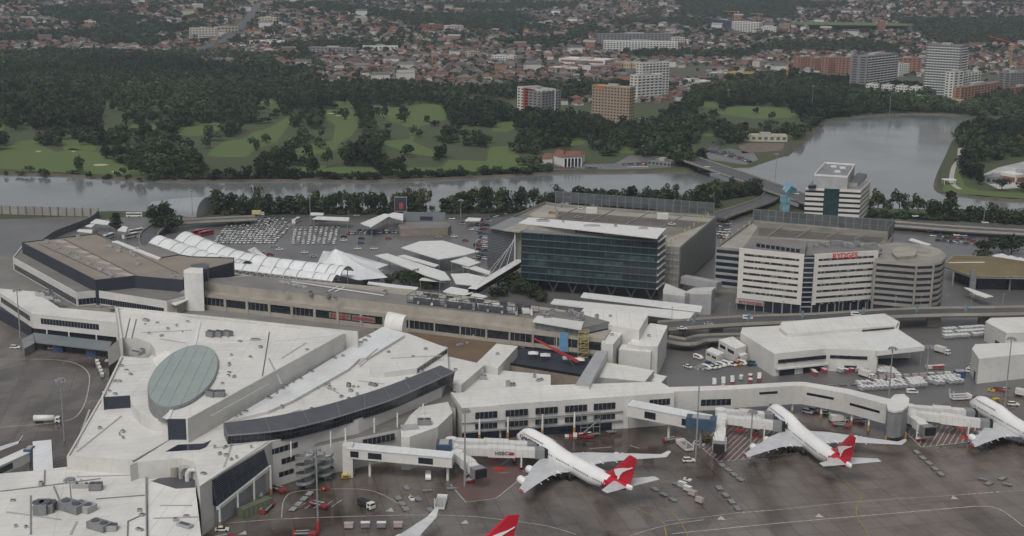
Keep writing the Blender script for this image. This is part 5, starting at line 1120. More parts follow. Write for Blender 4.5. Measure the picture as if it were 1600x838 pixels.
def jet_bridge(a, za, b, zb, label, cab=True, leg=.82, w=3.4, logo=None):
    A, B = Vector(at(*a, za)), Vector(at(*b, zb)); d = B - A; l = d.length; u = d.normalized()
    t_ = thing('jet_bridge', label, 'jet bridge', (A.x, A.y, 0), 'telescopic bridges at the gates')
    m1 = A + d * .42; prismoid(MB().use(m_jb), A, m1, w, 2.9).build('tunnel', t_); prismoid(MB().use(m_jb), m1 + Vector((0, 0, .35)), A + d * .74 + Vector((0, 0, .35)), w + .7, 3.5).build('tunnel', t_); prismoid(MB().use(m_jb), A + d * .74, B, w + .2, 3.0).build('tunnel', t_)
    mb = MB().use(m_white); mb.tube((A.x, A.y, A.z - 3.2), (A.x, A.y, A.z + .3), w * .62, n=16).build('rotunda', t_)
    MB().use(m_grey).tube((A.x, A.y, 0), (A.x, A.y, A.z - 3.2), .7).build('pedestal', t_)
    if cab:
        n = Vector((-u.y, u.x, 0)); mb = MB().use(m_grey); e = B + u * 1.2; ang = atan2(u.y, u.x)
        mb.box((e.x, e.y, e.z - 1.5), (3.4, 4.4, 3.3), ang).build('cab', t_); MB().use(m_glass).box((e.x + u.x * 1.75, e.y + u.y * 1.75, e.z - 1.5), (.2, 3.4, 2.0), ang).build('cab_window', t_)
        MB().use(m_black).box((e.x + u.x * 2.3, e.y + u.y * 2.3, e.z - 1.4), (1.1, 4.0, 3.0), ang).build('bellows', t_)
    p = A + d * leg; n = Vector((-u.y, u.x, 0)).normalized() * 2.3
    mb = MB().use(m_white)
    for s_ in (-1, 1): mb.bar(p + n * s_ + Vector((0, 0, -1)), (p.x + n.x * s_, p.y + n.y * s_, 1.3), .5)
    mb.bar(p - n + Vector((0, 0, -3.8)), p + n + Vector((0, 0, -3.8)), .5); mb.bar((*(p - n)[:2], 1.5), (*(p + n)[:2], 1.5), .6); mb.bar((*(p - n)[:2], 1.6), (p.x + n.x, p.y + n.y, p.z - 3.8), .18)
    mb.build('lift_frame', t_); MB().use(m_red).box((p.x, p.y, 1.0), (1.4, 2.6, .6), atan2(u.y, u.x)).build('drive_bogie', t_)
    for s_ in (-1, 1):
        mb = MB().use(m_black); q = (p.x + n.x * s_ * .45, p.y + n.y * s_ * .45, .6); mb.tube((q[0] - n.x * .1, q[1] - n.y * .1, .6), (q[0] + n.x * .1, q[1] + n.y * .1, .6), .6, n=12).build('wheel', t_)
    st = p + n * 1.0 - u * 2; MB().use(m_steel).bar(st + Vector((0, 0, -3)), (st.x - u.x * 5, st.y - u.y * 5, .3), .9, .2).build('service_stair', t_)
    if logo:
        nn = Vector((u.y, -u.x, 0)); nn = nn if nn.y < 0 else -nn; ang0 = .76; P0 = A + d * .50 + nn * (w / 2 + .1); P1 = A + d * .66 + nn * (w / 2 + .1)
        text('HSBC', P0[:2], P1[:2], P0.z - 2.1, 1.3, mat('logo_grey', (.12, .12, .12), .5), parent=t_, out=.4, bold=.03)
        Q = A + d * .70 + nn * (w / 2 + .52); ux = Vector((u.x, u.y, 0)).normalized(); zc = Q.z - 1.5; mb = MB().use(m_sredtxt)
        f = lambda i, j: tuple(Q + ux * i + Vector((0, 0, zc - Q.z + j)))
        mb.poly([f(-.6, -.6), f(0, 0), f(-.6, .6), f(-1.2, 0)]); mb.poly([f(.6, -.6), f(1.2, 0), f(.6, .6), f(0, 0)]); mb.poly([f(-.6, .6), f(0, 0), f(.6, .6)]); mb.poly([f(-.6, -.6), f(.6, -.6), f(0, 0)]); mb.build('logo', t_)
    return t_
jet_bridge((705, 686), 8.5, (826, 692), 7.6, 'upper white jet bridge reaching the nose of the nearest jet')
jet_bridge((708, 697), 8.5, (838, 701), 7.6, 'white jet bridge with bank logo at the nearest jet', logo=True)
jet_bridge((714, 706), 8.0, (744, 729), 7.4, 'short white jet bridge angled down beside the left stand', leg=.75)
jet_bridge((1126, 640), 8.5, (1196, 645), 7.6, 'upper white jet bridge at the nose of the middle jet')
jet_bridge((1128, 649), 8.5, (1210, 659), 7.6, 'lower white jet bridge touching the middle jet')
jet_bridge((1127, 655), 8.2, (1124, 690), 7.4, 'empty white jet bridge pointing at the camera left of the middle jet', leg=.7)
jet_bridge((1421, 634), 8.5, (1510, 640), 7.6, 'upper white jet bridge at the nose of the right hand jet')
jet_bridge((1424, 642), 8.5, (1534, 656), 7.6, 'lower long white jet bridge touching the right hand jet')
jet_bridge((1424, 648), 8.2, (1446, 664), 7.4, 'short empty white jet bridge beside the drum')
# ================================================================== BUILDINGS BEHIND THE TERMINAL
m_car_conc = mat('car_park_concrete', (.25, .24, .215), .75, .15, .1, detail=8)
m_deck = mat('parking_deck', (.20, .185, .155), .6, .2, .05, detail=9)
m_tglass = mat('teal_facade_glass', (.013, .021, .025), .16, .35, .12, spec=.5, col2=(.026, .040, .044))
m_tband = mat('teal_glass_edge', (.075, .115, .12), .3, .15, .3)
m_hotel = mat('pale_stone_panel', (.54, .52, .475), .65, .06, .2)
m_louv = mat('slate_louvre', (.055, .062, .078), .5, .15, .5)
def screen(t_, a, b, z0, z1, m, n=14, nm='glass_screen'):
    mb = MB().use(m).wall(a, b, z0, z1, .12); mb.build(nm, t_); mb = MB().use(m_grey)
    for k in range(n + 1): p = lerp(a, b, k / n); mb.bar((*p, z0 - 1), (*p, z1 + .15), .35)
    mb.bar((*a, z1), (*b, z1), .2); mb.bar((*a, (z0 + z1) / 2), (*b, (z0 + z1) / 2), .15); mb.build(nm + '_frame', t_)
m_scr = mat('grey_screen_glass', (.085, .095, .10), .3, .2, .15, spec=.6)
# ---- first multi-storey car park
t_ = thing('car_park_building', 'concrete multi-storey car park with a tall glass screen behind its roof deck', 'car park', at(960, 420, 0))
pk = [(763, 358), (853, 318), (868, 321), (1119, 341), (1062, 390), (1038, 388), (806, 364)]
pl = P(pk, 23.5); ldk = mat('pale_deck', (.33, .31, .27), .7, .15, .06); MB().use(m_car_conc).prism(pl, 0, 23.5, top=m_deck).build('structure_block', t_); MB().use(m_car_conc).walls(pl, 23.51, 24.8, .35).build('parapet', t_)
A, B = seg((1062, 390), (1119, 341), 23.5); mb = MB().use(mat('fine_metal_screen', (.17, .165, .155), .6, .1, .5)).pan(A, B, .0, 1, 1.5, 24.4, .5, .3); mb.use(m_grey)
for k in range(30): mb.pan(A, B, k / 30, k / 30 + .006, 1.5, 24.5, .62, .15)
mb.build('metal_screen', t_)
A, B = seg((1038, 388), (1062, 390), 23.5)
for k in range(6): MB().use(m_lgrey).pan(A, B, .0, 1, 2 + 3.7 * k, 3.2 + 3.7 * k, .3, .3).build('floor_edge', t_)
for k in range(4): MB().use(m_car_conc).pan(A, B, .1 + .25 * k, .15 + .25 * k, 0, 24, .7, .7).build('pier', t_)
A, B = seg((868, 318), (1116, 337), 23.5); screen(t_, (A[0], A[1] + 3), (B[0], B[1] + 3), 24, 31, m_scr, 20)
A, B = seg((763, 358), (806, 364), 23.5); MB().use(m_louv).pan(A, B, 0, 1, 1, 24.9, .6, .6).build('louvre_wall', t_); mb = MB().use(m_grey)
for k in range(26): mb.pan(A, B, 0, 1, 1.2 + k * .93, 1.45 + k * .93, .8, .2)
mb.build('louvres', t_)
A, B = seg((853, 318), (763, 358), 23.5); MB().use(m_louv).pan(A, B, 0, 1, 1, 24.9, .5, .5).build('louvre_wall', t_)
MB().use(m_grey).prism(P([(764, 357), (806, 363), (836, 345), (800, 340)], 25), 24.9, 25.3, bottom=True).build('tower_roof', t_)
MB().use(m_cream).prism(P([(786, 360), (812, 363), (850, 345), (836, 338)], 25.4), 25.0, 25.7, bottom=True).build('tower_roof', t_)
mb = MB().use(m_lgrey)
for k in range(4):
    a, b = seg((868 + 55 * k, 345 - 3 + k * 5), (905 + 55 * k, 325 + k * 4), 23.5); mb.wall(a, b, 23.52, 24.3, .3)
mb.build('ramp_wall', t_)
# roof deck markings: a sunken dark parking strip
MB().use(mat('deck_dark', (.11, .10, .085), .6, .2, .08)).sheet(P([(872, 331), (1108, 348), (1085, 357), (872, 343)], 23.6), 23.56).build('parking_strip', t_); MB().use(ldk).sheet(P([(868, 323), (1116, 342), (1108, 347), (872, 330)], 23.6), 23.57).build('driveway', t_); MB().use(ldk).sheet(P([(1114, 345), (1062, 388), (1042, 386), (1044, 372), (1086, 357)], 23.6), 23.58).build('driveway', t_); MB().use(ldk).sheet(P([(853, 320), (867, 323), (868, 340), (838, 340), (826, 336)], 23.6), 23.55).build('driveway', t_)
for x, y in ((924, 327), (1035, 336)):
    c = at(x, y + 6, 23.5); MB().use(m_wallw).box((c[0], c[1], 0), (7, 4, 3.4), z0=23.5).build('stair_head', t_)
for k in range(9):
    c = at(1048 + k * 7.2, 381 - k * 5.4, 23.5); MB().use(mat('yellow_post', (.36, .33, .16), .7)).box((c[0], c[1], 0), (.8, .8, 2.2), z0=23.5).build('bollard_post', t_)
for k in range(7):
    c = at(880 + k * 34, 346 + k * 2.4, 23.5); MB().use(m_steel).tube((c[0], c[1], 23.5), (c[0], c[1], 29), .12).build('light_pole', t_)
# ---- glass office block on V columns
t_ = thing('glass_office', 'dark teal glass office block standing on V shaped columns under a white roof', 'office building', at(920, 470, 0)); zt = 33.5
gp = [(815, 363), (1028, 378), (1040, 369), (830, 350)]
pl = P(gp, zt); pl = [pl[0], pl[1], pl[2], pl[3]]
MB().use(m_tglass).prism(pl, 7, zt, top=m_grey, bottom=True).build('glass_body', t_)
A, B = pl[0], pl[1]; A2, B2 = pl[1], pl[2]
for k in range(8):
    z = 7.2 + k * 3.72; MB().use(m_tband).pan(A, B, -.005, 1.002, z, z + .45, .6, .7).build('floor_edge', t_)
    MB().use(m_white).pan(A2, B2, 0, 1, z, z + .6, .7, .8).build('sunshade', t_)
mb = MB().use(m_tband)
for k in range(17): mb.pan(A, B, k / 16 - .0005, k / 16 + .0005, 7, zt, .2, .25)
for k in range(7): mb.pan(A, B, k / 6 - .001, k / 6 + .001, 29.8, zt, .35, .3)
mb.build('mullions', t_)
mp_ = mat('mid_teal_glass', (.045, .072, .075), .2, .4, .3)
for u0, u1, z0, z1 in ((.22, .42, 18.9, 21.6), (.42, .76, 18.6, 21.0), (.2, .45, 11.2, 13.8), (.45, .75, 11.0, 13.6), (.05, .2, 15, 21.3), (.62, .98, 22.5, 25.0)): MB().use(mp_).pan(A, B, u0, u1, z0, z1, .12, .1).build('lit_glazing', t_)
ip = P([(823, 352), (1026, 367), (1036, 362), (832, 347)], 36); MB().use(m_cream).prism(ip, zt, 36.2).build('top_floor', t_); bands(t_, ip[0], ip[1], [(.38, .6, zt + .4, 36)], m_glassb, mull=2)
rp = P([(811, 348), (1027, 372), (1041, 357), (826, 340)], 36.8); MB().use(m_white).prism(rp, 36.22, 36.8, bottom=True).build('roof', t_)
for x, y, w_, d_ in ((848, 346, 7, 3), (880, 347, 1.5, 2), (962, 354, 1.5, 2), (1005, 358, 5, 1), (925, 354, 9, .6)): unit(x, y, 36.8, w_, d_, .8, .06, 'small dark roof box on the glass office roof', 2)
for k in range(7):
    u = .06 + k * .145; p, q, r_ = lerp(A, B, u), lerp(A, B, u + .045), lerp(A, B, u + .09)
    MB().use(m_grey).bar((q[0], q[1] + 7, 0), (p[0], p[1] + 7, 7), .8).build('column', t_); MB().use(m_grey).bar((q[0], q[1] + 7, 0), (r_[0], r_[1] + 7, 7), .8).build('column', t_)
MB().use(m_navy).prism([(A[0] + 3, A[1] + 12), (B[0] - 3, B[1] + 10), (B2[0] - 3, B2[1]), (pl[3][0] + 3, pl[3][1])], 0, 7).build('ground_floor', t_)
# ---- cable-stayed footbridge
t_ = thing('footbridge', 'white cable-stayed footbridge sloping from the car park to the terminal', 'footbridge', at(775, 440, 0))
a = at(813, 414, 9.5); b = at(738, 460, 9.5); MB().use(m_cream).bar(a, b, 4.5, .5).build('deck', t_); MB().use(m_white).bar((a[0], a[1], 12.4), (b[0], b[1], 12.4), 4.8, .3).build('roof', t_)
d = Vector(b) - Vector(a); n = Vector((-d.y, d.x, 0)).normalized() * 2.3; mb = MB().use(m_glass)
for s_ in (-1, 1): mb.poly([Vector(a) + n * s_, Vector(b) + n * s_, Vector(b) + n * s_ + Vector((0, 0, 2.7)), Vector(a) + n * s_ + Vector((0, 0, 2.7))])
mb.build('side_glazing', t_)
m0 = at(804, 427, 0); hm0 = up(804, 427, 362); top = (m0[0], m0[1], hm0); MB().use(m_white).tube((m0[0], m0[1], 0), top, .45).build('mast', t_)
for k in range(5):
    p = Vector(a).lerp(Vector(b), .12 + .2 * k) + Vector((0, 0, 3)); MB().use(m_white).tube(tuple(p), (top[0], top[1], hm0 - 1 - k), .11, n=6).build('cable', t_)
# ---- hotel
t_ = thing('hotel_building', 'pale stone hotel with dark window slots and red rooftop lettering', 'hotel', at(1265, 490, 0)); HZ = 33
hA, hM, hM2, hB = at(1155.7, 388, HZ)[:2], at(1257, 398, HZ)[:2], at(1273, 398, HZ)[:2], at(1372, 392, HZ)[:2]
bk = P([(1378, 385), (1370, 378), (1190, 368), (1168, 374)], HZ)
core = [(hA[0] + .3, hA[1] + .8), (hM[0], hM[1] + .8), (hM2[0], hM2[1] + .8), (hB[0] - .3, hB[1] + .8), bk[0], bk[1], bk[2], bk[3]]
MB().use(m_grey).prism(core, 0, 31.5, top=m_groof).build('core', t_)
for (a, b), nw, u0, u1, nm in (((hA, hM), 7, .08, .93, 'left_wing'), ((hM2, hB), 8, .06, .93, 'right_wing')):
    MB().use(m_hotel).pan(a, b, 0, 1, 6.2, 33, .4, 1.5).build('facade', t_)
    for k in range(nw):
        z = 31 - (k * 3.35) - 1.7 + (0 if nw == 7 else .2)
        mb = MB().use(m_glass).pan(a, b, u0, u1, z, z + 1.15, .46, .2); mb.use(mat('pale_blind', (.20, .20, .19), .8)); l = hypot(b[0] - a[0], b[1] - a[1])
        for j in range(int(l / 4)): u = u0 + (u1 - u0) * j / int(l / 4); mb.pan(a, b, u, u + .003, z, z + 1.15, .5, .1)
        for j in range(9): u = ra.uniform(u0, u1 - .04); mb.pan(a, b, u, u + .025, z + .25, z + 1.05, .485, .05)
        mb.build('window_band', t_)
MB().use(m_glassb).prism([hM, hM2, (hM2[0], hM2[1] + 4), (hM[0], hM[1] + 4)], 0, 32.5).build('glazed_link', t_)
for k in range(11): MB().use(m_lgrey).pan(hM, hM2, 0, 1, 5 + k * 2.6, 5.5 + k * 2.6, .6, .6).build('balcony', t_)
MB().use(m_glassb).pan(hB, bk[0], 0, 1, 6, 32, .3, .3).build('side_glazing', t_)
for k in range(9): MB().use(m_lgrey).pan(hB, (hB[0] + 3, hB[1] + 1.5), 0, 1, 6 + k * 3.2, 6.5 + k * 3.2, .3, .3).build('balcony', t_)
MB().use(m_glassb).pan(hA, hM, 0, 1, .1, 6, -.2, .4).pan(hM2, hB, 0, 1, .1, 6, -.2, .4).build('ground_glazing', t_)
for (a, b), n_ in (((hA, hM), 7), ((hM2, hB), 8)):
    for k in range(n_ + 1): MB().use(m_car_conc).pan(a, b, k / n_ * .985, k / n_ * .985 + .014, 0, 6.2, .3, .5).build('column', t_)
A, B = hA, lerp(hA, hM, .42); MB().use(m_lgrey).pan(A, B, -.02, 1, 3.4, 5.9, 1.2, 1.2).build('entrance_canopy', t_)
text('RYDGES', lerp(A, B, .1), lerp(A, B, .95), 3.9, 1.4, m_sredtxt, parent=t_, out=1.5)
A, B = at(1299, 404, 31)[:2], at(1338, 402, 31)[:2]
a_, b_ = lerp(hM2, hB, .27), lerp(hM2, hB, .66); text('RYDGES', a_, b_, 30.3, 3.0, mat('bright_sign_red', (.65, .02, .03), .4, .03), parent=t_, out=.6, bold=.02)
MB().use(m_grey).prism(P([(1172, 377), (1182, 370), (1262, 377), (1258, 389)], 35.5), 31.5, 35.5, top=m_groof).build('penthouse', t_); A, B = seg((1172, 377), (1258, 389), 35.5); bands(t_, A, B, [(.12 + .09 * k, .19 + .09 * k, 33, 34.8) for k in range(9)], m_glassb)
mb = MB().use(m_grey)
for x in range(1275, 1370, 9): c = at(x, 386 + ra.uniform(-3, 2), 31.5); mb.box((c[0], c[1], 0), (ra.uniform(2, 4), 3, ra.uniform(1, 2.5)), z0=31.6)
mb.build('rooftop_plant', t_); tag(t_.children[-1], kind='stuff')
# ---- second car park (behind the hotel) and spiral ramp
t_ = thing('car_park_building', 'second multi-storey car park behind the pale hotel with a bent glass screen', 'car park', at(1250, 420, 0))
pk = [(1119, 389), (1176, 347), (1396, 366), (1390, 385), (1375, 395), (1160, 393)]; pl = P(pk, 24); MB().use(m_car_conc).prism(pl, 0, 24, top=m_deck).build('structure_block', t_); MB().use(m_car_conc).walls(pl, 24.01, 25.2, .35).build('parapet', t_)
A, B = seg((1119, 389), (1160, 393), 24)
for k in range(6): MB().use(m_lgrey).pan(A, B, 0, 1, 2.5 + 3.6 * k, 3.8 + 3.6 * k, .3, .3).build('floor_edge', t_); MB().use(m_glassb).pan(A, B, .03, .97, 3.9 + 3.6 * k, 5.8 + 3.6 * k, .12, .2).build('opening', t_)
A, B = seg((1176, 347), (1396, 366), 24); screen(t_, A, B, 24.6, 32, m_scr, 18); C2 = at(1386, 378, 24)[:2]; screen(t_, B, C2, 24.6, 32, m_scr, 3)
MB().use(mat('deck_dark', (.11, .10, .085), .6, .2, .08)).sheet(P([(1186, 356), (1382, 372), (1375, 380), (1184, 368)], 24.07), 24.07).build('parking_strip', t_); MB().use(ldk).sheet(P([(1122, 388), (1176, 350), (1184, 354), (1160, 391)], 24.1), 24.09).build('driveway', t_); MB().use(ldk).sheet(P([(1184, 370), (1376, 382), (1372, 387), (1180, 374)], 24.1), 24.1).build('driveway', t_)
mb = MB().use(m_lgrey)
for k in range(4): a, b = seg((1200 + 45 * k, 372 + k), (1222 + 45 * k, 356 + 4 * k), 24); mb.wall(a, b, 24.03, 25, .3)
mb.build('ramp_wall', t_)
for k in range(6): c = at(1126 + k * 9, 380 - k * 5.6, 24); MB().use(mat('yellow_post', (.36, .33, .16), .7)).box((c[0], c[1], 0), (.8, .8, 2.2), z0=24).build('bollard_post', t_)
c = at(1390, 352, 24); 
t_ = thing('ramp_building', 'rounded spiral ramp building with concrete bands right of the hotel', 'car park', at(1425, 480, 0))
rp = [(1370, 410), (1374, 388), (1400, 382), (1450, 387), (1468, 393), (1475, 400), (1476, 406), (1470, 411), (1458, 414), (1432, 415)]
pl = P(rp, 28)
MB().use(m_navy).prism(pl, 0, 27.6).build('core', t_)
big = [(ctr(pl)[0] + (p[0] - ctr(pl)[0]) * 1.035, ctr(pl)[1] + (p[1] - ctr(pl)[1]) * 1.035) for p in pl]
for k in range(8): MB().use(m_car_conc if k != 7 else m_cream).prism(big, 5.6 + k * 3.15, 7.1 + k * 3.15, top=m_car_conc, bottom=True).build('floor_band', t_)
for x in (1378, 1430, 1462, 1475): i = min(range(len(big)), key=lambda j: abs(px_of((*big[j], 28))[0] - x) + (100 if px_of((*big[j], 28))[1] < 398 else 0)); MB().use(m_car_conc).box((big[i][0], big[i][1] + .1, 0), (1, 1.2, 28), z0=0).build('column', t_)
dr = smooth(P([(1402, 402), (1394, 394), (1402, 386), (1424, 385), (1432, 392), (1428, 402)], 30.8), 3)[:-1]; MB().use(m_car_conc).prism(dr, 27, 30.8, top=m_cream).build('drum', t_)
mb = MB().use(m_cream); q = smooth([at(x, y, 29)[:2] for x, y in ((1425, 397), (1455, 400), (1462, 392), (1440, 384))], 5); strip(mb, q, 5, 29.3, -.8); mb.build('ramp', t_)
# ---- skybridge, white gabled store, long canopies
t_ = thing('skybridge', 'enclosed grey skybridge between the two car parks', 'footbridge', at(1092, 440, 0)); prismoid(MB().use(m_lgrey), at(1068, 431, 9), at(1124, 441, 9), 6, 4).build('corridor', t_); MB().use(m_grey).bar(at(1095, 437, 5), (*at(1095, 437, 5)[:2], 0), 1).build('column', t_)
t_ = thing('gabled_store', 'white block with two folded roofs beside the glass office', 'building', at(1078, 480, 0))
for pts in ([(1036, 456), (1040, 441), (1080, 456), (1070, 461)], [(1074, 457), (1084, 448), (1118, 447), (1112, 457)]):
    pl = P(pts, 12); MB().use(m_lgrey).prism(pl, 0, 11).build('wall', t_); MB().use(m_wallw).prism(pl, 11.01, [13, 11.4, 11.4, 13] if len(pts) == 4 else 12, bottom=True).build('roof', t_)
def canopy(name, label, pts, z, th=.5, legs=True, m=None, cat='canopy', group=None):
    pl = P(pts, z); t_ = thing(name, label, cat, (*ctr(pl), 0), group); MB().use(m or m_white).prism(pl, z - th, z, bottom=True).build('roof', t_)
    if legs:
        for p in pl:
            q = lerp(p, ctr(pl), .08); MB().use(m_steel).tube((*q, 0), (*q, z - th), .18, n=6).build('post', t_)
    return t_
CG = 'white canopies around the bus and taxi area'
canopy('walkway_canopy', 'long straight white canopy nearest the glass office', [(907, 464), (912, 457), (1098, 478), (1095, 487)], 9, group=CG)
canopy('walkway_canopy', 'second long white canopy in front of the first', [(860, 474), (866, 467), (1086, 488), (1076, 500), (1058, 498)], 8, group=CG)
canopy('walkway_canopy', 'diamond shaped white canopy with a dark edge by the bus area', [(627, 387), (656, 377), (692, 376), (749, 393), (723, 399), (686, 405)], 9, group=CG)
canopy('walkway_canopy', 'small pointed white canopy below the diamond canopy', [(704, 408), (728, 401), (751, 410), (733, 416)], 8, group=CG)
canopy('walkway_canopy', 'narrow white walkway roof stepping toward the footbridge', [(722, 416), (735, 413), (767, 424), (765, 429)], 7, group=CG)
canopy('walkway_canopy', 'wide ribbed white canopy left of the footbridge foot', [(704, 428), (730, 427), (768, 435), (742, 446), (712, 443)], 8, group=CG)
canopy('walkway_canopy', 'long narrow white canopy running to the garden trees', [(586, 399), (605, 396), (695, 425), (704, 437), (690, 438), (665, 430)], 8, group=CG)
canopy('walkway_canopy', 'thin short white canopy behind the long narrow one', [(621, 400), (632, 398), (686, 414), (680, 417)], 7, group=CG)
canopy('walkway_canopy', 'flat white canopy strip below the garden trees', [(655, 437), (660, 434), (704, 437), (700, 441)], 6, group=CG)
canopy('walkway_canopy', 'white rounded canopy at the foot of the footbridge', [(692, 455), (705, 448), (742, 455), (735, 463), (706, 460)], 10, group=CG)
canopy('walkway_canopy', 'small white canopy right of the rounded canopy', [(724, 462), (745, 458), (762, 463), (752, 468)], 10, group=CG)
canopy('walkway_canopy', 'long white tube roof behind the terminal roof', [(574, 443), (576, 440), (654, 449), (650, 453), (640, 453)], 12, group=CG)
canopy('walkway_canopy', 'folded white gable canopy of the taxi rank', [(563, 349), (600, 334), (613, 335), (580, 355)], 8, group=CG)
canopy('walkway_canopy', 'second white roof joined to the gable canopy', [(604, 336), (615, 332), (630, 334), (630, 344), (612, 340)], 8.5, group=CG)
canopy('walkway_canopy', 'small white shelter behind the second block of rental cars', [(488, 342), (496, 338), (546, 340), (545, 345)], 6, group=CG)
canopy('walkway_canopy', 'white shelter roof above the small white shelter', [(484, 336), (486, 332), (506, 333), (505, 336)], 6, group=CG)
canopy('bus_shelter', 'flat white bus shelter roof beside the tall dark tree at left', [(141, 348), (150, 342), (173, 346), (168, 351)], 6, group='white bus shelters at left')
canopy('bus_shelter', 'white curved bus shelter roof between parked coaches', [(183, 360), (192, 353), (200, 355), (197, 362)], 6, group='white bus shelters at left')
canopy('bus_shelter', 'small white bus shelter left of the dark tree', [(133, 353), (142, 350), (149, 351), (143, 355)], 5, group='white bus shelters at left')
canopy('bus_shelter', 'low white shelter by the blast fence end', [(120, 361), (124, 358), (144, 359), (144, 364)], 5, group='white bus shelters at left')
# tent with a mast
t_ = thing('tensile_tent', 'large white peaked tent canopy with a mast behind the terminal', 'tent', at(545, 425, 0)); ap = at(524, 389, 17); rim = [at(*p, 8) for p in ((494, 416), (505, 392), (545, 396), (607, 414), (590, 420), (606, 434), (560, 438), (505, 425))]
mb = MB().use(m_roofB)
for i in range(len(rim)):
    a, b = rim[i], rim[(i + 1) % len(rim)]; m1, m2 = lerp(a, ap, .5), lerp(b, ap, .5); m1 = (m1[0], m1[1], m1[2] - 1.6); m2 = (m2[0], m2[1], m2[2] - 1.6); mb.poly([a, b, m2, m1]); mb.poly([m1, m2, ap])
mb.build('membrane', t_); MB().use(m_steel).tube((ap[0], ap[1], 0), (ap[0], ap[1], 19), .3).build('mast', t_)
t_ = thing('tensile_tent', 'smaller pointed white tent between the arched canopy and the rental cars', 'tent', at(405, 392, 0)); ap = at(397, 389, 9); rim = [at(*p, 6) for p in ((386, 391), (398, 386), (416, 400), (405, 403))]; mb = MB().use(m_white)
for i in range(4): mb.poly([rim[i], rim[(i + 1) % 4], ap])
mb.build('membrane', t_); MB().use(m_steel).tube((ap[0], ap[1], 0), ap, .25).build('mast', t_)
# ---- arched departure canopies
def arch_canopy(pa, pb, z, w, h, label, n):
    """barrel vault following a curve pa (near edge, photo px), width w"""
    q = smooth([at(x, y, z)[:2] for x, y in pa], 5); L_, R_ = strip(MB(), q, w, 0); t_ = thing('arched_canopy', label, 'canopy', (*q[len(q) // 2], 0), 'arched white canopies of the departures road'); mb = MB().use(m_roofB)
    def arc(i): return [(*lerp(R_[i], L_[i], k / 8), z + h * sin(pi * k / 8)) for k in range(9)]
    rows = [arc(i) for i in range(len(q))]; mb.smooth = True
    for i in range(len(q) - 1):
        for k in range(8): mb.poly([rows[i][k], rows[i + 1][k], rows[i + 1][k + 1], rows[i][k + 1]])
    mb.build('vault', t_); mb = MB().use(m_steel)
    for i in range(0, len(q), 2):
        for k in range(8): mb.bar((*rows[i][k][:2], rows[i][k][2] + .15), (*rows[i][k + 1][:2], rows[i][k + 1][2] + .15), .35, .25)
    mb.build('ribs', t_); mb = MB().use(m_white)
    for i in range(len(q) - 1):
        a, b = R_[i], R_[i + 1]; mb.bar((*a, z), (*b, z), .35); mb.bar((*a, z - 2.4), (*b, z - 2.4), .3); mb.bar((*a, z - 2.4), (*b, z), .2); mb.bar((*a, z), (*a, z - 2.4), .2)
    mb.build('truss', t_)
    for i in range(0, len(q), 4):
        for s_ in (R_[i], L_[i]): MB().use(m_white).tube((*s_, 0), (*s_, z), .25, n=6).build('post', t_)
arch_canopy([(248, 377), (290, 392), (330, 406), (368, 414), (385, 418)], None, 11, 13, 3.5, 'shorter arched white canopy nearest the navy hall', 8)
arch_canopy([(290, 372), (330, 388), (370, 402), (410, 411), (460, 418), (510, 424), (542, 428)], None, 12, 14, 4, 'longest arched white canopy curving along the departures road', 12)
arch_canopy([(368, 418), (420, 424), (470, 430), (526, 437)], None, 11.5, 9, 2.6, 'lower arched white canopy beside the terminal roof', 8)
# ---- departures road, flyover, ramps (raised decks with parapets)
def deck(name, pts, z, w, label, m=None, th=-1.2, piers=4, rail=True, cat='road deck', kind='structure'):
    q = smooth([at(x, y, z)[:2] for x, y in pts], 6); mb = MB().use(m or m_road); L_, R_ = strip(mb, q, w, z, th); o = mb.build(name); tag(o, kind='structure')
    if rail:
        mb = MB().use(m_cream)
        for S in (L_, R_):
            for i in range(len(q) - 1): mb.bar((*S[i], z + .3), (*S[i + 1], z + .3), .35, 1.5)
        tag(mb.build('parapet_wall'), label + ', its low parapet', 'parapet')
    for i in range(0, len(q), 6):
        if piers: tag(MB().use(m_car_conc).box((q[i][0], q[i][1], 0), (w * .5, 1.6, z - 1.2), z0=0).build('bridge_pier'), 'concrete pier under the raised road deck', 'pier', 'piers under the raised roads')
    return q, L_, R_
q1, L1, R1 = deck('elevated_road', [(1036, 510), (1120, 504), (1200, 500), (1290, 497), (1380, 491), (1460, 488), (1540, 487), (1640, 485)], 7.5, 13, 'two lane raised road curving past the hotel front')
deck('elevated_road', [(1040, 530), (1075, 535), (1100, 529), (1160, 527)], 4, 8, 'low curved ramp under the raised road', piers=0)
deck('ramp_road', [(243, 395), (232, 378), (237, 362), (262, 350), (320, 345), (400, 341)], 4, 11, 'curved ramp road in front of the grey arched hangar', piers=0)
road('road', [(300, 342), (420, 338), (560, 339), (700, 340), (800, 335), (860, 330)], 14, m_road, .12)
road('road', [(1130, 345), (1145, 332), (1180, 320), (1205, 303), (1203, 292)], 16, m_road, .12)
q = deck('river_bridge', [(1062, 243), (1100, 256), (1150, 273), (1200, 291), (1260, 312), (1320, 330)], 6, 22, 'long road bridge crossing the river toward the office tower')
deck('ramp_road', [(1178, 282), (1199, 290), (1208, 300), (1200, 311), (1180, 319), (1140, 332), (1120, 340)], 4, 13, 'looping ramp curling down from the bridge', piers=0)
deck('elevated_road', [(1350, 347), (1420, 352), (1500, 358), (1640, 366)], 3.5, 14, 'dark raised road in front of the lake shore trees', piers=0)
road('road', [(1350, 358), (1420, 362), (1500, 367), (1640, 375)], 16, m_road, .12)
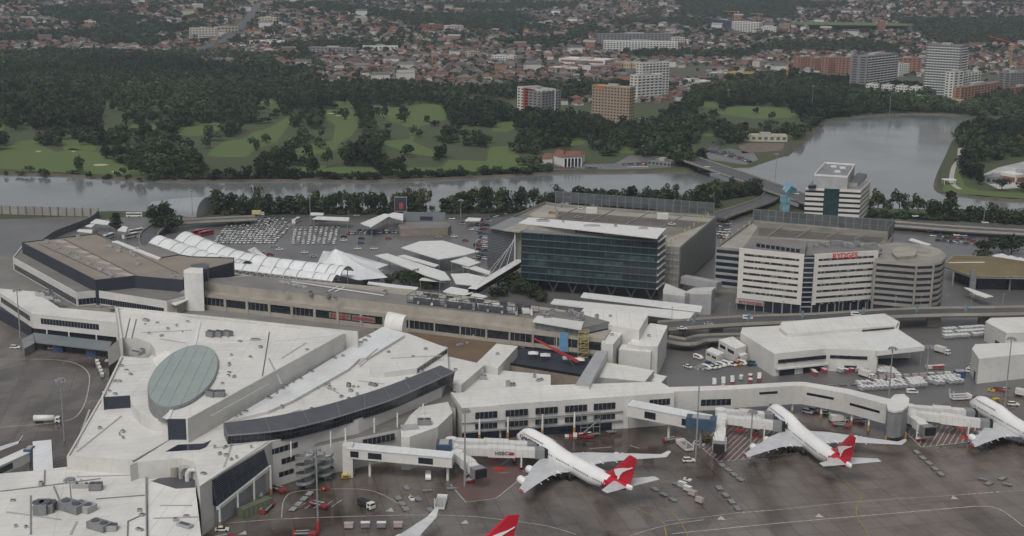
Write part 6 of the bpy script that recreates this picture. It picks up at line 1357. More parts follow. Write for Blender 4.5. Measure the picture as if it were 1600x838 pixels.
# ---- office tower by the lake
t_ = thing('office_tower', 'cream and green glass banded office tower with a silver rooftop box', 'office building', at(1305, 345, 0)); zt = 25
op = [(1259, 293), (1345, 297), (1360, 283), (1283, 278)]; pl = P(op, zt); MB().use(m_glassb).prism(pl, 0, zt, top=m_grey).build('core', t_)
for k in range(7):
    for (a, b) in ((pl[0], pl[1]), (pl[1], pl[2])):
        MB().use(m_hotel).pan(a, b, 0, 1, zt - 1.9 - 3.55 * k, zt + .1 - 3.55 * k, .3, .4).build('floor_band', t_)
MB().use(mat('green_strip_glass', (.02, .05, .05), .2, .3, .3)).pan(pl[0], pl[1], .34, .62, 0, zt, .45, .3).build('glazed_bay', t_)
ph = P([(1272, 273), (1325, 276), (1336, 257), (1289, 254)], 34); MB().use(m_lgrey).prism(ph, zt + .02, 33.2, top=m_grey).build('rooftop_box', t_); MB().use(m_white).walls(ph, 33.21, 34.4, .6).build('parapet', t_)
for x, y in ((1290, 266), (1302, 262), (1316, 264), (1308, 270), (1322, 268)): c = at(x, y, 33); MB().use(ra.choice([m_white, m_steel])).box((c[0], c[1], 0), (4, 3, 1.2), z0=33.25).build('rooftop_unit', t_)
MB().use(m_cream).prism(P([(1326, 285), (1340, 286), (1355, 272), (1340, 270)], 28), zt + .02, 28, top=m_dark).build('stair_head', t_); MB().use(m_glassb).prism(P([(1263, 290), (1275, 290), (1280, 278), (1272, 280)], 27), zt + .02, 27).build('stair_head', t_)
# ---- three stacked blue cubes
m_cube = mat('cyan_panel', (.13, .32, .45), .4, .15, .3); m_cubey = mat('pale_yellow_mark', (.45, .45, .25), .5)
for k, (x, yb, s_, z, rz, tl) in enumerate(((1225.5, 326, 5.8, 0, .1, 0), (1225.5, 326, 5.4, 6.1, .3, 0), (1227, 326, 6.4, 13.2, .6, .5))):
    c = at(x, yb + 4, 0); t_ = thing('cube_sign', ['bottom cyan cube of the stacked sculpture by the bridge ramp', 'middle cyan cube of the stacked sculpture', 'topmost tilted cyan cube of the stacked sculpture'][k], 'cube sculpture', (c[0], c[1], z), 'stacked cyan cubes', rz)
    mb = MB().use(m_cube); mb.box((0, 0, s_ / 2 + (.8 if tl else 0)), (s_, s_, s_)); o = mb.build('cube'); o.parent = t_
    mb = MB().use(m_cubey)
    for sx in (-.25, .25): mb.box((sx * s_, -s_ / 2 - .05, s_ * .5), (s_ * .12, .1, s_ * .6)); mb.box((-s_ / 2 - .05, sx * s_, s_ * .5), (.1, s_ * .12, s_ * .6))
    o2 = mb.build('mark'); o2.parent = t_
    if tl: t_.rotation_euler = (.35, .45, .5)
# ---- cargo buildings
t_ = thing('cargo_building', 'broad low white cargo building with dark window strips beyond the middle jet', 'cargo building', at(1300, 560, 0))
cp = [(1157, 520), (1160, 512), (1218, 509), (1222, 503), (1382, 490), (1406, 503), (1404, 516), (1342, 529), (1372, 548), (1290, 545), (1210, 553)]
pl = addblock(t_, cp, 10.5, wall=m_wallw, roof=m_roofA)
addblock(t_, [(1218, 512), (1225, 506), (1383, 492), (1404, 503), (1400, 509), (1345, 513), (1230, 522)], 12.2, wall=m_wallw, roof=m_roofC, z0=10.4)
A, B = seg((1160, 517), (1212, 553), 10.6); bands(t_, A, B, [(.12, .2, 7.5, 8.6), (.35, .62, 5.6, 6.9), (.66, .84, 2.5, 3.4)])
A, B = seg((1212, 553), (1294, 545), 10.6); bands(t_, A, B, [(.06, .97, 6.0, 7.6)], m_glass); bands(t_, A, B, [(.1, .38, 0.2, 3.2), (.55, .93, .2, 3.2)], m_glassb, nm='dock_door'); MB().use(m_wallw).pan(A, B, .02, 1, 3.4, 4.0, 1.5, 1.5).build('dock_canopy', t_)
A, B = seg((1294, 545), (1372, 548), 10.6); bands(t_, A, B, [(.05, .8, 6.2, 7.6)], m_glass); bands(t_, A, B, [(.35, .6, .2, 3)], m_glassb, nm='dock_door')
A, B = seg((1345, 514), (1400, 509), 12.2); bands(t_, A, B, [(.05, .95, 10.8, 11.5)])
canopy('cargo_canopy', 'deep white canopy over the loading yard beside the cargo building', [(1340, 528), (1404, 515), (1445, 541), (1371, 549)], 10.7, 2.2)
bd = [('cargo_store', 'white flat roofed store at the right edge with a corner door', [(1519, 545), (1524, 538), (1640, 533), (1650, 548), (1530, 561)], 11.5), ('cargo_store', 'grey white shed behind the right edge store', [(1540, 503), (1548, 497), (1660, 494), (1660, 520), (1572, 520)], 9.5),
      ('site_office', 'small white two storey office beside the elevated road end', [(1123, 531), (1145, 526), (1166, 540), (1150, 545)], 7), ('site_cabin', 'low white roofed cabin behind the staff cars', [(1103, 547), (1112, 543), (1132, 551), (1121, 556)], 4.5), ('site_cabin', 'small pale cabin right of the staff cars', [(1148, 549), (1156, 547), (1168, 553), (1158, 556)], 4)]
for nm, lab, pts, z in bd:
    t_, pl = building(nm, lab, pts, z, roof=m_roofC if z < 9 else m_roofA); A, B = pl[0], pl[-1]
    if px_of((*A, z))[0] > px_of((*B, z))[0]: A, B = B, A
    bands(t_, A, B, [(.55, .75, .2, z * .35)] if z > 9 else [(.1, .4, z * .55, z * .75), (.55, .9, z * .55, z * .75)], m_glassb)
# ---- brown flat roof terminal canopy on the right, pylon canopy, arched hangar, blast fence, hoardings
t_ = thing('brown_roof_station', 'wide flat olive brown roof on columns at the right edge', 'station', at(1550, 445, 0)); pl = P([(1472, 415), (1490, 399), (1560, 402), (1660, 418), (1640, 434), (1520, 432)], 9); MB().use(mat('olive_roof', (.16, .125, .06), .8, .15, .05)).prism(pl, 8.2, 9, bottom=True).build('roof', t_); MB().use(m_lgrey).walls(pl, 7.9, 9.1, .3).build('fascia', t_)
MB().use(m_white).box((*at(1510, 411, 9)[:2], 9.3), (22, .8, .4), .1).build('roof_ridge', t_)
for k in range(6):
    c = lerp(P([(1490, 424)], 9)[0], P([(1640, 434)], 9)[0], k / 5); MB().use(m_car_conc).tube((*c, 0), (*c, 8.2), .5).build('column', t_)
MB().use(m_glassb).prism([lerp(p, ctr(pl), .25) for p in pl], 0, 8.1).build('glazed_hall', t_)
t_ = thing('pylon_canopy', 'thin grey pylon holding a pointed white canopy wing', 'canopy', at(1518, 455, 0)); c = at(1518, 460, 0); MB().use(m_grey).box((c[0], c[1], 0), (3.4, 1.2, 14), .2, z0=0).build('pylon', t_); pl = P([(1506, 449), (1514, 450), (1552, 463), (1540, 465), (1524, 460)], 5.5); MB().use(m_white).prism(pl, 5.1, 5.5, bottom=True).build('wing', t_)
for k in range(4): canopy('shade_sail', ['first', 'second', 'third', 'fourth'][k] + ' grey white shade roof in the row behind the olive roof', [(1550 + 14 * k, 399 + 3.5 * k), (1566 + 14 * k, 396 + 3 * k), (1576 + 14 * k, 400 + 3 * k), (1560 + 14 * k, 403 + 3.5 * k)], 6, group='shade roofs behind the olive roof')
canopy('walkway_canopy', 'short curved white roof edge in the right hand car park', [(1420, 375), (1424, 372), (1455, 382), (1450, 384)], 6, group=CG)
t_ = thing('arched_hangar', 'silver arched hangar roof on the river bank behind dark trees', 'hangar', at(275, 338, 0)); a0, a1 = Vector(at(222, 334, 0)), Vector(at(308, 340, 0)); mb = MB().use(roofmat('silver_arch_roof', (.27, .29, .30), 4, 0, .4)); prof = [(cos(pi * (1 - k / 14)), sin(pi * k / 14)) for k in range(15)]
d = (a1 - a0); d.z = 0; n = Vector((-d.y, d.x, 0)).normalized(); rows = []
for u, wv, hv in ((0, 6, 6), (.35, 11, 9), (.7, 14, 11), (1, 15, 12)): c = a0 + d * u + n * 14; rows.append([tuple(c + n * p[0] * wv + Vector((0, 0, p[1] * hv))) for p in prof])
mb.smooth = True; mb.loft(rows, closed=False); mb.smooth = False; mb.build('roof', t_); MB().use(m_lgrey).poly(rows[-1]).build('end_wall', t_); MB().use(m_grey).poly(rows[0][::-1]).build('end_wall', t_)
t_ = thing('blast_fence', 'long grey concrete blast fence on the grass by the river', 'blast fence', at(80, 332, 0)); A, B = at(-60, 333, 0), at(154, 339, 0); MB().use(m_conc).wall(A[:2], B[:2], 0, 6, .8).build('wall', t_)
for k in range(18): p = lerp(A, B, k / 17); MB().use(m_car_conc).box((p[0], p[1] - .3, 0), (.8, 1.2, 6.3), z0=0).build('buttress', t_)
t_ = thing('blast_fence', 'dark curved blast fence running down to the navy hall', 'blast fence', at(110, 365, 0)); q = smooth(P([(154, 339), (140, 350), (110, 362), (85, 372), (66, 386)]), 4); mb = MB().use(mat('dark_fence', (.10, .105, .11), .7, .15, .2))
for a, b in zip(q[:-1], q[1:]): mb.wall(a, b, 0, 4.5, .4)
mb.build('wall', t_); mb = MB().use(m_lgrey)
for a in q[::2]: mb.box((*a, 0), (.5, .9, 4.8), z0=0)
mb.build('posts', t_); tag(t_.children[-1], kind='stuff')
def advert(x, yb, w_, h, z, label, m1, m2, rz=0):
    c = at(x, yb, 0); t_ = thing('billboard', label, 'billboard', (c[0], c[1], 0)); MB().use(m_grey).box((c[0], c[1], 0), (w_, .8, h), rz, z0=z).build('frame', t_); MB().use(m1).box((c[0], c[1] - .5, 0), (w_ * .9, .15, h * .86), rz, z0=z + h * .07).build('face', t_); MB().use(m2).box((c[0] + w_ * .05, c[1] - .6, 0), (w_ * .3, .1, h * .4), rz, z0=z + h * .2).build('artwork', t_)
    for s_ in (-.3, .3): MB().use(m_steel).tube((c[0] + w_ * s_, c[1] + .2, 0), (c[0] + w_ * s_, c[1] + .2, z + .2), .3).build('post', t_)
advert(626, 338, 9, 11, 3.2, 'square dark advertising screen before the river trees', m_navy, mat('ad_red', (.30, .06, .06), .5))
advert(663, 352, 29, 7, 2, 'wide grey advertising hoarding above the taxi rank', mat('ad_grey', (.18, .20, .22), .5, .1, .1), m_navy)
t_, pl = building('taxi_office', 'grey flat building with kiosks under the wide hoarding', [(622, 352), (634, 347), (698, 347), (705, 352), (700, 356), (626, 358)], 5, wall=m_brown, roof=m_groof)
canopy('walkway_canopy', 'small pale green roofed kiosk right of the wide hoarding', [(726, 345), (732, 340), (752, 341), (750, 345)], 5, group=CG)
for k in range(3):
    c = at(618 + k * 6, 362, 0)
# ---- floodlight masts
def mast(x, yb, h, label, r0=.45, heads=True, rednose=False):
    c = at(x, yb, 0); t_ = thing('floodlight_mast', label, 'floodlight mast', (c[0], c[1], 0), 'floodlight masts'); MB().use(m_steel).tube((c[0], c[1], 0), (c[0], c[1], h), r0, r0 * .45, n=10).build('pole', t_)
    MB().use(m_grey).tube((c[0], c[1], h - .4), (c[0], c[1], h), 1.5, 1.5, n=12).build('head_ring', t_)
    for k in range(6): a = k * pi / 3; MB().use(m_lgrey).box((c[0] + 1.6 * cos(a), c[1] + 1.6 * sin(a), h - .7), (.8, .5, .7), a).build('lamp', t_)
    if rednose: MB().use(m_red).tube((c[0], c[1], 0), (c[0], c[1], 4), r0 + .08).build('painted_base', t_)
for x, yb, yt, lab in ((497, 832, 701, 'tall floodlight mast with a red base before the spiral stairs'), (1087, 716, 572, 'tall floodlight mast beside the long blue gate box'), (101, 690, 592, 'floodlight mast on the left apron near the fuel truck'), (32, 530, 452, 'floodlight mast in front of the left finger'), (116, 850, 748, 'thin mast rising from the white foreground roof'),
                    (726, 760, 640, 'floodlight mast by the left stand jet bridges'), (1388, 628, 543, 'floodlight mast behind the connector drum'), (1569, 640, 528, 'floodlight mast in front of the right edge store'), (1446, 604, 540, 'slim lamp mast among the cargo containers'), (1172, 708, 642, 'short lamp mast on the middle stand'),
                    (301, 342, 298, 'slim lamp mast by the silver arched hangar'), (485, 356, 302, 'lamp mast between the two blocks of rental cars'), (860, 330, 288, 'tall lamp mast behind the car park corner'), (720, 342, 312, 'lamp mast right of the wide hoarding'), (743, 430, 355, 'slim lamp mast left of the louvred tower'), (455, 405, 350, 'slim lamp mast at the edge of the first rental block'), (1210, 300, 240, 'thin lamp mast beside the bridge'), (1536, 356, 322, 'lamp mast among the lake shore trees'),
                    (1268, 176, 134, 'sports ground lamp mast beyond the lake left of the towers'), (1137, 166, 140, 'sports field mast left of the green oval'), (1390, 178, 140, 'tall lamp mast before the pale towers')):
    mast(x, yb, up(x, yb, yt), lab, .4 if yb > 500 else .3, rednose=(x == 497))
# street lamps along the raised road
for i in range(2, len(q1) - 2, 3):
    c = L1[i]; t_ = thing('street_lamp', 'slender street lamp on the parapet of the raised road', 'street lamp', (c[0], c[1], 7.5), 'street lamps along the raised road'); MB().use(m_steel).tube((c[0], c[1], 7.5), (c[0], c[1], 15), .12, n=6).build('pole', t_); MB().use(m_lgrey).box((c[0], c[1] - 1, 15), (.3, 2, .2)).build('lamp_head', t_)
for i in range(3, len(q1) - 2, 6):
    c = R1[i]; t_ = thing('banner_pole', 'pole with a blue and white banner on the raised road', 'banner', (c[0], c[1], 7.5), 'banners along the raised road'); MB().use(m_steel).tube((c[0], c[1], 7.5), (c[0], c[1], 14), .12, n=6).build('pole', t_); MB().use(mat('banner_blue', (.12, .22, .28), .7, .3, 1)).box((c[0] + .6, c[1], 11.6), (1.1, .08, 3.6)).build('banner', t_)
# ================================================================== SUBURBAN LANDMARKS
def slab(name, label, a, b, depth, h, floors, wall, win, cat='apartment building', roofm=None, mode='grid', z=None, cols=10, par=True, inset=.6):
    A, B = (atT(*a)[:2], atT(*b)[:2]); zz = min(float(hill(*A)), float(hill(*B))); l = hypot(B[0] - A[0], B[1] - A[1]); nx, ny = -(B[1] - A[1]) / l, (B[0] - A[0]) / l
    pl = [A, B, (B[0] + nx * depth, B[1] + ny * depth), (A[0] + nx * depth, A[1] + ny * depth)]; t_ = thing(name, label, cat, (*ctr(pl), zz)); MB().use(wall).prism(pl, zz - 4, zz + h, top=roofm or m_groof).build('wall', t_)
    if par: MB().use(wall).walls(pl, zz + h + .01, zz + h + 1.0, .4).build('parapet', t_)
    fh = h / floors
    for (p, q, c_) in ((pl[0], pl[1], cols), (pl[1], pl[2], max(2, int(cols * depth / l))), (pl[3], pl[0], max(2, int(cols * depth / l)))):
        if mode != 'band':
            us = [0]; 
            for j in range(c_): us += [(j + .22) / c_, (j + .78) / c_]
            us.append(1); zs_ = [zz]
            for k in range(floors): zs_ += [zz + (k + .32) * fh, zz + (k + .8) * fh]
            zs_.append(zz + h); dx, dy = q[0] - p[0], q[1] - p[1]; ll = hypot(dx, dy); ox, oy = dy / ll * .15, -dx / ll * .15; mb = MB().use(wall); mb.use(win); mb.use(wall)
            mb.v = [(p[0] + dx * u + ox, p[1] + dy * u + oy, z_) for z_ in zs_ for u in us]; nu = len(us)
            for r_ in range(len(zs_) - 1):
                for j in range(nu - 1): mb.c = 1 if (r_ % 2 and j % 2) else 0; mb.face([r_ * nu + j, r_ * nu + j + 1, (r_ + 1) * nu + j + 1, (r_ + 1) * nu + j])
            mb.build('windowed_facade', t_)
        for k in range(floors):
            if mode == 'band': MB().use(win).pan(p, q, .04, .96, zz + (k + .3) * fh, zz + (k + .8) * fh, .12, .2).build('window_band', t_)
            if mode == 'balcony' and (p is pl[0] or p is pl[1]): MB().use(m_white).pan(p, q, .03, .97, zz + k * fh, zz + k * fh + fh * .3, 1.1, 1.3).build('balcony', t_)
    mb = MB().use(m_lgrey); c = ctr(pl); mb.box((c[0], c[1], 0), (l * .25, depth * .4, 3), atan2(B[1] - A[1], B[0] - A[0]), z0=zz + h + .02).build('lift_overrun', t_)
    return t_, pl, zz
m_bk = mat('red_brick', (.23, .095, .06), .85, .12, .4); m_tanw = mat('tan_render', (.30, .23, .16), .8, .08, .3); m_whw = mat('white_render', (.55, .54, .50), .7, .08, .3); m_gyw = mat('grey_render', (.19, .19, .19), .8, .1, .3); m_cream2 = mat('cream_render', (.42, .38, .28), .8, .1, .3); m_pinkb = mat('pink_brick', (.31, .16, .11), .85, .12, .4); m_win = mat('far_window', (.03, .035, .042), .25, .2, .4)
slab('apartment_building', 'red and white eight storey block left of the tan hotel', (808, 177), (845, 183), 22, 31, 9, m_whw, m_win, cols=7)
t_, pl, zz = slab('apartment_building', 'dark grey eight storey block joined right of the red and white block', (846, 184), (876, 180), 20, 29, 9, m_gyw, m_win, cols=6)
A, B = atT(818, 179)[:2], atT(835, 182)[:2]; MB().use(mat('bright_red_cladding', (.36, .06, .04), .7)).pan(A, B, 0, 1, 1, 32, 1.0, .9).build('red_bay', bpy.data.objects['apartment_building'])
bands(bpy.data.objects['apartment_building'], A, B, [(.15, .45, 2 + 3.4 * k, 4 + 3.4 * k) for k in range(9)] + [(.55, .85, 2 + 3.4 * k, 4 + 3.4 * k) for k in range(9)], m_win, out=1.1)
t_, pl, zz = slab('hotel_tower', 'tan ten storey hotel with grid windows in front of the white tower', (924, 190), (982, 195), 13, 41, 12, m_tanw, m_win, cols=12, roofm=m_whw, cat='hotel')
MB().use(mat('orange_sign', (.40, .12, .05), .6)).pan(pl[0], pl[1], .08, .36, zz + 38.4, zz + 41.6, .5, .3).build('roof_sign', t_)
slab('apartment_building', 'stepped white tower block, lower front half', (995, 160), (1034, 157), 14, 34, 9, m_whw, m_win, cols=6, mode='balcony')
slab('apartment_building', 'stepped white tower block, taller rear half', (1002, 150), (1044, 147), 12, 44, 12, m_whw, m_win, cols=8, mode='balcony')
slab('apartment_building', 'white balconied apartment tower left of the tallest tower', (1352, 143), (1400, 136), 26, 50, 14, m_gyw, m_win, cols=9, mode='balcony')
slab('apartment_building', 'tallest balconied tower by the lake under a thin flat roof', (1441, 150), (1496, 154), 26, 72, 20, m_gyw, m_win, cols=12, mode='balcony')
slab('apartment_building', 'plain white slab tower right of the tallest tower', (1490, 150), (1508, 146), 22, 55, 15, m_whw, m_win, cols=4)
for k, (x0, x1, lab) in enumerate(((1352, 1370, 'low white terrace block left of the podium row'), (1376, 1392, 'second low white terrace block of the podium row'), (1398, 1416, 'third low white terrace block of the podium row'), (1420, 1438, 'fourth low white terrace block of the podium row'))): slab('terrace_block', lab, (x0, 149 + k * 1.5), (x1, 150 + k * 1.5), 16, 15, 4, m_whw, m_win, cols=4, mode='balcony')
slab('podium_building', 'long pale car park podium under the lakeside towers', (1384, 157), (1500, 166), 14, 7, 2, m_cream2, m_win, cols=18)
slab('apartment_building', 'tall narrow white fin block at the podium corner', (1487, 160), (1502, 158), 12, 40, 11, m_whw, m_win, cols=2)
slab('apartment_building', 'red brick curved block stepping right of the white fin', (1500, 161), (1570, 150), 18, 20, 6, m_pinkb, m_win, cols=14)
slab('apartment_building', 'white upper storeys block behind the red brick block', (1505, 150), (1530, 146), 14, 31, 9, m_whw, m_win, cols=5, mode='balcony')
slab('apartment_building', 'grey glazed block under construction at the right edge', (1576, 152), (1603, 150), 20, 33, 10, m_gyw, m_win, cols=6)
slab('apartment_building', 'small red brick block at the right edge below the grey block', (1585, 156), (1615, 152), 14, 16, 5, m_bk, m_win, cols=6)
for k, (x0, x1, y, h, lab) in enumerate(((1250, 1268, 112, 24, 'leftmost pink brick block of the long row'), (1272, 1292, 112, 22, 'second pink brick block of the long row'), (1293, 1312, 115, 26, 'third pink brick block of the long row'), (1314, 1345, 117, 28, 'widest pink brick block beside the balconied tower'), (1402, 1438, 118, 28, 'pink brick block between the two lakeside towers'), (1404, 1420, 120, 20, 'small white block in front of the pink block'))):
    slab('apartment_building', lab, (x0, y), (x1, y - 1), 16, h, 7, m_pinkb if k != 5 else m_whw, m_win, cols=5)
slab('warehouse', 'long white arched warehouse with a red stripe', (873, 104), (945, 108), 45, 14, 2, m_whw, m_bk, cols=1, cat='warehouse', mode='band', roofm=m_roofB)
slab('warehouse', 'brown brick warehouse joined right of the arched warehouse', (905, 113), (960, 113), 30, 9, 1, m_bk, m_win, cols=8, cat='warehouse')
slab('warehouse', 'cream low warehouse left of the brown one', (858, 112), (902, 114), 25, 7, 1, m_cream2, m_win, cols=5, cat='warehouse', roofm=m_roofB)
for k in range(4): slab('warehouse', ['first', 'second', 'third', 'fourth'][k] + ' pale peaked shed in the row right of the arched warehouse', (946 + 14 * k, 107), (958 + 14 * k, 107), 28, 9, 1, m_cream2, m_bk, cols=3, cat='warehouse', roofm=m_cream2)
slab('apartment_building', 'front white apartment terrace on the rise above the sheds', (943, 82), (1058, 84), 20, 22, 6, m_whw, m_win, cols=24, mode='balcony')
slab('apartment_building', 'grey rear apartment terrace with blue glass end', (935, 72), (1050, 70), 18, 24, 7, m_gyw, m_win, cols=20)
slab('apartment_building', 'small white block at the right end of the terraces', (1054, 71), (1070, 70), 14, 15, 4, m_whw, m_win, cols=4)
slab('apartment_building', 'navy roofed block below the far cranes', (1108, 44), (1140, 48), 20, 22, 6, mat('blue_cladding', (.04, .07, .14), .6), m_win, cols=6)
slab('apartment_building', 'white six storey block below the far cranes', (1143, 49), (1185, 51), 20, 22, 6, m_whw, m_win, cols=10, mode='balcony')
slab('apartment_building', 'smaller white block right of the far cranes', (1189, 53), (1212, 54), 16, 16, 5, m_whw, m_win, cols=6)
slab('shop_building', 'yellow and blue painted shop building by the car yards', (1135, 124), (1174, 126), 22, 11, 2, mat('yellow_render', (.42, .30, .08), .7), m_win, cols=6, cat='shop')
slab('shop_building', 'low grey metal roofed hall left of the yellow shop', (1103, 122), (1138, 124), 28, 8, 1, m_gyw, m_win, cols=6, cat='hall', roofm=m_roofC)
slab('shop_building', 'long low hall with a red roof edge before the pink row', (1226, 134), (1318, 138), 26, 6, 1, m_sredtxt, m_win, cols=10, cat='hall', roofm=m_groof)
slab('shop_building', 'low white strip building beside the car yards', (1060, 130), (1100, 134), 16, 6, 1, m_whw, m_bk, cols=8, cat='shop', roofm=m_roofB)
slab('shop_building', 'brick workshop right of the yellow shop', (1178, 124), (1222, 127), 20, 7, 1, m_bk, m_win, cols=7, cat='workshop')
slab('apartment_building', 'stepped cream balcony block on the left hillside', (296, 62), (340, 62), 26, 22, 6, m_cream2, m_win, cols=9, mode='balcony')
slab('church_building', 'dark red roofed church hall beside the stepped cream block', (340, 52), (372, 50), 18, 12, 2, m_cream2, m_win, cols=6, cat='church', roofm=m_bk)
slab('shop_building', 'long white shopping building right of the hillside street', (390, 70), (455, 72), 26, 8, 1, m_whw, m_win, cols=10, cat='shop', roofm=m_roofC)
slab('apartment_building', 'pale yellow mansion blocks at the top of the street', (404, 36), (432, 38), 20, 14, 4, m_cream2, m_win, cols=6)
slab('shop_building', 'brick long building right of the white shopping building', (482, 84), (556, 86), 20, 12, 3, m_gyw, m_win, cols=12, cat='building')
slab('school_building', 'blue grey roofed white school hall in the middle suburb', (567, 82), (622, 82), 24, 11, 2, m_whw, m_win, cols=9, cat='school', roofm=m_gyw)
slab('apartment_building', 'brown brick flats below the bare hill', (660, 48), (692, 48), 18, 13, 4, m_bk, m_win, cols=6)
slab('apartment_building', 'white grid fronted flats right of the brown flats', (700, 50), (724, 49), 16, 13, 4, m_whw, m_win, cols=5)
slab('apartment_building', 'white balconied flats above the golf course trees', (768, 96), (802, 98), 20, 11, 3, m_whw, m_win, cols=8, mode='balcony')
slab('apartment_building', 'single cream block left of the white balconied flats', (735, 92), (750, 91), 14, 12, 4, m_cream2, m_win, cols=4)
slab('apartment_building', 'orange brown tower block beside the far sports field', (1374, 50), (1383, 50), 14, 24, 8, m_pinkb, m_win, cols=3)
slab('shop_building', 'low white long roof in the woods above the pink row', (1271, 62), (1308, 66), 30, 6, 1, m_whw, m_win, cols=6, cat='hall', roofm=m_roofB)
slab('shop_building', 'second low white roof nearer the far sports field', (1304, 54), (1338, 56), 30, 6, 1, m_whw, m_win, cols=6, cat='hall', roofm=m_roofB)
slab('shop_building', 'grey hall with long roof at the top left hillside', (0, 32), (80, 34), 18, 8, 1, m_gyw, m_win, cols=12, cat='hall', roofm=m_roofC)
slab('shop_building', 'orange roofed hall on the left hillside', (128, 39), (150, 39), 20, 8, 1, m_cream2, m_win, cols=4, cat='hall', roofm=mat('orange_roof', (.38, .13, .05), .8))
slab('sports_pavilion', 'low boathouse with a blue wall on the lake shore', (1163, 221), (1230, 222), 12, 6, 1, m_cream2, mat('blue_wall', (.06, .10, .17), .7), cols=7, cat='pavilion', roofm=m_cream2)
slab('sports_pavilion', 'red and white shed at the right edge beyond the lake', (1586, 290), (1640, 284), 20, 8, 1, m_whw, m_bk, cols=1, cat='shed', mode='band', roofm=m_roofC)
slab('sports_pavilion', 'grey blue low shed left of the red and white shed', (1548, 288), (1578, 286), 12, 5, 1, m_gyw, m_win, cols=4, cat='shed')
slab('green_shed', 'long low green roofed shed beside the riverside car park', (1012, 258), (1048, 262), 14, 4, 1, m_gyw, m_win, cols=6, cat='shed', roofm=mat('green_shed_roof', (.09, .12, .10), .7))
c_ = P([(1525, 278), (1560, 262), (1620, 248), (1640, 262), (1620, 292), (1560, 296)]); MB().use(m_path); sheet('storage_yard', c_, mat('pale_yard', (.42, .42, .41), .8, .2, .05), .1)
# tower cranes
def tcrane(x, y, h, j, col, lab, ang):
    c = atT(x, y); t_ = thing('tower_crane', lab, 'crane', c); m = mat('crane_' + col, (.45, .20, .06) if col == 'orange' else (.34, .26, .07), .6); z = c[2]
    mb = MB().use(m); 
    for k in range(int(h / 4)): mb.bar((c[0] - 1, c[1], z + 4 * k), (c[0] + 1, c[1], z + 4 * k + 4), .35); mb.bar((c[0] + 1, c[1], z + 4 * k), (c[0] - 1, c[1], z + 4 * k + 4), .35)
    for s_ in (-1, 1): mb.bar((c[0] + s_, c[1], z), (c[0] + s_, c[1], z + h), .6)
    mb.build('mast', t_); ux, uz = cos(ang), sin(ang); MB().use(m_red if 'pink' in lab else m).bar((c[0] + j * .3, c[1], z + h - j * .3 * uz), (c[0] - j * ux, c[1], z + h + j * uz), 1.2, 1.3).build('jib', t_); MB().use(m_lgrey).box((c[0] + j * .28, c[1], z + h - 1), (4, 2, 3)).build('counterweight', t_)
tcrane(1576, 128, 62, 40, 'yellow', 'yellow tower crane with a pink raised jib at the right edge', .25); tcrane(1229, 128, 40, 2, 'orange', 'orange crane mast standing before the pink brick row', 0); tcrane(1147, 44, 40, 30, 'orange', 'orange tower crane with a level jib on the horizon', 0); tcrane(1185, 44, 34, 22, 'yellow', 'thin grey yellow crane right of the orange horizon crane', 0); tcrane(676, 104, 26, 1, 'orange', 'brown chimney like mast in the middle suburb', 0)
# club house by the river
A, B = at(866, 262, 0), at(912, 262, 0); t_ = thing('club_house', 'white club house with red tiled roofs and tall columns on the river bank', 'club house', (*ctr([A[:2], B[:2]]), 0)); m_tile = mat('roof orange tiled', ROOFC[0], .8)
def hipp(pts, z0, z1, rise):
    pl = ccw(P(pts, 0)); MB().use(m_whw).prism(pl, z0, z1).build('wall', t_); c = ctr(pl); big = [(c[0] + (p[0] - c[0]) * 1.06, c[1] + (p[1] - c[1]) * 1.06) for p in pl]
    r1, r2 = lerp(big[0], big[3], .5), lerp(big[1], big[2], .5); r1, r2 = lerp(r1, r2, .2), lerp(r1, r2, .8); mb = MB().use(m_tile); q = [(*p, z1) for p in big]; R1_, R2_ = (*r1, z1 + rise), (*r2, z1 + rise); mb.poly([q[0], q[1], R2_, R1_]); mb.poly([q[1], q[2], R2_]); mb.poly([q[2], q[3], R1_, R2_]); mb.poly([q[3], q[0], R1_]); mb.build('roof', t_)
hipp([(880, 260), (908, 259), (914, 252), (884, 252)], 0, 8.5, 3); hipp([(864, 256), (880, 260), (886, 250), (872, 248)], 0, 8, 3.4); hipp([(845, 258), (863, 257), (868, 251), (850, 251)], 0, 5.5, 3)
a, b = at(881, 261.5, 0), at(908, 260.5, 0)
for k in range(6): p = lerp(a, b, k / 5); MB().use(m_white).tube((p[0], p[1] - 1, 0), (p[0], p[1] - 1, 8), .5).build('column', t_)
MB().use(m_glassb).pan(a[:2], b[:2], 0, 1, .5, 7.6, .3, .1).build('window', t_)
t_ = thing('gazebo', 'small white roofed jetty shelter on the lake point', 'gazebo', at(1482, 288, 0)); c = at(1482, 288, 0); MB().use(m_white).box((c[0], c[1], 4), (11, 7, .5)).build('roof', t_)
for sx, sy in ((-1, -1), (1, -1), (1, 1), (-1, 1)): MB().use(m_white).tube((c[0] + 4.5 * sx, c[1] + 2.8 * sy, 0), (c[0] + 4.5 * sx, c[1] + 2.8 * sy, 3.8), .25).build('post', t_)
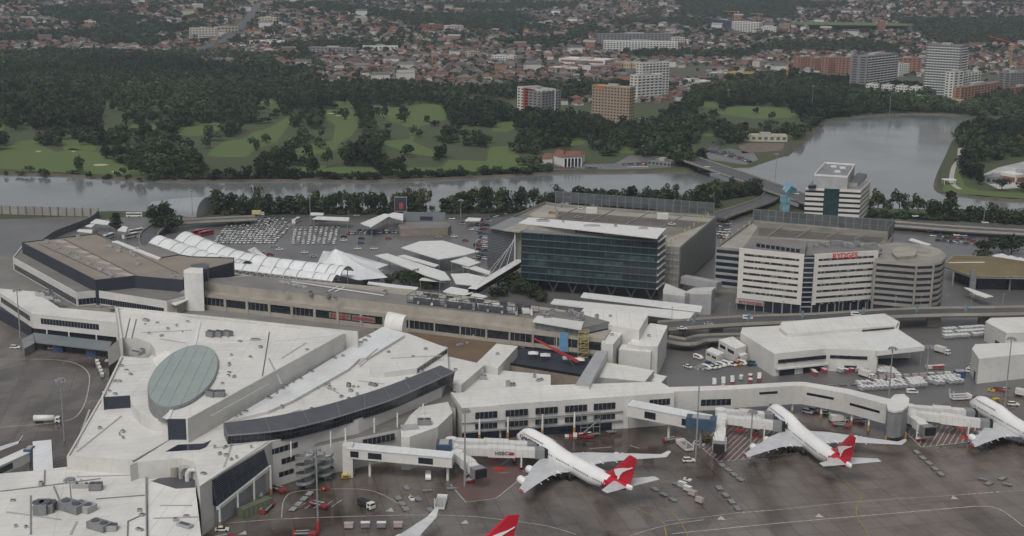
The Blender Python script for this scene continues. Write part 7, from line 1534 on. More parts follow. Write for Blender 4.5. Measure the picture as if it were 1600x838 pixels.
# ================================================================== FOUR-ENGINED JETS
m_skin = mat('white_aircraft_skin', (.72, .72, .71), .32, .04, .15, spec=.5); m_wing = mat('wing_skin_grey', (.50, .505, .51), .38, .08, .3, spec=.5); m_fred = mat('tail_red', (.44, .014, .03), .32, .04, .2); m_intake = mat('engine_intake', (.05, .05, .055), .4)
def jet(label, loc, th, words=None, cap=False, group='white jets with red kangaroo tails'):
    t_ = thing('airliner', label, 'airliner', (0, 0, 0), group)
    us = [0, .6, 1.6, 3, 4.6, 6.5, 9, 12, 16, 20, 23, 26, 30, 36, 42, 47] + list(np.arange(48.5, 68.1, 1.1)) + [68.4]
    rings = []
    for u in us:
        f = min(1, (max(u, 0.02) / 8.5)) ** .52; w_ = 3.25 * f
        zb = 2.1 + (1 - f) * 2.6; zt = 8.7 - (1 - min(1, (u / 9.0 + .02)) ** .6) * 3.6; hump = 0
        if 1.5 < u < 30: hump = 1.65 * (min(1, (u - 1.5) / 3.5)) ** .7 * (1 if u < 20 else max(0, 1 - (u - 20) / 10) ** 1.3)
        if u > 47: k = (u - 47) / 21.4; zb = 2.1 + 5.3 * k ** 1.25; w_ = 3.25 * (1 - k ** 1.55) + .42 * k; zt = 8.7 + .35 * k
        zm = (zb + zt) / 2; hh = (zt - zb) / 2; r = []
        for i in range(24):
            a = 2 * pi * i / 24; s_, c_ = sin(a), cos(a); z = zm + hh * s_ + (hump * max(0, s_) ** 1.2); y = w_ * c_ * (1 - .10 * hump * max(0, s_) ** 2)
            r.append((u, y, z))
        rings.append(r)
    mb = MB().use(m_skin, True); mb.loft(rings)
    mb.use(m_fred, True); ri = mb.c
    for k, f in enumerate(mb.f):
        c = [sum(mb.v[i][j] for i in f) / len(f) for j in range(3)]
        if 53.2 + (c[2] - 3) * .75 < c[0] < 66.6: mb.m[k] = ri
    mb.build('fuselage', t_)
    def foil(sec, m, nm, parent=t_, vert=False):
        """sec: (le_u, te_u, span, height, thickness)"""
        mb = MB().use(m); R_ = []
        for le, te, v, z, th_ in sec:
            c = te - le; pr = [(0, 0), (.12, .42), (.4, .5), (.75, .28), (1, 0.02), (.75, -.22), (.4, -.42), (.12, -.38)]
            R_.append([(le + c * p, (q * th_ if vert else v), (z if vert else z + q * th_)) for p, q in pr])
        mb.loft(R_); return mb.build(nm, parent)
    for s_ in (-1, 1):
        w = foil([(19.5, 37.2, 2.2 * s_, 3.6, 1.6), (24, 37.4, 7 * s_, 4.4, 1.1), (28.4, 39.2, 12.3 * s_, 5.1, .8), (38, 44.6, 22 * s_, 5.9, .5), (46.6, 50, 30.6 * s_, 6.7, .3)], m_wing, 'wing')
        mb = MB().use(m_wing if s_ > 0 else m_skin); mb.loft([[(46.8, 30.6 * s_, 6.75), (49.8, 30.6 * s_, 6.75), (49.8, 30.75 * s_, 6.65), (46.8, 30.75 * s_, 6.65)], [(49.2, 31.9 * s_, 8.7), (50.6, 31.9 * s_, 8.7), (50.6, 32.0 * s_, 8.6), (49.2, 32.0 * s_, 8.6)]]); mb.build('winglet', w)
        if s_ < 0: MB().use(m_fred).box((48.6, 31.0 * s_, 6.7), (2.0, .5, .35), .1).build('tip_panel', w)
        for v, u in ((7.5, 36.5), (10.5, 37.3), (15, 39.6), (19.5, 42)): MB().use(m_skin).tube((u - .5, v * s_, 4.1 + v * .07), (u + 2.2, v * s_, 3.95 + v * .07), .3, .08, n=8).build('flap_fairing', w)
        for v, u, z in ((11.9, 24.6, 2.6), (20.9, 32.6, 3.5)):
            e = MB().use(m_skin, True); prof = [(0, 1.22), (.25, 1.42), (1.2, 1.5), (3, 1.42), (4.6, 1.15), (4.7, .8), (6, .5), (6.6, .12)]
            e.loft([[(u + a, v * s_ + r * cos(2 * pi * i / 16), z + r * sin(2 * pi * i / 16)) for i in range(16)] for a, r in prof]); e.smooth = False; e.use(m_skin); e.loft([[(u + 2, v * s_ - .2, z + 1.2), (u + 6.5, v * s_ - .2, z + 1.7), (u + 6.5, v * s_ + .2, z + 1.7), (u + 2, v * s_ + .2, z + 1.2)][::1], [(u + 4, v * s_ - .2, z + 2.4), (u + 8.5, v * s_ - .2, z + 2.5), (u + 8.5, v * s_ + .2, z + 2.5), (u + 4, v * s_ + .2, z + 2.4)]])
            eo = e.build('engine', t_); MB().use(m_intake).tube((u - .03, v * s_, z), (u + .3, v * s_, z), 1.12, 1.12, n=16).build('intake', eo)
        foil([(60, 67, 1.2 * s_, 8.2, .6), (66.2, 69.3, 11.1 * s_, 9.3, .2)], m_wing, 'tailplane')
    foil([(52.5, 66.5, 0, 8.6, .5), (56.3, 68, 0, 10.2, .95), (60.3, 68.9, 0, 13.6, .8), (66.4, 70.3, 0, 19.3, .45)], m_fred, 'tail_fin', vert=True)
    fin = [c for c in t_.children if c.name.startswith('tail_fin')][0]
    kang = [(57.93, 12.08), (58.79, 12.46), (59.4, 11.94), (61.1, 12.87), (63.92, 14.0), (66.73, 14.82), (68.9, 15.92), (68.7, 15.42), (65.66, 13.62), (63.72, 12.37), (62.37, 10.75), (61.98, 9.6), (61.6, 9.1), (60.9, 8.95), (61.16, 9.56), (60.95, 10.07), (60.07, 10.22), (59.6, 10.87), (59.2, 11.4)]
    kang = [(max(u, 56.3 + (z - 10.2) * 1.12 + .9), z) for u, z in kang]
    for s_ in (-1, 1):
        mb = MB().use(m_skin); mb.poly([(u, s_ * .56, z) for u, z in (kang if s_ < 0 else kang[::-1])]); q = MB().use(m_skin)
        # thin raised emblem
        k = len(kang); q.v = [(u, s_ * .47, z) for u, z in kang] + [(u, s_ * .53, z) for u, z in kang]; q.f = [list(range(k)), list(range(2 * k - 1, k - 1, -1))] + [[i, (i + 1) % k, k + (i + 1) % k, k + i] for i in range(k)]; q.m = [0] * len(q.f); q.sm = [False] * len(q.f); q.build('tail_emblem', fin)
    if cap:
        for s_ in (-1, 1):
            q = MB().use(m_skin); sw = [(55.6, 6.3), (58, 7.6), (61, 8.2), (64.6, 8.0), (61, 7.5), (58, 6.7), (56.5, 5.6)]
            q.poly([(u, s_ * (3.25 * (1 - ((u - 47) / 21.4) ** 1.55) + .42 * (u - 47) / 21.4 + .12), z) for u, z in sw]); q.build('tail_swoosh', t_)
    def wline(u0, u1, y_of, z, hh, gaps=()):
        mb = MB().use(m_skin); mb.use(m_intake); us = np.arange(u0, u1, .51)
        for u in us:
            for dz in (-hh, hh): mb.v.append((u, y_of(u), z + dz))
        for i in range(len(us) - 1): mb.c = 1 if i % 2 and not any(abs(us[i] - g) < .9 for g in gaps) else 0; mb.face([2 * i, 2 * i + 2, 2 * i + 3, 2 * i + 1])
        mb.build('window_line', t_)
    for s_ in (-1, 1):
        wline(6.5, 57, lambda u: s_ * ((3.27 if u < 47 else 3.25 * (1 - ((u - 47) / 21.4) ** 1.55) + .42 * (u - 47) / 21.4 + .05) * min(1, u / 8.5) ** .52 * .985 + .03), 6.25, .25, (9, 17.5, 28, 38, 49)); wline(7, 21, lambda u: s_ * 2.76, 8.75, .2)
    mb = MB().use(m_intake)
    for y, rz_ in ((-.9, .35), (0, 0), (.9, -.35)): mb.box((3.35 + abs(y) * .35, y, 8.35), (.3, .95, .6), rz_)
    mb.build('cockpit_window', t_)
    for u, v in ((8, 0), (33, -5.5), (33, 5.5), (36, -1.9), (36, 1.9)):
        g_ = MB().use(m_steel).tube((u, v, .8), (u, v, 4), .22, n=8).build('landing_gear', t_)
        for a in ((-.8, .8) if v else (0,)):
            for b in (-.6, .6): MB().use(m_black).tube((u + a, v + b - .2, .62), (u + a, v + b + .2, .62), .62, n=12).build('wheel', g_)
    if words:
        for s_ in (-1, 1):
            a, b = ((words[1], -2.93), (words[2], -2.93)) if s_ < 0 else ((words[2], 2.93), (words[1], 2.93))
            text(words[0], a, b, words[3], words[4], words[5], parent=t_, out=.38, bold=.04)
    t_.location = (loc[0], loc[1], 0); t_.rotation_euler = (0, 0, th); return t_
m_ink = mat('dark_blue_lettering', (.02, .03, .07), .4)
def nose(x, y, z=5.1): return at(x, y, z)[:2]
jet('white jumbo jet with a red kangaroo tail nearest the camera at the left stand', (2.96, 458.66), -0.9838, ('QANTAS', 6.5, 17, 6.9, 1.4, mat('grey_lettering', (.08, .08, .09), .4)))
jet('white jumbo jet with dark blue alliance lettering at the middle stand', (102.83, 490.65), -1.3304, ('oneworld', 9.5, 24.5, 6.0, 2.6, m_ink), cap=True)
C_ = nose(1516.4, 627.7); jet('white jumbo jet cut by the right edge of the picture', C_, -1.325)
G1 = at(801, 805, 19.3)
jet('jumbo jet showing only its red tail tip and one wing tip at the bottom edge', (G1[0] - 68.2 * cos(R(11)), G1[1] - 68.2 * sin(R(11))), R(11))
tip = at(35, 684, 8); th = 1.72; lx, ly = 49.5, -31.9
jet('jet at the left edge showing only the tip of its white wing', (tip[0] - (lx * cos(th) - ly * sin(th)), tip[1] - (lx * sin(th) + ly * cos(th))), th)
# ================================================================== VEHICLES AND APRON EQUIPMENT
rv = random.Random(77)
PAINT = {'white': (.62, .62, .60), 'silver': (.30, .31, .32), 'grey': (.11, .115, .12), 'black': (.02, .02, .022), 'red': (.27, .03, .03), 'blue': (.03, .06, .17), 'green': (.05, .13, .10), 'orange': (.5, .18, .03), 'yellow': (.50, .36, .04), 'teal': (.05, .20, .22)}
def paint(c): return mat('car_paint_' + c, PAINT[c], .3, .05, 1.0, spec=.6)
m_cglass = mat('car_glass', (.012, .015, .018), .1, .1, 1, spec=.7)
def extr(mb, prof, w, y0=0, taper=1):
    """side profile (x, z) extruded across y; the upper points pulled in by taper"""
    zt = max(p[1] for p in prof); zb = min(p[1] for p in prof)
    f = lambda z: 1 - (1 - taper) * ((z - zb) / (zt - zb + 1e-6)) ** 1.5
    a = [(x, y0 - w / 2 * f(z), z) for x, z in prof]; b = [(x, y0 + w / 2 * f(z), z) for x, z in prof]; n = len(mb.v); k = len(prof); mb.v += a + b
    mb.face([n + i for i in range(k)]); mb.face([n + k + i for i in range(k)][::-1])
    for i in range(k): j = (i + 1) % k; mb.face([n + i, n + k + i, n + k + j, n + j])
    return mb
PROTO = {}
def wheels(t_, xs, w, r=.33, nm='wheel', dx=.12):
    for x in xs:
        for s_ in (-1, 1): o = MB().use(m_black).tube((x, s_ * (w / 2 - .2), r), (x, s_ * (w / 2 + .02), r), r, n=12).build(nm); o.parent = t_
def pp_(t_, mb, nm): o = mb.build(nm); o.parent = t_; return o
def car_profile(kind):
    if kind == 'car': return [(-2.2, .35), (2.2, .35), (2.25, .75), (1.3, .95), (-1.75, 1.0), (-2.2, .85)], [(-1.75, .98), (1.05, .93), (.35, 1.42), (-1.15, 1.45)]
    if kind == 'van': return [(-2.5, .4), (2.4, .4), (2.5, 1.0), (1.9, 1.25), (1.25, 1.95), (-2.45, 2.0)], [(-1.9, 1.3), (1.86, 1.22), (1.3, 1.8), (-1.9, 1.8)]
    if kind == 'suv': return [(-2.3, .4), (2.3, .4), (2.35, .95), (1.3, 1.1), (-2.25, 1.12)], [(-2.2, 1.1), (1.1, 1.08), (.45, 1.7), (-1.95, 1.72)]
def proto(kind, col):
    k = (kind, col)
    if k in PROTO: return PROTO[k]
    t_ = thing('parked_car' if kind in ('car', 'suv') else 'van', 'x', 'car'); p = paint(col)
    body, cab = car_profile(kind)
    pp_(t_, extr(MB().use(p), body, 1.8 if kind != 'van' else 2.0, taper=.96), 'body')
    if kind == 'van': mb = MB().use(m_cglass); extr(mb, cab, 2.03, taper=.99); pp_(t_, mb, 'window')
    else:
        pp_(t_, extr(MB().use(m_cglass), cab, 1.62, taper=.86), 'window'); x0, x1 = cab[3][0], cab[2][0]; zt = cab[3][1]
        pp_(t_, MB().use(p).box(((x0 + x1) / 2, 0, zt), (x1 - x0 - .02, 1.38, .07)), 'roof')
    wheels(t_, (-1.4, 1.4), 1.8)
    for s_ in (-.6, .6): pp_(t_, MB().use(m_lgrey).box((2.24, s_, .72), (.08, .35, .16)), 'headlight')
    PROTO[k] = t_; return t_
USED = set()
def place(kind, col, x, y, z, rz, label, group):
    p = proto(kind, col)
    if (kind, col) not in USED:
        USED.add((kind, col)); p.location = (x, y, z); p.rotation_euler = (0, 0, rz); r = p
    else: r = dup(p, (x, y, z), rz)
    r['label'] = label; r['category'] = 'van' if kind == 'van' else 'car'; r['group'] = group; return r
cars = []   # (x, y, z, heading, kind, colour, label, group)
def carat(px, py, hd, kind, col, label, group, z=0):
    c = at(px, py, z); cars.append((c[0], c[1], z, hd, kind, col, label, group))
def hdg(a, b, z=0): A, B = at(*a, z), at(*b, z); return atan2(B[1] - A[1], B[0] - A[0])
def line_cars(a, b, n, hd, cols, label, group, z=0, jit=.5, kinds=('car', 'car', 'suv'), gap=.04):
    A, B = at(*a, z), at(*b, z)
    for i in range(n):
        if rv.random() < gap: continue
        u = i / max(1, n - 1); kd = rv.choice(kinds); cl = rv.choice(cols); flip = pi if rv.random() < .2 else 0
        cars.append((A[0] + (B[0] - A[0]) * u + rv.uniform(-jit, jit), A[1] + (B[1] - A[1]) * u + rv.uniform(-jit, jit), z, hd + flip + rv.uniform(-.04, .04), kd, cl, '%s %s %s' % (cl, 'van' if kd == 'van' else 'car', label), group))
MIX = ['white', 'white', 'silver', 'silver', 'grey', 'black', 'red', 'blue', 'grey', 'white']
# rental cars in close files
for i in range(15):
    a, b = (337 + i * 6.5, 380 + (i % 2) * .3), (337 + i * 6.5 + 22 + min(6, i * .4), 344 + (3 if i < 4 else 0) - (1.5 if i > 8 else 0)); n = 14
    if i > 12: b = (b[0] - 2, b[1] + 6 * (i - 12)); n = 14 - 3 * (i - 12)
    line_cars(a, b, n, hdg(a, b), ['white', 'white', 'white', 'white', 'white', 'silver'], 'in the larger block of rental cars beside the arched canopies', 'rental cars in close rows', jit=.25, kinds=('car', 'suv'), gap=.02)
for i in range(9):
    a, b = (458 + i * 8, 381), (462 + i * 8.2, 356.5); line_cars(a, b, 9, hdg(a, b), ['white', 'white', 'white', 'white', 'silver'], 'in the smaller block of rental cars by the white shelter', 'rental cars in close rows', jit=.25, kinds=('car', 'suv'), gap=.08)
# open car parks
G2 = 'cars in the open car park by the taxi rank'
for a, b, n in (((546, 366), (620, 364), 17), ((562, 362), (612, 362), 8)): line_cars(a, b, n, 1.2, MIX, 'in the line below the folded gable canopy', G2)
for x, y, cl, lab in ((537, 377, 'white', 'silver white car beside the last rental file'), (537, 371, 'black', 'black car parked behind a white car by the rental block'), (564, 381, 'blue', 'dark blue car alone on the wet tarmac left of the diamond canopy'), (565, 374, 'black', 'black car behind the dark blue one'), (559, 390, 'white', 'white car driving below the dark blue car'), (584, 390, 'white', 'second white car driving toward the diamond canopy'), (607, 374, 'red', 'red car under the taxi hoarding'), (664, 368, 'white', 'white car by the taxi kiosks'), (686, 372, 'silver', 'silver car behind the diamond canopy'), (710, 371, 'white', 'white car with a dark rear behind the diamond canopy'), (727, 377, 'red', 'bright red car right of the diamond canopy'), (738, 360, 'white', 'white car in front of the green roofed kiosk'), (706, 343, 'white', 'white car right of the wide hoarding'), (723, 351, 'silver', 'silver car below the green roofed kiosk'), (592, 425, 'white', 'white car under the tent edge'), (428, 386, 'silver', 'white car waiting below the rental block'), (437, 391, 'white', 'second white car waiting below the rental block'), (422, 399, 'red', 'red car by the small pointed tent'), (408, 395, 'silver', 'silver car by the small pointed tent'), (476, 396, 'white', 'white car on the lane below the smaller rental block'), (490, 402, 'silver', 'silver car near the tent peak')):
    carat(x, y, .1, 'car', cl, lab, G2)
for k in range(10): line_cars((746 + (k % 3), 345 + k * 6.6), (762 - min(4, k), 347 + k * 6.6), 3, .1, MIX, 'left of the louvred car park tower', G2, gap=.15)
line_cars((768, 341), (790, 335), 8, .9, MIX, 'behind the louvred car park tower', G2)
line_cars((630, 361), (696, 361), 14, 1.4, ['white', 'red', 'white', 'silver', 'black'], 'in the crowded taxi rank under the hoarding', G2)
G3 = 'cars between the two multi-storey car parks'
for k in range(12): line_cars((1121 + k * .8, 346 + k * 4.2 if k < 7 else 394 + (k - 7) * 5), (1140 - k * 1.2, 347 + k * 4.2 if k < 7 else 396 + (k - 7) * 5), 4, .3, MIX, 'parked between the two multi-storey car parks', G3, gap=.1)
G4 = 'cars in the car park at the right'
for k in range(7): line_cars((1452 + k * 7, 363 + (k % 3) * 6 + k), (1478 + k * 9, 365 + (k % 3) * 6 + k * 1.2), 4, rv.uniform(-.5, .5), MIX, 'in the right hand car park behind the ramp building', G4, gap=.15)
carat(1428, 361, .2, 'van', 'orange', 'orange red van at the left of the right hand car park', G4); carat(1521, 378, .2, 'car', 'red', 'bright red car in the right hand car park', G4)
for x, y, cl in ((908, 327, 'white'), (880, 324, 'silver'), (1050, 352, 'white'), (903, 341, 'silver'), (862, 334, 'orange')): carat(x, y, .2, 'car', cl, '%s car on the roof deck of the first car park near x' % cl if False else '%s car on the roof deck of the first car park, %s' % (cl, {908: 'by the stair head', 880: 'in the far left corner', 1050: 'toward the right', 903: 'near the middle ramp', 862: 'beside the left parapet'}[x]), 'cars on the roof deck', z=23.52)
# roads
G5 = 'cars driving on the roads'
for x, y, z, hd, kd, cl, lab in ((1066, 515, 7.5, 0, 'car', 'white', 'white car on the raised road before the gabled store'), (1168, 499, 7.5, 0, 'van', 'white', 'white van on the raised road before the hotel entrance'), (1107, 508, 7.5, 0, 'car', 'silver', 'silver car on the raised road left of the hotel'), (1337, 494, 7.5, 0, 'van', 'white', 'white van on the raised road at the hotel right wing'), (1105, 262, 6, -.6, 'car', 'white', 'first car coming over the river bridge'), (1121, 273, 6, -.6, 'car', 'silver', 'silver car midway on the river bridge'), (1087, 251, 6, -.6, 'car', 'grey', 'grey car at the far end of the river bridge'), (1146, 279, 6, -.6, 'car', 'black', 'black car on the near side of the bridge'), (1244, 304, 6, -.6, 'car', 'white', 'white car beside the cube sculpture on the bridge ramp'), (1165, 325, 0, 3, 'car', 'white', 'white car on the loop ramp near the car park'), (1129, 331, 0, 3, 'car', 'white', 'white car leaving the loop ramp'), (1430, 339, 3.6, 0, 'car', 'white', 'white car on the dark raised road behind the ramp building'), (1539, 349, 3.6, 0, 'car', 'white', 'white car on the dark raised road at the right'), (1402, 334, 0, 0, 'car', 'white', 'white car among the lake shore trees'),
                                 (257, 338, 0, .5, 'car', 'blue', 'small car by the arched hangar'), (219, 371, 0, 1.2, 'car', 'silver', 'silver car on the curved road by the navy hall'), (740, 331, 0, 0, 'car', 'white', 'white car on the river road right of the hoarding'), (557, 338, 0, 0, 'car', 'silver', 'silver car on the river road behind the gable canopy')):
    carat(x, y, hd, kd, cl, lab, G5, z=z + .02)
G6 = 'staff cars and vans behind the elevated connector'
for k, (x, y, kd, cl) in enumerate(((1104, 577, 'van', 'white'), (1113, 576, 'car', 'white'), (1120, 575, 'car', 'white'), (1127, 573, 'van', 'white'), (1135, 571, 'van', 'white'), (1144, 572, 'suv', 'white'), (1152, 571, 'suv', 'orange'), (1160, 570, 'van', 'white'), (1169, 571, 'suv', 'black'), (1177, 570, 'suv', 'teal'), (1091, 561, 'van', 'white'), (1108, 570, 'car', 'blue'), (1075, 575, 'car', 'white'))):
    carat(x, y, -.9, kd, cl, ['first white van', 'small white car second', 'small white car third', 'white van fourth', 'tall white van fifth', 'white wagon sixth', 'orange striped wagon seventh', 'white van eighth', 'black wagon ninth', 'teal and white wagon last'][k] + ' in the staff row before the site cabin' if k < 10 else ['white van by the yellow roller', 'dark blue car behind the staff row', 'single white car left of the staff row'][k - 10], G6)
for x, y, kd, cl, hd, lab in ((1076, 722, 'suv', 'white', 0.1, 'white wagon parked beside the mast near the middle stand'), (1092, 697, 'suv', 'white', -.6, 'white wagon under the blue gate box'), (347, 830, 'car', 'white', .1, 'white hatchback at the bottom below the louvred wall'), (669, 748, 'van', 'white', -1.5, 'white van under the white gate bridge'), (403, 775, 'van', 'white', -1.1, 'white van by the spiral stairs'), (1262, 646, 'suv', 'white', -.7, 'first grey white wagon under the elevated connector'), (1272, 644, 'suv', 'silver', -.7, 'second silver wagon under the elevated connector'), (1290, 648, 'suv', 'white', -.5, 'white wagon right of the first connector column'), (1425, 615, 'van', 'white', 0, 'white minibus above the connector drum'), (1518, 583, 'van', 'white', -.8, 'white van turning by the right edge store'), (1521, 575, 'suv', 'white', -.4, 'white wagon near the store door'), (24, 545, 'suv', 'white', 0, 'white pickup wagon below the left finger'), (1583, 634, 'suv', 'white', -.1, 'red striped white patrol car behind the right hand jet'), (1306, 832, 'car', 'white', 9, '')):
    if lab: carat(x, y, hd, kd, cl, lab, 'airside cars and vans')
GF = 'cars parked by the river beyond the bridge'
line_cars((856, 263), (940, 264), 16, .1, MIX, 'parked before the club house on the river bank', GF, gap=.1); line_cars((975, 258), (1010, 257), 10, .4, MIX, 'in the tree lined riverside car park', GF); line_cars((985, 262), (1008, 262), 5, .4, ['white'], 'in the front row of the riverside car park', GF)
for k in range(6): line_cars((1104 + k * 9, 237 + k * 2), (1138 + k * 7, 239 + k * 3), 12, .8, MIX, 'in the crowded lot beyond the bridge', GF)
for k in range(3): line_cars((968, 188 + k * 3), (1055, 184 + k * 2.5), 17, .4, MIX, 'in the car park below the white tower', GF)
line_cars((1080, 207), (1120, 200), 12, .4, MIX, 'in the round car park by the green', GF); line_cars((1130, 142), (1060, 146), 18, .2, ['white', 'silver', 'grey'], 'in the car yards beyond the park', GF); line_cars((1200, 140), (1110, 140), 20, .2, ['white', 'silver', 'red'], 'in the far car yards', GF)
for k in range(3): line_cars((1485, 168 + k * 2.4), (1535, 168 + k * 2), 12, .3, ['white', 'silver', 'red', 'white'], 'in the lot under the lakeside towers', GF)
for k in range(3): line_cars((470 + 25 * k, 118 + 5 * k), (500 + 25 * k, 122 + 5 * k), 8, .3, ['white', 'silver', 'white'], 'in the car lots left of the fairways', GF)
line_cars((0, 152), (30, 150), 5, 0, MIX, 'on the grey road beyond the golf course', GF)
cars.sort(key=lambda c: hypot(c[0], c[1])); nc = 0; far_cars = []
for c in cars:
    if nc < 292: place(c[4], c[5], c[0], c[1], c[2] + .05, c[3], c[6], c[7]); nc += 1
    else: far_cars.append(c)
mb = MB()
for x, y, z, hd, kd, cl, _, _ in far_cars:
    for m, prof, w_, tp in ((paint(cl), car_profile(kd)[0], 1.85, .96), (m_cglass, car_profile(kd)[1], 1.65, .9)):
        n0 = len(mb.v); mb.use(m); extr(mb, prof, w_, taper=tp); q, s_ = cos(hd), sin(hd)
        for i in range(n0, len(mb.v)): a, b, c2 = mb.v[i]; mb.v[i] = (x + a * q - b * s_, y + a * s_ + b * q, z + c2 + .1)
tag(mb.build('distant_cars'), 'dense crowd of mostly white cars parked in the farther lots', 'cars', kind='stuff')
print('cars', len(cars))
# unused prototypes stay out of the scene
for k, p in PROTO.items():
    if k not in USED:
        for ch in list(p.children): bpy.data.objects.remove(ch)
        bpy.data.objects.remove(p)
# ---- apron gear: each builder makes one thing at the origin; copies share the meshes
APR = {}
def gear(kind, maker, x, y, hd, label, group, z=0, cat=None):
    c = at(x, y, z)
    if kind not in APR:
        t_ = thing(maker[0], label, cat or maker[1]); maker[2](t_); APR[kind] = t_; t_.location = (c[0], c[1], z); t_.rotation_euler = (0, 0, hd); t_['group'] = group; return t_
    return dup(APR[kind], (c[0], c[1], z), hd, label, group)
def mk_uld(col):
    def f(t_):
        pp_(t_, extr(MB().use(mat('container_' + col, {'white': (.36, .36, .37), 'red': (.34, .04, .05), 'blue': (.05, .09, .24), 'silver': (.33, .34, .35)}[col], .5, .1, .5)), [(-1.6, .5), (1.1, .5), (1.6, 1.0), (1.6, 2.1), (-1.6, 2.1)], 1.55), 'shell'); pp_(t_, MB().use(m_white).box((0, 0, 2.13), (3.1, 1.5, .06)), 'top'); pp_(t_, MB().use(m_grey).box((0, 0, .38), (3.3, 1.7, .2)), 'dolly')
        wheels(t_, (-1.1, 1.1), 1.5, .22)
    return f
def mk_cart(col):
    def f(t_):
        pp_(t_, MB().use(m_grey).box((0, 0, .5), (2.9, 1.6, .16)), 'bed'); pp_(t_, MB().use(mat('cart_curtain_' + col, {'red': (.30, .04, .045), 'white': (.5, .5, .48), 'pink': (.42, .33, .31), 'grey': (.2, .2, .21)}[col], .8)).box((0, 0, 1.25), (2.7, 1.5, 1.35)), 'curtain'); pp_(t_, MB().use(m_white if col != 'pink' else m_lgrey).box((0, 0, 1.97), (2.95, 1.65, .09)), 'roof'); pp_(t_, MB().use(m_grey).bar((1.4, 0, .4), (2.3, 0, .35), .1), 'tow_bar'); wheels(t_, (-1.0, 1.0), 1.5, .24)
    return f
def mk_dolly(t_):
    pp_(t_, MB().use(m_grey).box((0, 0, .42), (3.3, 2.3, .14)), 'bed'); mb = MB().use(m_steel)
    for k in range(7): mb.tube((-1.4 + k * .46, -1.05, .53), (-1.4 + k * .46, 1.05, .53), .07, n=6)
    pp_(t_, mb, 'rollers'); mb = MB().use(m_dark)
    for s_ in (-1, 1): mb.bar((-1.65, s_ * 1.1, .6), (1.65, s_ * 1.1, .6), .1)
    pp_(t_, mb, 'side_rail'); pp_(t_, MB().use(mat('car_paint_yellow', PAINT['yellow'])).bar((1.6, 0, .4), (2.6, 0, .35), .1), 'tow_bar'); wheels(t_, (-1.2, 1.2), 1.9, .22)
def mk_tug(col):
    def f(t_):
        pp_(t_, extr(MB().use(paint(col)), [(-1.4, .3), (1.5, .3), (1.5, .95), (.5, 1.05), (.3, .75), (-.5, .75), (-.6, 1.0), (-1.4, 1.0)], 1.4), 'body'); pp_(t_, MB().use(m_dark).box((-.25, 0, .95), (.5, .9, .5)), 'seat'); pp_(t_, MB().use(m_black).box((.35, .2, 1.15), (.05, .4, .3)), 'steering_wheel'); wheels(t_, (-.9, .95), 1.35, .32)
    return f
def mk_truck(cab, box, l=6.5, h=2.6, tank=False):
    def f(t_):
        pp_(t_, MB().use(m_dark).box((0, 0, .75), (l + 2, 1.0, .3)), 'chassis'); pp_(t_, extr(MB().use(cab), [(l / 2 - .1, .5), (l / 2 + 1.9, .5), (l / 2 + 1.9, 1.5), (l / 2 + 1.6, 2.5), (l / 2 - .1, 2.5)], 2.3), 'cab')
        pp_(t_, MB().use(m_cglass).box((l / 2 + 1.78, 0, 1.9), (.16, 2.0, .8)).box((l / 2 + 1.0, 0, 1.95), (1.1, 2.34, .65)), 'windscreen')
        if tank: pp_(t_, MB().use(box, True).tube((-l / 2 - .8, 0, 2.0), (l / 2 - .4, 0, 2.0), 1.25, n=18), 'tank')
        else: pp_(t_, MB().use(box).box((-.4, 0, .95 + h / 2), (l - .2, 2.45, h)), 'cargo_box')
        wheels(t_, (-l / 2 + .6, -l / 2 + 1.8, l / 2 + .8), 2.3, .5)
    return f
def mk_bus(col):
    def f(t_):
        pp_(t_, MB().use(paint(col)).box((0, 0, 1.7), (11, 2.5, 2.7)), 'body'); mb = MB().use(m_cglass).box((0, 0, 2.15), (10.4, 2.56, .95)).box((5.5, 0, 2.0), (.1, 2.2, 1.4)); pp_(t_, mb, 'window'); pp_(t_, MB().use(m_lgrey).box((-1, 0, 3.15), (3, 1.6, .3)), 'roof_unit'); wheels(t_, (-3.4, 3.6), 2.5, .48)
    return f
def mk_loader(t_):
    """container lift: chassis, raised platform, side rails with cab post"""
    pp_(t_, MB().use(m_wallw).box((0, 0, .8), (8.5, 3.4, .7)), 'chassis'); pp_(t_, MB().use(m_grey).box((-.4, 0, 1.35), (6.6, 2.6, .25)), 'platform'); mb = MB().use(m_steel)
    for k in range(12): mb.tube((-3.4 + k * .52, -1.2, 1.53), (-3.4 + k * .52, 1.2, 1.53), .08, n=6)
    pp_(t_, mb, 'rollers'); pp_(t_, MB().use(m_white).box((3.9, 0, 1.6), (1.2, 3.4, 1.1)), 'cab')
    for s_ in (-1, 1): pp_(t_, MB().use(m_white).bar((-3.9, s_ * 1.6, 1.2), (-4.3, s_ * 1.6, 4.2), .35), 'lift_post'); pp_(t_, MB().use(m_white).box((0, s_ * 1.6, 1.8), (7.6, .14, .5)), 'guard_rail')
    wheels(t_, (-2.8, 2.8), 3.0, .45)
def mk_belt(t_):
    pp_(t_, extr(MB().use(paint('red')), [(-3, .35), (2.6, .35), (2.6, 1.0), (-3, 1.0)], 1.8), 'chassis'); pp_(t_, MB().use(m_black).bar((-3.6, 0, 1.0), (3.8, 0, 2.3), .9, .15), 'belt'); pp_(t_, MB().use(paint('white')).box((1.2, .6, 1.5), (1.2, .9, 1.0)), 'cab'); wheels(t_, (-2, 1.8), 1.8, .36)
def mk_gpu(t_):
    pp_(t_, MB().use(paint('yellow')).box((0, 0, 1.0), (2.8, 1.6, 1.2)), 'casing'); pp_(t_, MB().use(m_dark).box((0, -.82, 1.0), (2.0, .06, .7)), 'louvre'); pp_(t_, MB().use(m_steel).tube((.8, 0, 1.6), (.8, 0, 2.2), .1), 'exhaust'); wheels(t_, (-.9, .9), 1.6, .28)
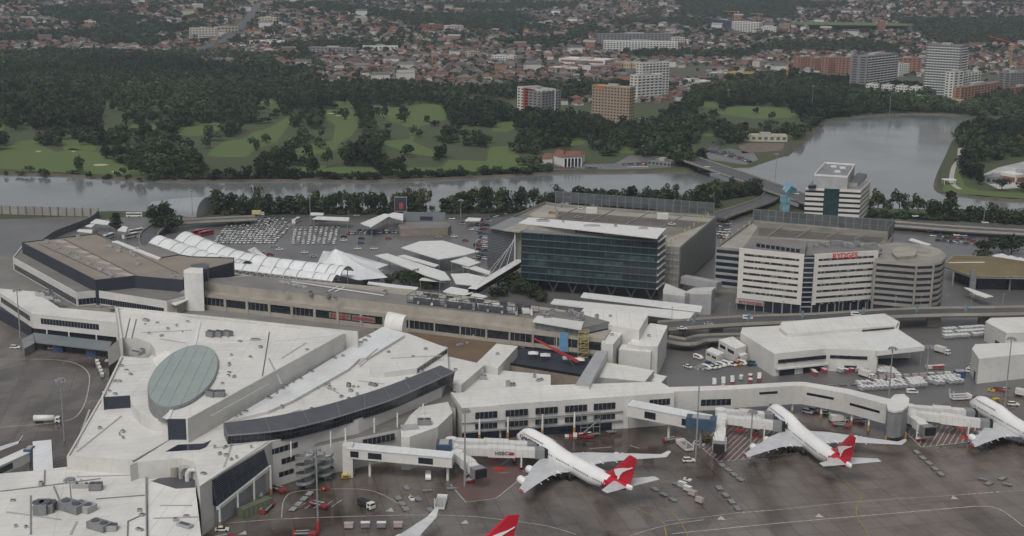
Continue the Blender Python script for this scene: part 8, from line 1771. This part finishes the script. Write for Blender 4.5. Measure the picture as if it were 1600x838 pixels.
def mk_flat(t_):
    pp_(t_, MB().use(m_dark).box((-.8, 0, .9), (6.2, 2.2, .25)), 'bed'); pp_(t_, MB().use(paint('red')).box((2.2, 0, 1.0), (2.2, 2.2, .8)), 'bonnet'); pp_(t_, MB().use(paint('red')).box((-3.6, 0, .9), (1.0, 2.2, .9)), 'rear_box'); pp_(t_, MB().use(m_white).bar((-3.4, 1.05, 1.3), (1.0, 1.05, 1.6), .12), 'ramp_rail'); pp_(t_, MB().use(m_white).bar((-3.4, -1.05, 1.3), (1.0, -1.05, 1.6), .12), 'ramp_rail'); wheels(t_, (-2.6, 2.0), 2.2, .42)
U_ = lambda c: ('cargo_container', 'cargo container', mk_uld(c)); K_ = lambda c: ('baggage_cart', 'baggage cart', mk_cart(c)); D_ = ('container_dolly', 'dolly', mk_dolly); T_ = lambda c: ('baggage_tug', 'tug', mk_tug(c))
GU = 'cargo containers waiting on dollies'; GK = 'baggage carts behind the elevated connector'; GD = 'empty dollies on the apron'
def grow(kind, mk, a, b, n, hd, lab, grp, rows=1, dr=(0, 0), skip=.0):
    if kind == 'dl':
        A, B = at(*a), at(*b); L_ = hypot(B[0] - A[0], B[1] - A[1]); hd = atan2(B[1] - A[1], B[0] - A[0]); n = max(1, min(n, int(L_ / 4.4) + 1))
    for r_ in range(rows):
        for i in range(n):
            if rv.random() < skip: continue
            u = i / max(1, n - 1); k = kind() if callable(kind) else kind; x = a[0] + (b[0] - a[0]) * u + dr[0] * r_; y = a[1] + (b[1] - a[1]) * u + dr[1] * r_
            m = {'uw': U_('white'), 'ur': U_('red'), 'ub': U_('blue'), 'us': U_('silver'), 'cr': K_('red'), 'cw': K_('white'), 'cp': K_('pink'), 'cg': K_('grey'), 'dl': D_}[k]
            gear(k, m, x + rv.uniform(-.3, .3), y + rv.uniform(-.2, .2), hd + rv.uniform(-.05, .05), ({'uw': 'white container ', 'ur': 'red sided container ', 'ub': 'blue container ', 'us': 'silver container ', 'cr': 'red curtained cart ', 'cw': 'white cart ', 'cp': 'pale pink covered cart ', 'cg': 'grey cart ', 'dl': 'empty flat dolly '}[k]) + lab, grp)
grow('uw', None, (1347, 611), (1412, 607), 10, -1.1, 'in the close rows above the connector drum', GU, rows=3, dr=(-2.6, -3.8), skip=.12)
grow('uw', None, (1425, 606), (1443, 604), 4, -1.1, 'in the middle batch right of the connector mast', GU, rows=3, dr=(-2.6, -3.6), skip=.08)
grow('uw', None, (1456, 603), (1500, 599), 7, -1.1, 'in the right batch beside the dark blue bin', GU, rows=3, dr=(-2.6, -3.4), skip=.15)
grow(lambda: rv.choice(['uw', 'uw', 'us']), None, (1476, 519), (1536, 515), 13, -1.3, 'in the far stacks under the raised road', GU, rows=3, dr=(0, 5.5), skip=.1)
grow(lambda: rv.choice(['uw', 'us', 'cg']), None, (1366, 577), (1392, 580), 6, -1.0, 'in the rows before the cargo building', GU, rows=4, dr=(3.0, 3.0), skip=.1)
grow(lambda: rv.choice(['cr', 'uw', 'ur', 'us']), None, (1300, 572), (1340, 570), 6, -1.0, 'waiting outside the cargo building doors', GU, rows=4, dr=(4.2, 3.6), skip=.15)
grow(lambda: rv.choice(['cr', 'cr', 'ur']), None, (1270, 584), (1284, 580), 2, -1.1, 'in the small group left of the cargo doors', GU, rows=2, dr=(3, 3))
grow(lambda: rv.choice(['cr', 'cr', 'cr', 'cw']), None, (1116, 599), (1186, 590), 6, 1.3, 'in the double line behind the connector roof', GK, rows=3, dr=(0, 3.4), skip=.1)
grow(lambda: rv.choice(['cp', 'cw', 'cg']), None, (1365, 594), (1480, 588), 10, .1, 'in the loose line behind the white containers', GK, skip=.1)
grow(lambda: rv.choice(['cr', 'ur', 'cw']), None, (1451, 578), (1470, 577), 4, .1, 'by the pole right of the cargo building', GK)
grow('dl', None, (1298, 603), (1335, 602), 6, .1, 'left of the white container rows', GD)
for lab, a, b, n, hd, kd in (('in the train below the nearest jet tail', (1024, 766), (1052, 782), 5, -1.0, 'dl'), ('in the train left of the middle jet wing', (1128, 728), (1156, 750), 5, -1.0, 'dl'), ('in the train beside the service road arrow', (1124, 764), (1153, 796), 6, -1.0, 'dl'), ('in the long train between the middle and right jets', (1432, 708), (1470, 742), 9, -.9, 'dl'), ('in the loose cluster at the lower right', (1536, 750), (1574, 758), 4, .2, 'dl'), ('second in the loose cluster at the lower right', (1545, 757), (1566, 749), 3, .6, 'dl'), ('beside the nearest jet nose on the stand', (930, 680), (955, 676), 3, .2, 'dl'), ('in the curved line by the parking bays', (458, 797), (484, 773), 7, .9, 'dl'), ('in the line of three right of the bays', (622, 780), (634, 797), 4, -1.1, 'dl'), ('scattered between the bays and the left stand', (635, 764), (672, 798), 3, -.8, 'dl'), ('by the shadow under the left gate bridge', (667, 768), (706, 765), 4, .2, 'dl'), ('lower left under the wing tip mast', (168, 565), (152, 585), 1, .2, 'dl')):
    grow(kd, None, a, b, n, hd, lab, GD)
for k, (x, y, kd) in enumerate(((545, 826, 'cp'), (571, 825, 'cg'), (596, 825, 'cg'), (622, 825, 'cp'))): gear(kd, K_('x'), x, y, .05, ['leftmost pale covered cart', 'second grey boxed cart', 'third grey cart', 'rightmost pale covered cart'][k] + ' in the train before the white wing tip', 'train of carts at the bottom')
for k, (x, y, kd) in enumerate(((1058, 758, 'dl'), (1066, 762, 'uw'), (1074, 768, 'cw'), (1082, 775, 'cp'), (1093, 786, 'cp'))): gear(kd, D_, x, y, -.75, ['empty dolly at the head', 'white container second', 'white cart third', 'pale covered cart fourth', 'pale covered cart last'][k] + ' in the train right of the nearest jet tail', 'train of carts by the jet tail')
for k in range(5): gear('us' if k % 2 else 'uw', U_('white'), 152 + k * 2, 570 + k * 5.2, -1.3, ['first', 'second', 'third', 'fourth', 'last'][k] + ' pale container in the short train by the navy wall', 'train of containers by the navy wall')
for x, y, c_, hd, lab in ((1074, 752, 'white', -.7, 'white nosed tug beside the cart train by the jet tail'), (643, 782, 'white', -1.2, 'white nosed tug with a driver near the wing tip'), (508, 766, 'red', .2, 'red tug with a driver near the spiral stairs'), (1549, 612, 'yellow', -.7, 'yellow and white tug on the road by the right mast'), (80, 546, 'white', 0, 'small tug below the left finger')): gear('tug' + c_, T_(c_), x, y, hd, lab, 'tugs')
gear('container_green', ('green_store', 'shipping container', lambda t_: (pp_(t_, MB().use(mat('olive_container', (.115, .14, .085), .6, .12, .3)).box((0, 0, 1.6), (13, 3, 3.2)), 'shell'), [pp_(t_, MB().use(mat('pale_green_door', (.17, .20, .14), .6)).box((-5 + 2 * k, -1.53, 1.5), (1.3, .08, 2.6)), 'door') for k in range(6)])), 399, 800, .93, 'long olive green container by the louvred wall', 'containers on the apron')
FL = ('flatbed_vehicle', 'ramp vehicle', mk_flat)
for x, y, hd, lab in ((435, 768, -.7, 'red fronted ramp vehicle beside the white van'), (500, 793, -.6, 'red and dark ramp vehicle parked in the first bay'), (418, 797, 1.3, 'red ramp vehicle by the olive container'), (478, 838, 0, 'red ramp vehicle cut by the bottom edge left'), (1052, 690, .3, 'red ramp vehicle in the shade of the gate bridge'), (1316, 668, -.5, 'red and white ramp vehicle under the connector'), (350, 845, .3, 'red ramp vehicle at the bottom left corner')): gear('flat', FL, x, y, hd, lab, 'red ramp vehicles')
gear('fire', ('ramp_truck', 'truck', mk_truck(paint('white'), mat('black_cover', (.03, .03, .032), .7), 4.5, 1.4)), 570, 792, -.75, 'white cabbed truck with black rolls parked in the bay', 'ramp trucks')
gear('loader', ('container_loader', 'container loader', mk_loader), 689, 790, 1.5, 'big white container loader left of the stand', 'container loaders'); gear('loader', ('', '', None), 1070, 700, 1.9, 'white container loader beside the mast near the middle stand', 'container loaders'); gear('loader', ('', '', None), 1500, 600 + 24, .2, 'container loader at the nose of the right hand jet', 'container loaders')
gear('fuel', ('fuel_truck', 'tanker truck', mk_truck(m_white, m_white, 7.5, 2.6, True)), 72, 661, .05, 'white tanker truck with green mark on the left apron', 'tankers')
for x, y, hd, lab in ((1280, 636, -.9, 'catering truck behind the middle jet'), (1308, 660, .2, 'service truck right of the middle jet nose'), (1470, 552, -.9, 'small box truck on the road by the cargo canopy'), (1352, 590, -.9, 'box truck before the cargo rows'), (1598, 620, -.6, 'box truck at the right edge behind the jet')): gear('box', ('box_truck', 'truck', mk_truck(m_white, m_wallw, 5.5, 2.4)), x, y, hd, lab, 'white box trucks')
gear('bluebox', ('blue_bin', 'container', lambda t_: (pp_(t_, MB().use(mat('deep_blue', (.04, .07, .15), .6)).box((0, 0, 1.6), (4.5, 3, 3.2)), 'shell'), pp_(t_, MB().use(m_lgrey).box((0, 0, 3.25), (4.3, 2.8, .1)), 'lid'))), 1499, 590, .1, 'dark blue bin at the end of the container rows', 'blue bins'); gear('bluebox', ('', '', None), 144, 556, .1, 'dark blue bin under the left finger canopy', 'blue bins'); gear('bluebox', ('', '', None), 92, 550, .1, 'blue bin leaning on the left finger canopy', 'blue bins')
for x, y, hd, lab in ((945, 670, .1, 'belt loader in front of the right hand pier'), (917, 684, .1, 'red belt loader at the nose of the nearest jet'), (1340, 662, -.2, 'belt loader under the long connector'), (1564, 612, -.7, 'belt loader behind the right hand jet')): gear('belt', ('belt_loader', 'belt loader', mk_belt), x, y, hd, lab, 'belt loaders')
for x, y, lab in ((1300, 655, 'yellow power unit under the connector'), (1412, 662, 'yellow power unit at the drum columns'), (1418, 655, 'second yellow power unit at the drum'), (540, 748, 'yellow unit at the white stair tower'), (1105, 690, 'yellow unit below the blue gate box'), (1556, 628, 'yellow unit behind the right jet nose')): gear('gpu', ('power_unit', 'power unit', mk_gpu), x, y, .2, lab, 'yellow power units')
for x, y, hd, lab in ((169, 373, 1.3, 'first white coach by the tall dark tree'), (203, 372, 1.0, 'white coach under the curved shelter'), (212, 365, .9, 'second white coach under the curved shelter'), (210, 339, .1, 'teal and white coach beside the arched hangar'), (463, 348, 1.4, 'white coach in the lane between the rental blocks')): gear('bus', ('coach', 'coach', mk_bus('white')), x, y, hd, lab, 'coaches')
gear('busred', ('coach', 'coach', mk_bus('red')), 311, 366, .9, 'red coach parked by the grass bank', 'coaches'); gear('busred', ('', '', None), 322, 368, .9, 'second dark red coach by the rental cars', 'coaches')
gear('yt', ('box_truck', 'truck', mk_truck(paint('white'), mat('yellow_box', (.5, .42, .2), .6), 6.5, 2.8)), 402, 337, 0, 'white and yellow truck on the river road', 'road trucks')
gear('jetcargo', ('cargo_trailer', 'trailer', lambda t_: (pp_(t_, MB().use(m_wallw).box((0, 0, 2), (22, 3, 2.6)), 'body'), pp_(t_, MB().use(paint('red')).box((-10, 0, 2.3), (3, 3.1, 3.4)), 'red_end'), wheels(t_, (-7, 6, 8), 2.6, .5))), 1385, 561, .1, 'long white trailer with a red end under the cargo canopy', 'cargo trailers')
for k, (x, y, w_) in enumerate(((905, 680, 5), (914, 680, 5), (892, 683, 4))):
    c = at(x, y); b = thing('barrier', ['white and red water barrier at the pier front', 'second red barrier at the pier front', 'white barrier left of the red ones'][k], 'barrier', c, 'plastic barriers', .05)
    for i in range(3): pp_(b, extr(MB().use([m_white, m_red, m_white][i]), [(-.75 + (i - 1) * 1.6, 0), (.75 + (i - 1) * 1.6, 0), (.75 + (i - 1) * 1.6, 1), (-.75 + (i - 1) * 1.6, 1)], .6, taper=.5), 'segment')
# roller bin red at the connector lane, yellow cone pile
c = at(1072, 544); r_ = thing('red_shelter', 'small red roofed shelter on the ramp wall left of the site office', 'shelter', c); pp_(r_, MB().use(m_red).box((0, 0, 2.6), (7, 2.5, .5)), 'roof')
for s_ in (-3, 3): pp_(r_, MB().use(m_grey).tube((s_, 0, 0), (s_, 0, 2.4), .12), 'post')
# ---- ground crew: small figures in yellow vests
def person(x, y, label, rz=0, sit=False, z=0):
    c = at(x, y); me = bpy.data.meshes.new('person')
    J = {'pel': (0, 0, .95), 'ch': (0, .02, 1.32), 'nk': (0, .02, 1.52), 'hd': (0, .05, 1.66), 'top': (0, .05, 1.78), 'sl': (-.2, .02, 1.44), 'el': (-.27, .06, 1.15), 'hl': (-.25, .24, .98), 'sr': (.2, .02, 1.44), 'er': (.29, .02, 1.14), 'hr': (.27, .12, .88), 'll': (-.1, 0, .9), 'kl': (-.12, .06, .5), 'al': (-.13, -.03, .08), 'tl': (-.13, .14, .04), 'lr': (.1, 0, .9), 'kr': (.13, -.02, .5), 'ar': (.15, -.1, .08), 'tr': (.15, .07, .04)}
    if sit: J.update({'kl': (-.14, .45, .9), 'al': (-.14, .5, .45), 'tl': (-.14, .66, .42), 'kr': (.14, .45, .9), 'ar': (.14, .5, .45), 'tr': (.14, .66, .42), 'hl': (-.16, .45, 1.15), 'hr': (.16, .45, 1.15)})
    E_ = [('pel', 'ch'), ('ch', 'nk'), ('nk', 'hd'), ('hd', 'top'), ('ch', 'sl'), ('sl', 'el'), ('el', 'hl'), ('ch', 'sr'), ('sr', 'er'), ('er', 'hr'), ('pel', 'll'), ('ll', 'kl'), ('kl', 'al'), ('al', 'tl'), ('pel', 'lr'), ('lr', 'kr'), ('kr', 'ar'), ('ar', 'tr')]
    rad = {'pel': .15, 'ch': .17, 'nk': .065, 'hd': .10, 'top': .07, 'sl': .075, 'sr': .075, 'el': .05, 'er': .05, 'hl': .04, 'hr': .04, 'll': .10, 'lr': .10, 'kl': .07, 'kr': .07, 'al': .05, 'ar': .05, 'tl': .04, 'tr': .04}
    K = list(J); me.from_pydata([J[k] for k in K], [(K.index(a), K.index(b)) for a, b in E_], []); me.materials.append(mat('navy_work_trousers', (.02, .025, .04), .8)); o = bpy.data.objects.new('person', me); COL.objects.link(o)
    md = o.modifiers.new('skin', 'SKIN'); md.use_smooth_shade = True; o.modifiers.new('sub', 'SUBSURF').render_levels = 1
    for i, k in enumerate(K): v = me.skin_vertices[0].data[i]; v.radius = (rad[k], rad[k] * .8); v.use_root = (i == 0)
    o.location = (c[0], c[1], z); o.rotation_euler = (0, 0, rz); tag(o, label, 'person', 'ground crew in yellow vests')
    vest = MB().use(mat('hi_vis_yellow', (.60, .72, .06), .6), True); vest.loft([[(w_ * cos(2 * pi * i / 14), .02 + d_ * sin(2 * pi * i / 14), h_) for i in range(14)] for w_, d_, h_ in ((.20, .16, .92), (.20, .17, 1.1), (.23, .18, 1.3), (.24, .16, 1.44), (.10, .10, 1.53))]); v = vest.build('vest'); v.parent = o
    hr_ = MB().use(mat('dark_hair', (.02, .015, .012), .8), True); hr_.loft([[(r * cos(2 * pi * i / 12), .04 + r * sin(2 * pi * i / 12), h_) for i in range(12)] for r, h_ in ((.105, 1.68), (.115, 1.74), (.09, 1.81), (.02, 1.84))]); h = hr_.build('hair'); h.parent = o
    return o
person(641, 779, 'person in a yellow vest standing by the white nosed tug near the wing tip', -1); person(506, 769, 'person in a yellow vest beside the red tug', .5); person(1074, 756, 'person in a yellow vest beside the tug at the cart train', .2); person(1084, 563, 'person in a yellow vest beside the van left of the site cabin', 1); person(1470, 700, 'person in a yellow vest standing on the right stand', 2)
# ------------------------------------------------------------------ damp air: one closed box of even haze
hm_ = bpy.data.materials.new('haze'); hm_.use_nodes = True; t = hm_.node_tree; t.nodes.remove(t.nodes['Principled BSDF'])
pv = t.nodes.new('ShaderNodeVolumePrincipled'); pv.inputs['Color'].default_value = (.80, .88, 1, 1); pv.inputs['Density'].default_value = HAZE; pv.inputs['Anisotropy'].default_value = .2
t.links.new(pv.outputs[0], t.nodes['Material Output'].inputs['Volume'])
hb = MB().use(hm_); hb.box((0, 3300, 0), (9600, 8200, 235), z0=-8)
tag(hb.build('haze'), kind='stuff')
